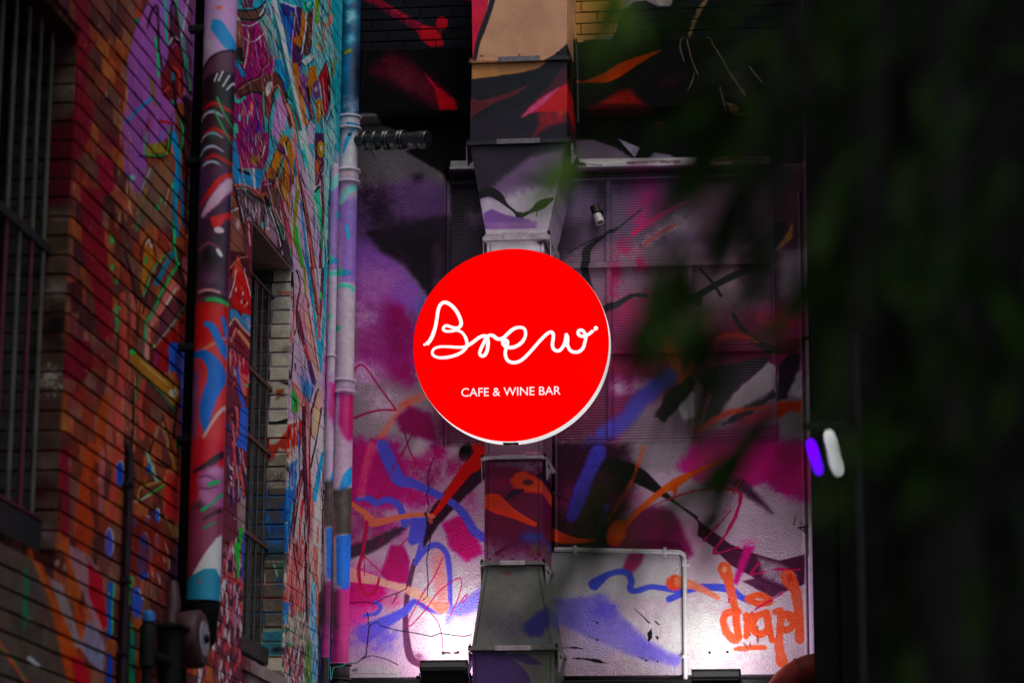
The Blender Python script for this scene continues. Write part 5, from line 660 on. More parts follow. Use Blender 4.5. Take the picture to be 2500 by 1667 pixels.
c.F(0, 550, 2.8).A((150, 110, 80), 420, 200, 60, 50, .7).A((190, 180, 170), 380, 440, 80, 80, .8).A((44, 14, 18), 380, 700, 110, 160, .95).A((170, 156, 146), 330, 1040, 100, 100, .7).A((120, 80, 70), 330, 1300, 90, 120, .6).speck((200, 190, 180), 340, 1060, 80, 120, 60, 10)
c.F(0, 1100, 2.766).A((150, 130, 130), 300, 100, 70, 70, .6).A((80, 20, 34), 300, 280, 90, 90, .8).A((156, 130, 140), 320, 560, 70, 90, .8)

# ================================================================ materials
GAIN = 1.6; cvB.sat = 1.08; cvJ.sat = 1.0
M = {}
M['left_brick'] = painted('painted_brick', cvL, GAIN*1.35, .65, .12, ((90, .35, .006), (350, .3, .002)), .25, 5)
M['left_mortar'] = painted('shade_toned_mortar', cvL, GAIN, .9, .1, ((120, .6, .006),), .3, 8, mortar=(14.0, 16.0))  # near joints carry their shade in the colour, far ones are paint-filled
M['jamb'] = painted('whitewashed_brick', cvJ, 1.35, .8, .2, ((70, .6, .008), (240, .4, .003)), .35, 14)
M['near_jamb'] = painted('worn_jamb_brick', cvK, .8, .85, .2, ((70, .6, .008),), .4, 12)
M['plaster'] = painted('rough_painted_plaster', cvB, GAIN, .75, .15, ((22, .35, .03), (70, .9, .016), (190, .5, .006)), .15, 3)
M['concrete'] = painted('painted_concrete_beam', cvB, GAIN, .85, .04, ((60, .8, .010), (220, .6, .004)), .3, 6)
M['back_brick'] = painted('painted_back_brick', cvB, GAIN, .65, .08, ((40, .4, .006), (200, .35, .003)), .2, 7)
M['back_mortar'] = painted('painted_back_mortar', cvB, GAIN, .8, .2, ((90, .6, .006),), .2, 8, mul=(.55, .55, .55))
M['steel_frame'] = painted('painted_steel_frame', cvB, GAIN*1.4, .45, .3, ((30, .15, .004),), .25, 9)
M['pane'] = painted('overpainted_ribbed_glass', cvB, GAIN*1.15, .42, .3, ((14, .08, .006),), .15, 6)
M['duct'] = painted('painted_sheet_metal', cvD, GAIN, .42, .3, ((2.6, .22, .03), (60, .08, .002)), .22, 5, peel=((.22, .2, .2), 34, .735))
M['duct_flange'] = painted('painted_flange_metal', cvD, GAIN*1.15, .35, .5, ((40, .2, .003),), .3, 14)
M['tall_pipe'] = painted('spray_painted_iron', cvP, GAIN, .42, .5, ((25, .12, .004), (180, .15, .002)), .15, 10)
M['corner_pipe'] = painted('spray_painted_downpipe', cvC, GAIN, .45, .5, ((60, .25, .004), (220, .2, .002)), .25, 22)
M['conduit'] = plain('white_conduit_plastic', (.42, .40, .41), .4, .15, 30, bump=.1)
M['conduit_dark'] = painted('painted_conduit', cvB, GAIN, .4, .45, ((120, .1, .002),), .2, 20)
M['black_iron'] = plain('black_cast_iron', (.012, .011, .014), .3, .5, 25, bump=.4, bscale=90, spec=.6)
M['iron_crust'] = plain('dusty_cast_iron', (.09, .085, .08), .8, .8, 60, bump=.6, bscale=140)
M['bar_pale'] = plain('pale_painted_bar', (.085, .08, .062), .6, .35, 6, bump=.2)
M['bar_red'] = plain('crimson_painted_bar', (.10, .006, .03), .6, .35, 9, bump=.2)
M['bar_dark'] = plain('rusty_dark_bar', (.010, .008, .008), .7, .6, 22, bump=.3)
M['bar_grey'] = plain('grey_steel_bar', (.03, .03, .033), .5, .5, 14, bump=.2)
M['rust'] = plain('rusted_steel', (.07, .032, .022), .8, .6, 30, bump=.4)
M['dark_glass'] = plain('dark_window_glass', (.006, .006, .007), .15, .2, 4, spec=.5)
M['dark_void'] = plain('sooty_interior', (.008, .007, .007), .9, .4, 5)
M['inner_brick'] = plain('dark_grey_brick', (.055, .052, .047), .9, .5, 14, bump=.4, spec=.1)  # darker grey for the brick row deep in the reveals
M['soffit'] = plain('grimy_lintel', (.16, .14, .12), .85, .35, 9, bump=.3)
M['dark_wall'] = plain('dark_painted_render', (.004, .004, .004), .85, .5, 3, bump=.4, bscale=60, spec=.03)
M['dark_metal'] = plain('dark_metal', (.008, .008, .009), .5, .4, 30, spec=.1)
M['lamp_body'] = plain('black_powder_coat', (.014, .016, .019), .4, .3, 40, bump=.1, bscale=300, spec=.45)
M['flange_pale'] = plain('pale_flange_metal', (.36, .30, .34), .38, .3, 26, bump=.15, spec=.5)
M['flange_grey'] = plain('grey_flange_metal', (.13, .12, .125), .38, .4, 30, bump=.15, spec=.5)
M['white_rim'] = emitter('glowing_white_rim', (1, .96, .97), .62, (.7, .7, .7))
M['pink_metal'] = painted('overspray_bracket', cvD, GAIN*1.3, .45, .5, ((60, .2, .003),), .35, 30)
M['orange_pipe'] = plain('orange_red_painted_duct', (.17, .018, .010), .5, .3, 8, bump=.15, spec=.2)
M['valve'] = plain('blackened_valve_iron', (.005, .005, .006), .6, .7, 30, bump=.5, bscale=80, spec=.12)
M['valve_red'] = plain('maroon_painted_cap', (.04, .016, .018), .5, .35, 18, bump=.2, spec=.2)
M['valve_white'] = plain('pale_cap_face', (.2, .18, .2), .6, .3, 25)
M['blue_paint'] = plain('blue_cap_paint', (.005, .10, .34), .45, .2, 20)
M['purple_pipe'] = plain('purple_brown_pipe', (.014, .006, .010), .5, .5, 14, bump=.2, spec=.15)
M['bark'] = plain('grey_bark', (.010, .0095, .009), .9, .5, 12, bump=.8, bscale=40, spec=.02)
M['asphalt'] = plain('asphalt', (.05, .05, .05), .85, .3, 8, bump=.5, bscale=120)
M['sign_red'] = emitter('backlit_red_acrylic', (1.0, .0, .0), 1.05, (.10, .0, .0), .6)
M['sign_white'] = emitter('backlit_white_lettering', (1, .98, .98), .80, (.5, .5, .5))
M['text_white'] = emitter('backlit_small_lettering', (1, .8, .86), .9, (.5, .45, .47))
M['flood_glass'] = emitter('lit_led_panel', (1, .98, .96), 6.0, (.8, .8, .8))
M['tube_purple'] = emitter('purple_lit_tube', (.12, .0, 1.0), 1.7, (.02, .0, .1))
M['tube_white'] = emitter('white_lit_tube', (.78, .8, .78), .9)
M['sill_brick'] = painted('painted_sill_brick', cvL, GAIN, .7, .3, ((90, .4, .006),), .3, 9)
_t = NT('willow_leaf'); _c = _t.ramp(_t.noise(9), (.35, (.004, .011, .0012)), (.68, (.020, .048, .004))); _t.l(_c, _t.b.inputs['Base Color']); _t.b.inputs['Roughness'].default_value = .6; _t.b.inputs['Specular IOR Level'].default_value = .06
_tr = _t.n('ShaderNodeBsdfTranslucent'); _t.l(_c, _tr.inputs[0]); _mx = _t.n('ShaderNodeMixShader'); _mx.inputs[0].default_value = .35
_t.l(_t.b.outputs[0], _mx.inputs[1]); _t.l(_tr.outputs[0], _mx.inputs[2]); _t.l(_mx.outputs[0], _t.t.nodes['Material Output'].inputs[0]); M['leaf'] = _t.m; M['lit_leaf'] = plain('lit_willow_leaf', (.055, .11, .010), .6, .3, 9, spec=.05)  # last one: brighter copy of the leaf, light put into its green

# ================================================================ ground
g = MB().box(-60, 60, -60, 60, -.2, 0).build('ground', M['asphalt']); tag(g, kind='structure')

# ================================================================ brick pieces
def brick_mesh(name, seed, ax):
    """one brick of unit size; its outer face points along +X (ax 'X') or -Y (ax 'Y'), corners chamfered and slightly uneven"""
    r = random.Random(seed); cy, cz = .018, .05; j = lambda: r.uniform(-.006, .006)
    back = [(0, -.5, -.5), (0, .5, -.5), (0, .5, .5), (0, -.5, .5)]
    mid = [(.82, -.5+j(), -.5+j()), (.82, .5+j(), -.5+j()), (.82, .5+j(), .5+j()), (.82, -.5+j(), .5+j())]
    fr = [(1+r.uniform(-.1, .1), (-.5+cy)+j()*2, (-.5+cz)+j()*3), (1+r.uniform(-.1, .1), (.5-cy)+j()*2, (-.5+cz)+j()*3), (1+r.uniform(-.1, .1), (.5-cy)+j()*2, (.5-cz)+j()*3), (1+r.uniform(-.1, .1), (-.5+cy)+j()*2, (.5-cz)+j()*3)]
    v = back+mid+fr; f = [(8, 9, 10, 11)]
    for a in (0, 4): f += [(a+i, a+(i+1) % 4, a+4+(i+1) % 4, a+4+i) for i in range(4)]
    if ax == 'Y': v = [(y, -x, z) for x, y, z in v]
    me = bpy.data.meshes.new(name); me.from_pydata(v, [], f); me.update(); return me
BX = [brick_mesh('brick', 40+i, 'X') for i in range(8)]; BY = [brick_mesh('brick', 60+i, 'Y') for i in range(8)]
def lay(bricks, protos, mat, parent, limit=300, stuff_name='brick_field'):
    """bricks: (centre of the inner face, size); the largest in the picture become single parts, the rest one joined part"""
    base = root_loc(parent)
    def area(b):
        cx, cy = project(b[0]); d = np.linalg.norm(np.array(b[0])-EYE); inside = -60 < cx < 2560 and -60 < cy < 1730
        return -(inside*b[3]*b[1][2]/d/d + (0 if inside else -1))
    order = sorted(range(len(bricks)), key=lambda i: area(bricks[i]))
    one = set(order[:limit]); vs, fs, k = [], [], 0
    meshes = [m.copy() for m in protos]
    for m in meshes: m.name = 'brick'; m.materials.clear(); m.materials.append(mat)
    dat = [(np.array([v.co[:] for v in m.vertices]), [tuple(p.vertices) for p in m.polygons]) for m in protos]
    for i, (p, s, _, _w) in enumerate(bricks):
        n = (i*7919) % len(protos)
        if i in one:
            o = bpy.data.objects.new('brick', meshes[n]); COL.objects.link(o); o.parent = parent; o.location = Vector([float(x) for x in p])-base; o.scale = s
        else:
            v = dat[n][0]*np.array(s)+np.array(p, float)-np.array(base); vs.append(v); fs += [tuple(q+k for q in f) for f in dat[n][1]]; k += len(v)
    if vs:
        me = bpy.data.meshes.new(stuff_name); me.from_pydata(np.concatenate(vs), [], fs); me.update()
        o = link(stuff_name, me, mat, parent); tag(o, kind='stuff')

def holed_wall(name, fixed, axis, u0, u1, v0, v1, holes, depth, mat, parent, back):
    """a wall face with rectangular openings and their reveals; axis 'X': wall at x=fixed looking to +X, 'Y': at y=fixed looking to -Y"""
    us = sorted({u0, u1, *[h[0] for h in holes], *[h[1] for h in holes]}); vz = sorted({v0, v1, *[h[2] for h in holes], *[h[3] for h in holes]})
    P = (lambda u, v, d: (fixed-d, u, v)) if axis == 'X' else (lambda u, v, d: (u, fixed+d, v)); mb = MB()
    for a, b in zip(us[:-1], us[1:]):
        for d, e in zip(vz[:-1], vz[1:]):
            if any(h[0] <= a and b <= h[1] and h[2] <= d and e <= h[3] for h in holes): continue
            mb.add([P(a, d, 0), P(b, d, 0), P(b, e, 0), P(a, e, 0)], [(0, 1, 2, 3)]); mb.add([P(a, d, back), P(b, d, back), P(b, e, back), P(a, e, back)], [(3, 2, 1, 0)])
    for h0, h1, g0, g1 in holes:
        for a, b in (((h0, g0), (h1, g0)), ((h1, g0), (h1, g1)), ((h1, g1), (h0, g1)), ((h0, g1), (h0, g0))):
            mb.add([P(*a, 0), P(*b, 0), P(*b, depth), P(*a, depth)], [(0, 1, 2, 3)])
    for a, b in (((u0, v0), (u1, v0)), ((u1, v0), (u1, v1)), ((u1, v1), (u0, v1)), ((u0, v1), (u0, v0))):
        mb.add([P(*a, 0), P(*b, 0), P(*b, back), P(*a, back)], [(0, 1, 2, 3)])
    me_o = mb.build(name, mat, parent); return me_o

# ================================================================ left building
left = thing('brick_building', 'brick building covered in graffiti, its wall running along the left side of the alley', 'building', (XL, 12, 0))
NW = (11.65, YJ1+.008, float(L(134, 1364)[2]), float(L(190, 85)[2]))
FW = (float(L(612, 760)[1]), YJ2+.008, float(L(640, 1636)[2]), float(L(714, 648)[2]))
XM = XL-.012
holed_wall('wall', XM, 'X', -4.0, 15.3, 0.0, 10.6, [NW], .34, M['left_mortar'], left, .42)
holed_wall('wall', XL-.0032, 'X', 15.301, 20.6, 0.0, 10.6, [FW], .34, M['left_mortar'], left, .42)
bl = []
for k in range(int(2.3/COURSE), int(9.9/COURSE)):
    zr0, zr1 = k*COURSE, (k+1)*COURSE
    for i in range(int(9.2/PITCH), int(20.2/PITCH)+1):
        y0 = (i-.5*(k % 2))*PITCH; jw = .0062 if y0 < 15.3 else .0026; z0, z1 = zr0+jw, zr1-jw; y1 = y0+PITCH-min(jw, .004); y0 += min(jw, .004); segs = [(max(9.2, y0), min(20.2, y1), z0, z1)]
        for h in (NW, FW):
            out = []
            for a, b, e, f in segs:
                if b <= h[0] or a >= h[1] or f <= h[2]+.02 or e >= h[3]-.02: out.append((a, b, e, f)); continue
                if a < h[0]: out.append((a, h[0], e, f))
                if b > h[1]: out.append((h[1], b, e, f))
            segs = out
        for a, b, e, f in segs:
            if b-a < .03: continue
            dd = (.014 if y0 < 15.3 else .0085)+random.uniform(-.003, .003)*(1 if y0 < 15.3 else .5)
            bl.append(((XL-.001-(.012 if y0 < 15.3 else .007), (a+b)/2, (e+f)/2), (dd, b-a, f-e), 0, (b-a)*XL*-1/math.hypot(XL, (a+b)/2)))
lay(bl, BX, M['left_brick'], left)
# jamb bricks inside both openings
def jamb(h, yface, mat, name='jamb_brick'):
    meshes = [m.copy() for m in BY]; inner = [m.copy() for m in BY]
    for m in meshes: m.materials.clear(); m.materials.append(mat)
    for m in inner: m.materials.clear(); m.materials.append(M['inner_brick'])
    k = 0
    for q in range(int(h[2]/COURSE)+1, int(h[3]/COURSE)):
        z = (q+.5)*COURSE
        for x0, x1 in ((XL-.148+.008*(q % 3), XL-.013), (XL-.335, XL-.158+.008*(q % 3))):
            o = bpy.data.objects.new(name, (meshes if x1 > XL-.1 else inner)[k % 8]); COL.objects.link(o); o.parent = left; o.location = Vector(((x0+x1)/2, yface+.012, z))-root_loc(left); o.scale = (x1-x0, .014+random.uniform(-.003, .003), COURSE-.011); k += 1
jamb(FW, YJ2, M['jamb']); jamb(NW, YJ1, M['near_jamb'])
# far window: lintel, grille, glass, sloping sill of bricks on edge
MB().box(XL-.338, XL-.008, FW[0]+.004, FW[1]-.02, FW[3]-.03, FW[3]-.002).build('lintel', M['soffit'], left)
XG = XL-.13
win = MB().box(XL-.42, XL-.33, FW[0]+.003, FW[1]-.003, FW[2]+.003, FW[3]-.035).build('window', M['dark_glass'], left)
tag(win, label='tall barred window at the far end of the painted brick wall')
zs = [float(L(x, y, XG)[2]) for x, y in ((646, 705), (640, 931), (637, 1091), (625, 1318), (622, 1571))]
ya, yb = FW[0]+.004, FW[1]-.004
for px in (619, 624, 637, 653, 668):
    y = float(L(px, 740, XG)[1])+.03
    if y > ya+.02: MB().tube([(XG, y, zs[-1]-.02), (XG, y, zs[0])], .0085, 8).build('window_bar', M['bar_grey'], win, True)
for i, z in enumerate(zs[:-1]):
    w = .010 if i == 0 else .018
    MB().box(XG-.006, XG+.010+w*.2, ya, yb, z-w*.7, z+w*.7).build('crossbar', M['bar_grey'] if i == 0 else M['rust'], win)
MB().bevbox(XG-.05, XG+.03, ya, yb, zs[-1]-.10, zs[-1], .006).build('bottom_rail', M['bar_dark'], win)
n = 11
for i in range(n):
    a = FW[0]+.01+(FW[1]-FW[0]-.02)*i/n; b = FW[0]+.004+(FW[1]-FW[0]-.02)*(i+1)/n
    MB().hexa([(XG-.02, a, FW[2]+.002), (XL+.028, a, FW[2]-.06), (XL+.028, b, FW[2]-.06), (XG-.02, b, FW[2]+.002), (XG-.02, a, FW[2]+.085), (XL+.03, a, FW[2]+.015+random.uniform(-.003, .003)), (XL+.03, b, FW[2]+.015), (XG-.02, b, FW[2]+.085)]).build('sill_brick', M['sill_brick'], left)
# near window
XN = XL-.115
win = MB().box(XL-.42, XL-.33, NW[0]+.003, NW[1]-.003, NW[2]+.003, NW[3]-.003).build('window', M['dark_glass'], left)
tag(win, label='out of focus barred window at the left edge, its bars pale and crimson')
zt, zm, zb = (float(L(*p, XN)[2]) for p in ((112, 48), (70, 572), (50, 1252)))
na, nb = NW[0]+.004, NW[1]-.004
ys = [float(L(px, 400, XN)[1]) for px in (22, 55, 85, 114)]; dy = ys[1]-ys[0]
for k, y in enumerate([ys[0]-3*dy, ys[0]-2*dy, ys[0]-dy]+ys):
    MB().tube([(XN, y, zb), (XN, y, zm)], .012, 10).build('window_bar', M['bar_red'] if k in (3, 5) else M['bar_pale'], win, True)
    MB().tube([(XN, y, zm), (XN, y, zt)], .012, 10).build('window_bar', M['bar_pale'], win, True)
MB().box(XN-.004, XN+.016, na, nb, zt-.008, zt+.008).build('crossbar', M['bar_red'], win)
MB().box(XN-.004, XN+.020, na, nb, zm-.022, zm+.022).build('crossbar', M['bar_dark'], win)
MB().bevbox(XN-.03, XN+.03, na, nb, NW[2]+.003, zb, .01).build('bottom_rail', M['bar_dark'], win)
MB().box(XN-.028, XN+.034, na, nb, zb+.001, zb+.016).build('crossbar', M['bar_red'], win)

# ================================================================ back building
back = thing('plastered_building', 'plastered building closing the alley, spray painted over wall and ribbed window', 'building', (-2.2, YB, 0))
xl, xr = XL-.3, -.40
zb0 = float(B(1000, 1652)[2]); zbm0, zbm1 = float(B(1000, 285, 19.86)[2]), float(B(1000, 118, 19.86)[2])
WX0, WX1, WZ0, WZ1 = float(B(1086, 700)[0]), float(B(1893, 700)[0]), float(B(1500, 1083)[2]), float(B(1400, 416)[2])
holed_wall('wall', YB, 'Y', xl, xr, zb0, zbm0+.05, [(WX0, WX1, WZ0, WZ1)], .16, M['plaster'], back, .3)
MB().bevbox(xl, xr, 19.86, YB+.3, zbm0, zbm1, .012).build('beam', M['concrete'], back)
MB().box(xl, xr, 19.965, YB+.3, zbm1, 10.6).build('upper_wall', M['back_mortar'], back)
bb = []
for k in range(int((9.7-zbm1)/BCOURSE)):
    for i in range(18):
        a = xl+(i-.5*(k % 2))*PITCH+.005; b = a+PITCH-.010; a, b = max(a, xl), min(b, xr)
        if b-a > .04: bb.append((((a+b)/2, 19.966, zbm1+(k+.5)*BCOURSE), (b-a, .013+random.uniform(-.002, .003), BCOURSE-.011), 0, b-a))
lay(bb, BY, M['back_brick'], back)
MB().box(xl, xr, YB+.25, YB+.45, 0, zb0-.002).build('lower_wall', M['dark_wall'], back)
MB().bevbox(xl+.35, xr-.1, YB-.10, YB+.24, zb0-.16, zb0-.04, .01).build('channel_beam', M['dark_metal'], back)
ztr = float(B(1600, 403, YB-.03)[2])
MB().bevbox(WX0-.01, WX1+.005, YB-.05, YB+.02, ztr-.035, ztr+.03, .006).build('lintel_strip', M['concrete'], back)
fr = MB(); t = .03; yf = YB+.02
for bx in ((WX0+.002, WX0+t, WZ0+.002, WZ1-.002), (WX1-t, WX1-.002, WZ0+.002, WZ1-.002), (WX0+t+.001, WX1-t-.001, WZ1-t-.02, WZ1-.002), (WX0+t+.001, WX1-t-.001, WZ0+.002, WZ0+t)): fr.bevbox(bx[0], bx[1], yf, yf+.07, bx[2], bx[3], .004)
frame = fr.build('window', M['steel_frame'], back); tag(frame, label='wide steel framed window with overpainted ribbed panes behind the duct and the sign')
zt1, zt2 = float(B(1600, 641)[2]), float(B(1600, 852)[2])
def xat(px, py): return float(B(px, py)[0])
rows = ((zt1, WZ1-t-.02, [xat(1290, 530), xat(1484, 530)]), (zt2, zt1, [xat(1290, 745), xat(1486, 745), xat(1684, 745)]), (WZ0+t, zt2, [xat(1290, 960), xat(1488, 960), xat(1689, 960)]))
for z in (zt1, zt2): MB().bevbox(WX0+t, WX1-t, yf-.004, yf+.06, z-.018, z+.018, .004).build('transom', M['steel_frame'], frame); MB().box(WX0+t, WX1-t, yf-.016, yf-.003, z-.024, z-.016).build('drip_bar', M['steel_frame'], frame)
MB().box(WX0+t, WX1-t, yf-.014, yf-.001, WZ1-.075, WZ1-.066).build('drip_bar', M['steel_frame'], frame)
for r, (z0, z1, mull) in enumerate(rows):
    a0, a1 = z0+(.018 if r < 2 else 0), z1-(.018 if r else 0); xs = [WX0+t]+mull+[WX1-t]
    for x in mull: MB().bevbox(x-.018, x+.018, yf-.002, yf+.055, a0+.001, a1-.001, .004).build('mullion', M['steel_frame'], frame)
    for i in range(len(xs)-1):
        p0, p1 = xs[i]+(.020 if i else .002), xs[i+1]-(.020 if i < len(xs)-2 else .002); mb = MB(); nr = int((a1-a0)/.0095); vs = []
        for j in range(nr+1):
            z = a0+.002+(a1-a0-.004)*j/nr; y = yf+.028+(.0016 if j % 2 else -.0008); vs += [(p0, y, z), (p1, y, z)]
        mb.add(vs, [(2*j, 2*j+1, 2*j+3, 2*j+2) for j in range(nr)]); mb.build('pane', M['pane'], frame)
# pane beads: a thin inner border that casts the line round every pane
    for i in range(len(xs)-1):
        p0, p1 = xs[i]+(.018 if i else 0), xs[i+1]-(.018 if i < len(xs)-2 else 0); b = .008; mb = MB()
        for q in ((p0+.001, p0+b, a0+.001, a1-.001), (p1-b, p1-.001, a0+.001, a1-.001), (p0+b+.001, p1-b-.001, a0+.001, a0+b), (p0+b+.001, p1-b-.001, a1-b, a1-.001)): mb.box(q[0], q[1], yf+.012, yf+.034, q[2], q[3])
        mb.build('glazing_bead', M['steel_frame'], frame)

# ================================================================ dark building at the right
right = thing('dark_building', 'unlit dark building filling the right edge behind the hanging leaves', 'building', (2, 18.7, 0))
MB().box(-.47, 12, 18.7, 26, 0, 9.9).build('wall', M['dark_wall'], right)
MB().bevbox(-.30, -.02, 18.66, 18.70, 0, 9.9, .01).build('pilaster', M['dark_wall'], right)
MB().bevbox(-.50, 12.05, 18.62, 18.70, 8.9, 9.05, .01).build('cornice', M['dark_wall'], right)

# ================================================================ exhaust duct
duct = thing('exhaust_duct', 'square sheet metal exhaust duct rising behind the red sign, tapering twice', 'duct', B(1250, 1800, YD+.3)*np.array([1, 1, 0])+np.array([0, 0, 3.4]))
def dx(px, py): return float(B(px, py, YD)[0])
def dz(py): return float(B(1250, py, YD)[2])
YK = YB-.012
secs = ((-260, 142, 1148, 1386, 1154, 1384), (154, 343, 1152, 1384, 1147, 1385), (354, 571, 1148, 1386, 1187, 1336), (588, 1113, 1189, 1328, 1184, 1324), (1122, 1370, 1184, 1324, 1182, 1322), (1380, 1577, 1182, 1322, 1152, 1353), (1588, 1840, 1153, 1353, 1154, 1354))
for i, (t0, b0, a, b, d, e) in enumerate(secs):
    za, zb_ = dz(t0), dz(b0); x0, x1, x2, x3 = dx(a, t0), dx(b, t0), dx(d, b0), dx(e, b0)
    if i == 3: yk = float(WX0) and YK
    sec = MB().hexa([(x2, YD, zb_), (x3, YD, zb_), (x3, YK, zb_), (x2, YK, zb_), (x0, YD, za), (x1, YD, za), (x1, YK, za), (x0, YK, za)]).build('duct_section', M['duct'], duct)
    if i in (3, 4, 5, 6):                                     # folded seams along both front edges
        for s, (p, q) in ((1, (x0, x2)), (-1, (x1, x3))):
            o = .024*s; MB().hexa([(q+o-.002, YD-.0015, zb_+.02), (q+o+.002, YD-.0015, zb_+.02), (q+o+.002, YD+.002, zb_+.02), (q+o-.002, YD+.002, zb_+.02), (p+o-.002, YD-.0015, za-.02), (p+o+.002, YD-.0015, za-.02), (p+o+.002, YD+.002, za-.02), (p+o-.002, YD+.002, za-.02)]).build('seam', M['dark_metal'], sec)
    if i in (0, 4):
        for q in (.1, .5, .9): MB().lathe([(0, .009), (.006, .009), (.009, .005)], (x2+(x3-x2)*q, YD-.0005, zb_+.03), (0, -1, 0), 10).build('rivet', M['pink_metal'], sec)
for (t0, b0, xa, xb) in ((142, 154, 1153, 1385), (343, 354, 1147, 1386), (571, 588, 1188, 1334), (1113, 1122, 1184, 1324), (1370, 1380, 1182, 1322), (1577, 1588, 1153, 1353)):
    z1, z0 = dz(t0), dz(b0); m = (t0+b0)/2; x0, x1 = dx(xa, m), dx(xb, m); o = .026; fl = MB()
    fl.bevbox(x0-o, x1+o, YD-o, YD+.004, z0+.002, z0+(z1-z0)*.55, .002); fl.bevbox(x0-o*.7, x1+o*.7, YD-o*.6, YD+.004, z0+(z1-z0)*.56, z1-.001, .002)
    for u, v in ((x0-o, x0+.004), (x1-.004, x1+o)): fl.bevbox(u, v, YD+.005, YK, z0+.002, z1-.001, .003)
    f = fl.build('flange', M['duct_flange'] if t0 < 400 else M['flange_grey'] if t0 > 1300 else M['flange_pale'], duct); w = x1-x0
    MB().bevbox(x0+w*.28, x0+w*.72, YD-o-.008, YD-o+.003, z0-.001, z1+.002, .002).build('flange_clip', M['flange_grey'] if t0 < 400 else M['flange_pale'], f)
    for x in (x0-o*.6, x1+o*.6):
        MB().lathe([(-.014, .006), (-.014, .013), (.006, .013), (.006, .007), (.018, .007)], (x, YD-.004, z1), (0, 0, 1), 8).build('bolt', M['dark_metal'], f)
    for s, x in ((-1, x0-o), (1, x1+o)):                      # hanging angle brackets behind each corner
        MB().hexa([(x-.003, YD+.05, z0-.14), (x+.003, YD+.05, z0-.14), (x+.003, YD+.30, z0-.02), (x-.003, YD+.30, z0-.02), (x-.003, YD+.01, z0), (x+.003, YD+.01, z0), (x+.003, YD+.34, z0), (x-.003, YD+.34, z0)]).build('corner_bracket', M['dark_metal'] if t0 < 200 else M['flange_pale'], f)
        for q in (.09, .17): MB().lathe([(0, .010), (.006, .010), (.006, .004)], (x+s*.003, YD+q, z0-.03), (s, 0, 0), 8).build('bolt', M['dark_metal'], f)

# ================================================================ round sign
cs = B(1247, 841, YS); RS = 238/7000*20.15
sign = thing('hanging_sign', 'round red backlit sign reading Brew Cafe & Wine Bar in white, fixed to the duct', 'sign', cs)
MB().lathe([(0, RS-.012), (.004, RS-.004), (.012, RS), (.118, RS), (.126, RS-.006), (.128, RS-.05)], cs+np.array([0, .0, 0]), (0, 1, 0), 96).build('rim', M['white_rim'], sign, True)
MB().lathe([(0, RS-.002), (.004, RS-.0015), (.008, RS-.012)], cs+np.array([0, -.006, 0]), (0, 1, 0), 96).build('face', M['sign_red'], sign, True)
MB().bevbox(cs[0]-.20, cs[0]+.20, YS+.129, YD-.002, cs[2]-.16, cs[2]-.10).bevbox(cs[0]-.20, cs[0]+.20, YS+.129, YD-.002, cs[2]+.10, cs[2]+.16).build('bracket', M['dark_metal'], sign)
MB().bevbox(cs[0]-.055, cs[0]+.05, YS+.03, YS+.075, cs[2]-RS-.008, cs[2]-RS+.003, .002).build('maker_plate', M['dark_metal'], sign)
def gp(x, y): return B(850+x/2.8, 550+y/2.8, YS-.009)
def script(pts, w, nm, yo=0):
    q = catmull([(*p, (w[i] if not np.isscalar(w) else w)) for i, p in enumerate(pts)], 7)
    P = [gp(a[0], a[1])+np.array([0, yo, 0]) for a in q]; R = [a[2]/2.8/7000*19.9*.5 for a in q]; return P, R
let = MB()
strokes = (([(543, 806), (560, 786), (580, 745), (597, 690), (607, 630), (618, 570), (638, 536), (668, 528), (705, 548), (738, 584), (760, 625), (772, 665), (764, 692), (738, 704), (705, 696), (676, 686), (655, 694), (651, 712), (668, 724), (705, 724), (745, 718), (780, 735), (804, 772), (812, 812), (802, 842), (768, 872), (718, 893), (660, 904), (612, 903), (582, 888), (575, 866), (590, 842), (630, 830), (690, 830), (750, 834), (800, 830), (840, 808), (872, 784), (905, 762), (938, 757), (954, 780), (955, 822), (948, 862), (932, 888), (910, 893), (899, 876), (908, 842), (926, 806), (944, 768), (968, 752), (992, 756), (1012, 772), (1036, 778), (1062, 768), (1094, 738), (1128, 710), (1164, 698), (1196, 702), (1211, 724), (1210, 760), (1190, 796), (1156, 823), (1120, 835), (1085, 832), (1062, 815), (1058, 796), (1072, 786), (1088, 794), (1087, 816), (1078, 845), (1074, 882), (1086, 918), (1114, 936), (1152, 936), (1192, 916), (1232, 878), (1272, 834), (1312, 788), (1352, 748), (1384, 730), (1401, 742), (1401, 776), (1396, 816), (1404, 845), (1426, 858), (1450, 852), (1470, 826), (1484, 790), (1492, 750), (1496, 790), (1502, 826), (1520, 856), (1548, 867), (1580, 862), (1606, 838), (1618, 800), (1624, 764), (1614, 732), (1594, 716), (1574, 724), (1574, 744), (1592, 757), (1618, 757), (1642, 746), (1666, 727)],
            [28]*3+[25]*3+[26]*8+[22]*4+[20]*4+[24]*6+[20]*6+[22]*2+[26]*8+[22]*2+[24]*4+[26]*6+[22]*4+[26]*8+[24]*40),)
for pts, w in strokes:
    P, R = script(pts, w[:len(pts)]+[24]*(len(pts)-len(w)), 'x'); R = [v*.98 for v in R]; let.tube(P, R, 10, flat=.28)
P, R = script([(1489, 738), (1494, 765), (1494, 800), (1492, 830)], [18, 34, 34, 20], 'x', -.001); let.tube(P, R, 10, flat=.28)
def dot(x, y, r): 
    p = gp(x, y); let.lathe([(-.004, r*.7), (-.0015, r), (.003, r)], p, (0, 1, 0), 20)
k_ = 1/2.8/7000*19.9
dot(543, 806, 14*k_); dot(522, 815, 9*k_); dot(1667, 726, 12*k_); dot(1685, 716, 6.5*k_); dot(1693, 703, 15*k_)
let.build('script_lettering', M['sign_white'], sign, True)
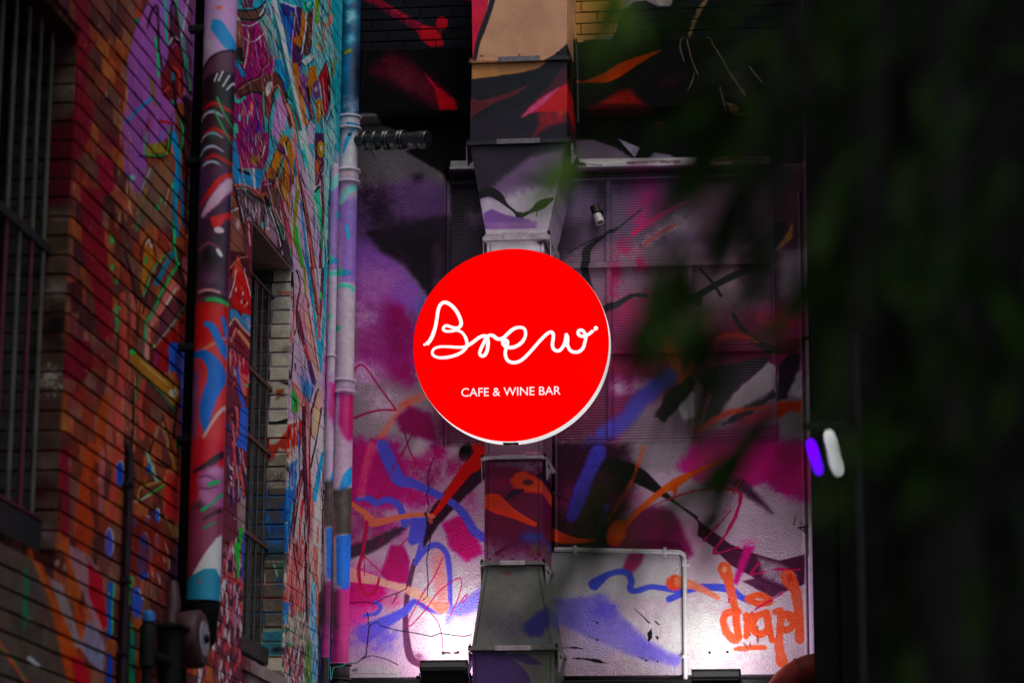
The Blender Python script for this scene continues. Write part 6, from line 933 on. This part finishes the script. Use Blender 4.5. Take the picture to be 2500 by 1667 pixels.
tm = text_mesh('CAFE & WINE BAR', .1, (1452-773)*k_, .0015); p = gp(1112, 1163)
co = np.empty(len(tm.vertices)*3); tm.vertices.foreach_get('co', co); co = co.reshape(-1, 3); co[:, 2] *= 56*k_*1.03/co[:, 2].max(); co[:, 0] -= (co[:, 0].max()+co[:, 0].min())/2
tm.vertices.foreach_set('co', co.ravel())
import bmesh
bm = bmesh.new(); bm.from_mesh(tm); bm.verts.ensure_lookup_table(); seen = set(); isl = []
for v in bm.verts:                                            # one mesh for each letter
    if v.index in seen: continue
    st_, grp = [v], []
    seen.add(v.index)
    while st_:
        q = st_.pop(); grp.append(q.index)
        for e in q.link_edges:
            w2 = e.other_vert(q)
            if w2.index not in seen: seen.add(w2.index); st_.append(w2)
    isl.append(grp)
bm.free(); xr_ = sorted((min(co[g, 0]), max(co[g, 0]), g) for g in isl); merged = []
for a_, b_, g_ in xr_:                                        # front and back outlines of one letter belong together
    if merged and a_ < merged[-1][1]-.004: merged[-1] = (merged[-1][0], max(b_, merged[-1][1]), merged[-1][2]+g_)
    else: merged.append((a_, b_, g_))
for a_, b_, g_ in merged:
    ids = {v: i for i, v in enumerate(g_)}; me = bpy.data.meshes.new('letter')
    me.from_pydata([tuple(co[v]) for v in g_], [], [tuple(ids[v] for v in pl.vertices) for pl in tm.polygons if pl.vertices[0] in ids]); me.update()
    o = link('letter', me, M['text_white'], sign); o.location = Vector([float(x) for x in p])-root_loc(sign)

# ================================================================ pipes
def collar(mb, x, y, z, r, h, axis=(0, 0, 1)):
    return mb.lathe([(-h/2, r*.9), (-h/2, r*1.06), (-h*.25, r*1.14), (h*.25, r*1.14), (h/2, r*1.06), (h/2, r*.9)], (x, y, z), axis, 24)
X1, Y1, R1 = float(B(853, 300, 19.75)[0]), 19.75, .068
def zc(py): return float(B(845, py, Y1)[2])
cp = thing('corner_downpipe', 'thick downpipe with ringed collars in the alley corner, painted blue, lilac and magenta', 'downpipe', (X1, Y1, 3.4))
MB().tube([(X1, Y1, 3.3), (X1, Y1, 9.9)], R1, 28).build('pipe', M['corner_pipe'], cp, True)
for y0, y1 in ((288, 316), (418, 446), (930, 958), (1622, 1658)):
    z0, z1 = zc(y1), zc(y0); mb = MB().lathe([(z0-.005, R1+.004), (z0+.005, R1+.010), (z1-.005, R1+.010), (z1+.005, R1+.004)], (X1, Y1, 0), (0, 0, 1), 28)
    for z in (z0, z1): collar(mb, X1, Y1, z, R1+.012, .020)
    mb.build('collar', M['corner_pipe'], cp, True)
tm = text_mesh('65', .035, .028, .002); o = link('raised_number', tm, M['dark_metal'], cp); p = B(854, 331, Y1-R1-.002); o.location = Vector([float(x) for x in p])-root_loc(cp)
X2, R2 = XL+.040, .029; Y2 = float(L(811, 760, XL+.040)[1])
sp_ = thing('slim_downpipe', 'slim downpipe open at the top, standing beside the thick corner pipe', 'downpipe', (X2, Y2, 3.3))
ztp = float(B(818, 402, Y2)[2]); MB().lathe([(3.3, R2), (ztp, R2), (ztp, R2-.004), (ztp-.10, R2-.004)], (X2, Y2, 0), (0, 0, 1), 22).build('pipe', M['corner_pipe'], sp_, True)
mb = MB(); collar(mb, X2, Y2, float(B(806, 869, Y2)[2]), R2+.003, .016); mb.build('collar', M['corner_pipe'], sp_, True)
for py in (640, 1200):
    z = float(B(806, py, Y2)[2]); MB().bevbox(XL+.002, X2-R2+.004, Y2-.012, Y2+.012, z-.012, z+.012, .003).build('wall_clip', M['dark_metal'], sp_)
a, b = B(868, 344, 19.74), B(1043, 340, 19.50)
so = thing('soil_pipe_stub', 'black cast iron pipe stub with ring joints branching right from the corner downpipe', 'pipe', a)
ax = Vector([float(x) for x in b-a]); LN = ax.length; ax.normalize(); r = .050
MB().lathe([(-.01, r*.8), (.10*LN, r*.8), (.12*LN, r*1.05), (LN, r*1.08), (LN, r*.8)], a, ax, 28).build('pipe', M['black_iron'], so, True)
for q in (.16, .30, .43, .47, .63, .675): MB().lathe([(-.012, r*1.0), (-.009, r*1.32), (0, r*1.46), (.009, r*1.32), (.012, r*1.0)], Vector(a)+ax*LN*q, ax, 28).build('ring_joint', M['black_iron'], so, True)
MB().lathe([(0, r*1.1), (0, r*1.2), (.9*LN*.14, r*1.24), (LN*.14, r*1.14), (LN*.14, .0)], Vector(a)+ax*LN*.87, ax, 28).build('end_cap', M['black_iron'], so, True)
mb = MB()
for q in (.22, .55, .80, .93):
    p = Vector(a)+ax*LN*q+Vector((0, -.012, -r*1.06)); mb.bevbox(p.x-.03, p.x+.03, p.y-.03, p.y+.04, p.z-.012, p.z+.02, .006)
tag(mb.build('dried_drip', M['iron_crust'], so), kind='stuff')
MB().tube([Vector(a)+ax*LN*.2+Vector((0, 0, -r)), Vector(a)+ax*LN*.24+Vector((0, 0, -r-.05)), Vector(a)+ax*LN*.27+Vector((.01, 0, -r-.09))], .004, 6).build('hanging_twig', M['black_iron'], so)
wr = MB().tube([B(884, -40, 19.8), B(889, 60, 19.8), B(895, 110, 19.8), B(887, 200, 19.8), B(877, 250, 19.8)], .0035, 6).build('loose_wire', M['dark_metal'], None, True, at=B(886, 100, 19.8)); tag(wr, 'thin loose wire hanging beside the top of the thick corner downpipe', 'wire')
tw = MB().tube([B(806, 1625, 19.66), B(808, 1660, 19.62), B(814, 1628, 19.64), B(835, 1625, 19.64), B(851, 1616, 19.66)], .0035, 6).build('green_twine', plain('green_twine_fibre', (.02, .3, .26), .8), None, True, at=B(810, 1628, 19.64)); tag(tw, 'green twine knotted round the foot of the slim downpipe', 'twine')

# tall painted pipe in front of the wall, its black neighbour and the valve at its foot
XP, RP = XL+.20, .092
YPc = float(L(534, 200, XP)[1])
tp = thing('tall_pipe', 'fat vertical pipe painted with stripes and red and blue flames, its foot teal', 'pipe', (XP, YPc, 3.3))
zf = float(L(507, 1474, XP)[2])
MB().tube([(XP, YPc, zf), (XP, YPc, 9.9)], RP, 32).build('pipe', M['tall_pipe'], tp, True)
el = [Vector((XP, YPc, zf+.004))]+[Vector((XP-.03*math.sin(t), YPc+.22*(1-math.cos(t)), zf-.20*math.sin(t))) for t in (.3, .6, .9, 1.2)]
MB().tube(el, [RP*1.05, RP*1.04, RP, RP*.9, RP*.8], 28).build('elbow', M['valve'], tp, True)
for z in (5.1, 6.95): MB().bevbox(XL+.02, XP-RP*.75, YPc-.03, YPc+.03, z-.02, z+.02).build('wall_bracket', M['dark_metal'], tp)
XQ = XL+.055; YQ = float(L(467, 800, XQ)[1])
bp = thing('black_tube', 'narrow black tube in the dark strip beside the fat painted pipe', 'pipe', (XQ, YQ, 3.4))
MB().tube([(XQ, YQ, 3.2), (XQ, YQ, 9.9)], .034, 20).build('pipe', M['dark_wall'], bp, True)  # black tube set where a dark strip runs beside the fat pipe
for z in (4.6, 6.2, 7.6): MB().bevbox(XL+.004, XQ+.045, YQ-.062, YQ+.062, z-.02, z+.02, .006).build('wall_clip', M['dark_metal'], bp)
XV = XL+.03; YV = float(L(311, 1300, XV)[1])
pp = thing('purple_pipe', 'thin purple brown pipe climbing the lower left brick wall', 'pipe', (XV, YV, 2.6))
zt_ = float(L(316, 1090, XV)[2]); MB().tube([(XV, YV, 2.4), (XV, YV, zt_-.03), (XV-.02, YV, zt_), (XL+.006, YV, zt_+.02)], .022, 14).build('pipe', M['purple_pipe'], pp, True)
MB().tube([(XV+.004, YV+.06, 2.4), (XV+.004, YV+.06, float(L(318, 1480, XV)[2]))], .014, 12).build('side_pipe', M['purple_pipe'], pp, True)
for py in (1180, 1420, 1600):
    z = float(L(311, py, XV)[2]); MB().bevbox(XL+.003, XV+.026, YV-.03, YV+.03, z-.014, z+.014, .004).build('wall_clip', M['purple_pipe'], pp)
# valve
XW = XL+.22; cw = L(476, 1560, XW)
vv = thing('pipe_valve', 'blackened iron valve with round maroon cap and blue topped spindle', 'valve', cw)
w_ = Vector((1.0, -.02, .04)).normalized()
MB().lathe([(-.11, .04), (-.105, .125), (-.09, .146), (-.03, .155), (.03, .155), (.046, .142), (.05, .122)], cw, w_, 36).build('wheel_cap', M['valve_red'], vv, True) 
MB().lathe([(0, .095), (.004, .093), (.004, .034)], Vector(cw)+w_*.0505, w_, 32).build('cap_face', M['valve_white'], vv, True)
MB().lathe([(0, .026), (.02, .02)], Vector(cw)+w_*.056, w_, 16).build('hub', M['valve'], vv, True)
c2 = L(415, 1575, XL+.14)
MB().tube([Vector(c2)+Vector((.0, 0, -.30)), Vector(c2)+Vector((0, 0, .10))], [.06, .07], 18).tube([Vector(c2)+Vector((0, 0, -.02)), Vector(cw)-w_*.10], .07, 16).bevbox(c2[0]-.09, c2[0]+.09, c2[1]-.09, c2[1]+.09, c2[2]+.08, c2[2]+.11, .008).build('body', M['valve'], vv, True)
MB().tube([Vector(c2)+Vector((.0, 0, .11)), Vector(c2)+Vector((.0, .05, .22)), Vector(c2)+Vector((-.02, .10, .34))], [.03, .04, .03], 12).build('lever', M['valve_red'], vv, True)
c3 = L(361, 1545, XL+.10)
MB().lathe([(-.36, .022), (-.18, .024), (-.17, .042), (.03, .044), (.05, .03), (.06, .03)], c3, (0, 0, 1), 18).build('spindle', M['valve'], vv, True)
MB().lathe([(.061, .036), (.10, .036), (.115, .026), (.12, .01)], c3, (0, 0, 1), 18).build('blue_cap', M['blue_paint'], vv, True)
MB().tube([Vector(c3)+Vector((0, 0, -.10)), Vector(c2)+Vector((0, 0, -.10))], .035, 12).build('link_pipe', M['valve'], vv, True)
MB().tube([Vector(c2)+Vector((0, 0, -.29)), Vector(c2)+Vector((0, 0, -1.2))], .035, 12).build('riser', M['valve'], vv, True)

# conduits
YC = YB-.022
def conduit(nm, label, pts, r, mat, saddles=(), cat='conduit'):
    P = [B(*p) if len(p) == 3 else B(*p, YC) for p in pts]; o = thing(nm, label, cat, P[0])
    q = [Vector([float(x) for x in P[0]])]
    for i in range(1, len(P)-1):                              # rounded bends
        A0, C0, D0 = (Vector([float(x) for x in v]) for v in (P[i-1], P[i], P[i+1])); u = (A0-C0).normalized(); v = (D0-C0).normalized(); k = min(.05, (A0-C0).length*.3, (D0-C0).length*.3)
        q += [(C0+u*k)*(1-t)**2+C0*2*t*(1-t)+(C0+v*k)*t*t for t in (0, .25, .5, .75, 1)]
    q.append(Vector([float(x) for x in P[-1]])); MB().tube(q, r, 14).build('tube', mat, o, True)
    for s, vert in saddles:
        p = B(*s, YC); e, f = (.035, .012) if vert else (.012, .035)
        MB().bevbox(p[0]-e, p[0]+e, YB-.006, YB-.0005, p[2]-f, p[2]+f, .002).bevbox(p[0]-(r+.004 if vert else f*.3), p[0]+(r+.004 if vert else f*.3), YC-r-.004, YB-.004, p[2]-(f*.9 if vert else r+.004), p[2]+(f*.9 if vert else r+.004), .003).build('saddle', mat, o)
    for s in pts[1:-1]:
        p = B(*s[:2], YC); MB().lathe([(-.02, r+.002), (-.018, r+.004), (.018, r+.004), (.02, r+.002)], p+np.array([0, 0, -.07]) , (0, 0, 1), 12).build('coupling', mat, o, True) if nm == 'white_conduit' and s is pts[-2] else None
    return o
conduit('duct_side_conduit', 'painted conduit running down right of the duct from behind the sign', [(1358, 560), (1357, 1332)], .019, M['conduit_dark'], (((1358, 600), True), ((1357, 1205), True)))
conduit('white_conduit', 'thin white conduit running right from the duct then down beside the right floodlight', [(1354, 1340), (1671, 1347), (1674, 1700)], .0155, M['conduit'], (((1403, 1342), False), ((1623, 1346), False), ((1672, 1378), True), ((1673, 1602), True)))
conduit('bent_conduit', 'thin tan and black conduit leaning beside the top right corner of the duct', [(1386, -60, 19.75), (1398, 60, 19.8), (1408, 125, 19.83), (1411, 300, 19.84)], .017, M['conduit_dark'])
rp = thing('edge_downpipe', 'magenta painted downpipe on the right edge of the mural wall', 'downpipe', B(1978, 1600, YB-.05))
Xe = float(B(1976, 900, YB-.045)[0]); ze0, ze1, ze2 = (float(B(1976, y, YB-.045)[2]) for y in (1604, 1352, 420))
MB().tube([(Xe, YB-.045, ze0), (Xe, YB-.045, 9.0)], .026, 18).build('pipe', M['conduit_dark'], rp, True)
MB().lathe([(ze0-.01, .033), (ze1-.02, .033), (ze1, .026)], (Xe, YB-.045, 0), (0, 0, 1), 18).build('sleeve', M['corner_pipe'], rp, True)
MB().bevbox(Xe-.05, Xe+.05, YB-.074, YB-.001, float(B(1976, 830)[2])-.012, float(B(1976, 830)[2])+.012, .003).build('wall_clip', M['dark_metal'], rp)
ec = thing('edge_conduit', 'pale slim conduit just left of the magenta edge downpipe', 'conduit', B(1962, 1600, YB-.016))
Xf = float(B(1959, 1000, YB-.016)[0]); MB().tube([(Xf, YB-.016, float(B(1962, 1650, YB)[2])), (Xf, YB-.016, float(B(1956, 470, YB)[2]))], .013, 12).build('tube', M['conduit_dark'], ec, True)
e0 = B(1893, 1760, 19.75); e1 = B(2010, 1640, 19.75); rr = .115
op = thing('orange_pipe_bend', 'fat orange red pipe bend rising at the bottom right corner of the mural wall', 'pipe', e0)
cc = Vector((float(e1[0]), 19.75, float(e0[2])+.02)); rad = float(e1[0]-e0[0]); up = float(e1[2]-e0[2])
bend = [Vector((float(e0[0]), 19.75, float(e0[2])-.5))]+[Vector((cc.x-rad*math.cos(t), 19.75, cc.z+up*math.sin(t))) for t in [i/10*math.pi/2 for i in range(11)]]
MB().tube(bend, rr, 28).build('pipe', M['orange_pipe'], op, True)
for i in (4, 8):
    d = (bend[i+1]-bend[i]).normalized(); MB().lathe([(-.012, rr), (-.010, rr+.006), (.010, rr+.006), (.012, rr)], bend[i], d, 28).build('joint_band', M['orange_pipe'], op, True)
# corner trunking in the gap between walls
st = MB().bevbox(XL+.012, XL+.05, 19.86, 19.94, 3.4, 9.8, .006).build('corner_trunking', M['dark_metal'], None, at=(XL+.03, 19.9, 3.4)); tag(st, 'dark square cable trunking in the corner behind the slim downpipe', 'trunking')
vs_ = thing('vent_stub', 'short peeling white vent stub with a purple cap sticking out of the ribbed window', 'vent pipe', B(1458, 530, 19.93))
p = B(1455, 518, 19.98); d = Vector((.35, -.30, -.9)).normalized()
MB().lathe([(-.03, .030), (.10, .034), (.10, .024), (.04, .024)], p, d, 18).build('pipe', M['conduit'], vs_, True)
MB().lathe([(-.035, .034), (.035, .037), (.037, .03)], p+np.array([0, 0, .012]), d, 18).build('cap', M['purple_pipe'], vs_, True)
MB().bevbox(p[0]+.03, p[0]+.05, 19.96, YB+.02, p[2]-.012, p[2]+.012, .003).build('arm', M['dark_metal'], vs_)
for px, py in ((1958, 1292),):
    q = B(px, py, YB-.03); bk = thing('cut_cable_end', 'tangle of cut cable ends on the wall left of the edge downpipe', 'cable', q)
    for i in range(5):
        a_ = Vector([float(x) for x in q])+Vector((-.03+.015*i, .02, .02)); MB().tube([a_, a_+Vector((.03, -.03, -.02+.01*i)), a_+Vector((.06, -.02, -.05+.02*i))], .005, 6).build('cable', M['dark_metal'], bk, True)

# ================================================================ floodlights
def floodlight(label, px, py, w, tilt, power, aim):
    q = B(px, py, 19.50); o = thing('floodlight', label, 'floodlight', q, group='floodlights washing the mural from below')
    R = Matrix.Rotation(math.radians(tilt), 4, 'X'); T = Matrix.Translation(Vector([float(x) for x in q])); X = T@R
    def put(mb, nm, mat, sm=False):
        mb.v = [tuple(X@Vector(v)) for v in mb.v]; return mb.build(nm, mat, o, sm)
    h = w*.72
    put(MB().bevbox(-w/2, w/2, -.03, .03, -h/2, h/2, .008), 'housing', M['lamp_body'])
    put(MB().bevbox(-w*.46, w*.46, .0305, .033, -h*.42, h*.42, .001), 'led_panel', M['flood_glass'])
    put(MB().bevbox(-w/2-.002, w/2+.002, .0335, .043, h*.43, h/2+.004, .002).bevbox(-w/2-.002, w/2+.002, .0335, .043, -h/2-.004, -h*.43, .002).bevbox(-w/2-.002, -w*.465, .0335, .043, -h*.429, h*.429, .002).bevbox(w*.465, w/2+.002, .0335, .043, -h*.429, h*.429, .002), 'front_rim', M['lamp_body'])
    f = MB()
    for i in range(28): x = -w*.46+w*.92*i/27; f.box(x-.0016, x+.0016, -.046, -.0305, h*.18, h*.46)
    tag(put(f, 'cooling_fins', M['lamp_body']), kind='stuff')
    put(MB().bevbox(w*.28, w*.46, -.033, -.0302, -h*.20, h*.02, .001), 'label_plate', M['bar_grey'])
    y = MB()
    for s in (-1, 1): y.bevbox(s*(w/2+.012)-.003, s*(w/2+.012)+.003, -.015, .015, -h/2-.10, .03, .001)
    y.bevbox(-w/2-.015, w/2+.015, -.015, .015, -h/2-.106, -h/2-.101, .001); put(y, 'yoke', M['dark_metal'])
    for s in (-1, 1): put(MB().lathe([(0, .012), (.02, .012), (.022, .006)], (s*(w/2+.016), 0, 0), (s, 0, 0), 10), 'knob', M['dark_metal'])
    MB().tube([Vector([float(x) for x in q])+Vector((w*.2, 0, -.15)), Vector((float(q[0])+w*.3, 19.8, float(q[2])-.2)), Vector((float(q[0])+w*.32, YB+.24, float(q[2])-.18))], .006, 8).build('cable', M['dark_metal'], o, True)
    la = bpy.data.lights.new('flood_beam', 'AREA'); la.shape = 'RECTANGLE'; la.size = w*.85; la.size_y = h*.8; la.energy = power; la.color = (1.0, .97, .97); la.spread = math.radians(150)
    lo = bpy.data.objects.new('flood_beam', la); COL.objects.link(lo); lo.parent = o
    p0 = X@Vector((0, .046, 0)); dr = (Vector([float(x) for x in B(*aim)])-p0).normalized() if aim else (R@Vector((0, 1, 0)))
    lo.location = p0-root_loc(o); lo.rotation_euler = (R@Vector((0, 1, 0))).to_track_quat('-Z', 'Y').to_euler(); return o
floodlight('black floodlight with a ribbed back left of the duct, lighting the pale plaster', 1087, 1652, .33, 50, FLOOD, None)
floodlight('black floodlight with a smooth back under the two drill holes, right of the white conduit', 1750, 1672, .33, 56, FLOOD*.75, None)

# ================================================================ lamp post with two lit tubes, out of focus
PX_ = B(2090, 1100, 12.0); lp = thing('lamp_post', 'dark post at the right with one purple and one white lit tube, out of focus', 'lamp post', (PX_[0], 12.0, 0))
MB().tube([(PX_[0], 12, 0), (PX_[0], 12, PX_[2]+.5)], .028, 14).build('post', M['dark_metal'], lp, True)
MB().bevbox(float(B(1960, 1000, 12)[0]), PX_[0]+.03, 12.02, 12.05, PX_[2]+.10, PX_[2]+.13, .004).build('arm', M['dark_metal'], lp)
for (x0, y0, x1, y1), r, m, nm in (((1977, 1073, 2001, 1158), .022, 'tube_purple', 'purple_tube'), ((2020, 1050, 2048, 1160), .026, 'tube_white', 'white_tube')):
    a, b = (Vector([float(v) for v in B(x, y, 12.0)]) for x, y in ((x0, y0), (x1, y1)))
    MB().tube([a+(b-a)*t for t in (0, .06, .2, .5, .8, .94, 1)], [r*.45, r*.8, r, r, r, r*.8, r*.45], 18).build(nm, M[m], lp, True)

# ================================================================ tree in the foreground
ty = 4.2; tb = B(2275, 1300, ty)
tree = thing('willow_tree', 'slender tree close to the camera at the right, its dark leaves hanging out of focus', 'tree', (tb[0], ty, 0))
tpts = [(tb[0]+.06, ty, 0), (tb[0]+.02, ty, 1.5), tuple(tb), tuple(B(2268, 700, ty)), tuple(B(2262, 200, ty)), tuple(B(2285, -200, ty)), (tb[0]+.1, ty+.1, 5.4)]
MB().tube(catmull(tpts, 4), np.linspace(.075, .04, len(catmull(tpts, 4))), 16).build('trunk', M['bark'], tree, True)
lv, lf = [], []; R_ = random.Random(21)
def leaf(p, d, ln, wd):
    d = Vector(d).normalized(); s = d.cross(Vector((R_.gauss(0, 1), R_.gauss(0, 1), R_.gauss(0, 1)))).normalized(); nrm = d.cross(s); k = len(lv)
    for t, w, c in ((0, .06, 0), (.3, .8, .06), (.55, 1, .09), (.8, .6, .04), (1, .02, -.04)):
        q = p+d*ln*t+nrm*ln*c
        lv.extend([tuple(q+s*wd*w*.5), tuple(q-s*wd*w*.5)])
    for i in range(4): lf.append((k+2*i, k+2*i+1, k+2*i+3, k+2*i+2))
branches = []
def spray(px, Y, n, ln, wd, spread, twig=True, drop=(.1, -.05, -1)):
    """leaves along a hanging twig; px: points down the twig in measured positions at distance Y"""
    q = catmull([np.append(B(x, y, Y), 0)[:3] for x, y in px], 6)
    if twig: branches.append([tuple(v) for v in q])
    for _ in range(n):
        t = R_.random()*(len(q)-1); i = min(int(t), len(q)-2); p = Vector(q[i]*(1-t+i)+q[i+1]*(t-i)) + Vector((R_.gauss(0, spread), R_.gauss(0, spread*1.5), R_.gauss(0, spread)))
        d = Vector(drop)+Vector((R_.gauss(0, .4), R_.gauss(0, .5), R_.gauss(0, .35))); leaf(p, d, ln*R_.uniform(.7, 1.3), wd*R_.uniform(.7, 1.3))
HANG = SPRAYS
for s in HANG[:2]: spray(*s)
yv, yf = lv[:], lf[:]; lv.clear(); lf.clear()         # same leaves, brighter green painted in for light on the tip nearest the sign
for s in HANG[2:]: spray(*s)
# the rest of the crown, above and to the right of the view
for _ in range(5200):
    u = R_.random()*2*math.pi; rad = math.sqrt(R_.random())*1.9; p = Vector((tb[0]+.25+rad*math.cos(u), ty-.2+rad*math.sin(u)*1.1, 4.25+R_.random()*1.9-.18*rad))
    cx, cy = project(p)
    if p.y > .5 and cx < 2120 and cy > -260: continue
    leaf(p, (R_.gauss(0, .5), R_.gauss(0, .5), -.7+R_.gauss(0, .3)), R_.uniform(.07, .12), R_.uniform(.016, .026))
for _ in range(8000):                                        # unseen canopy added over the near alley to shade the left wall
    p = Vector((R_.uniform(-3.75, 3.2), R_.uniform(1.5, 12.6), R_.uniform(6.3, 8.8))) if _ % 2 else Vector((R_.uniform(-3.75, -.8), R_.uniform(8.0, 13.0), R_.uniform(6.4, 8.8))); p.x += R_.gauss(0, .15)
    cx, cy = project(p)
    if -200 < cx < 2700 and cy > -330: continue
    leaf(p, (R_.gauss(0, .6), R_.gauss(0, .6), -.5+R_.gauss(0, .3)), R_.uniform(.16, .26), R_.uniform(.04, .065))
for k in range(16):  # short branches for the added canopy
    e = Vector((R_.uniform(-3.3, 2.8), R_.uniform(3, 12), R_.uniform(7.3, 8.2)))
    if project(e)[1] < -360: branches.append([tuple(e), tuple(e+Vector((.1, -.3, .1)))])
me = bpy.data.meshes.new('crown_and_added_canopy'); b0 = root_loc(tree); me.from_pydata([tuple(Vector(v)-b0) for v in lv], [], lf); me.update(); o = link('crown_and_added_canopy', me, M['leaf'], tree); tag(o, kind='stuff')  # hanging leaves, tree crown and the added shading canopy in one mesh
mb = MB()
for q in branches: mb.tube(q, .0035, 5)
top = Vector(tpts[-2])
for q in branches: mb.tube([Vector(q[0]), (Vector(q[0])+top)/2+Vector((0, 0, .35)), top], [.004, .010, .018], 6)
mb.build('branch', M['bark'], tree, True)
MB_ = bpy.data.meshes.new('lit_leaves'); MB_.from_pydata([tuple(Vector(v)-b0) for v in yv], [], yf); MB_.update(); o = link('lit_leaves', MB_, M['lit_leaf'], tree); tag(o, kind='stuff')
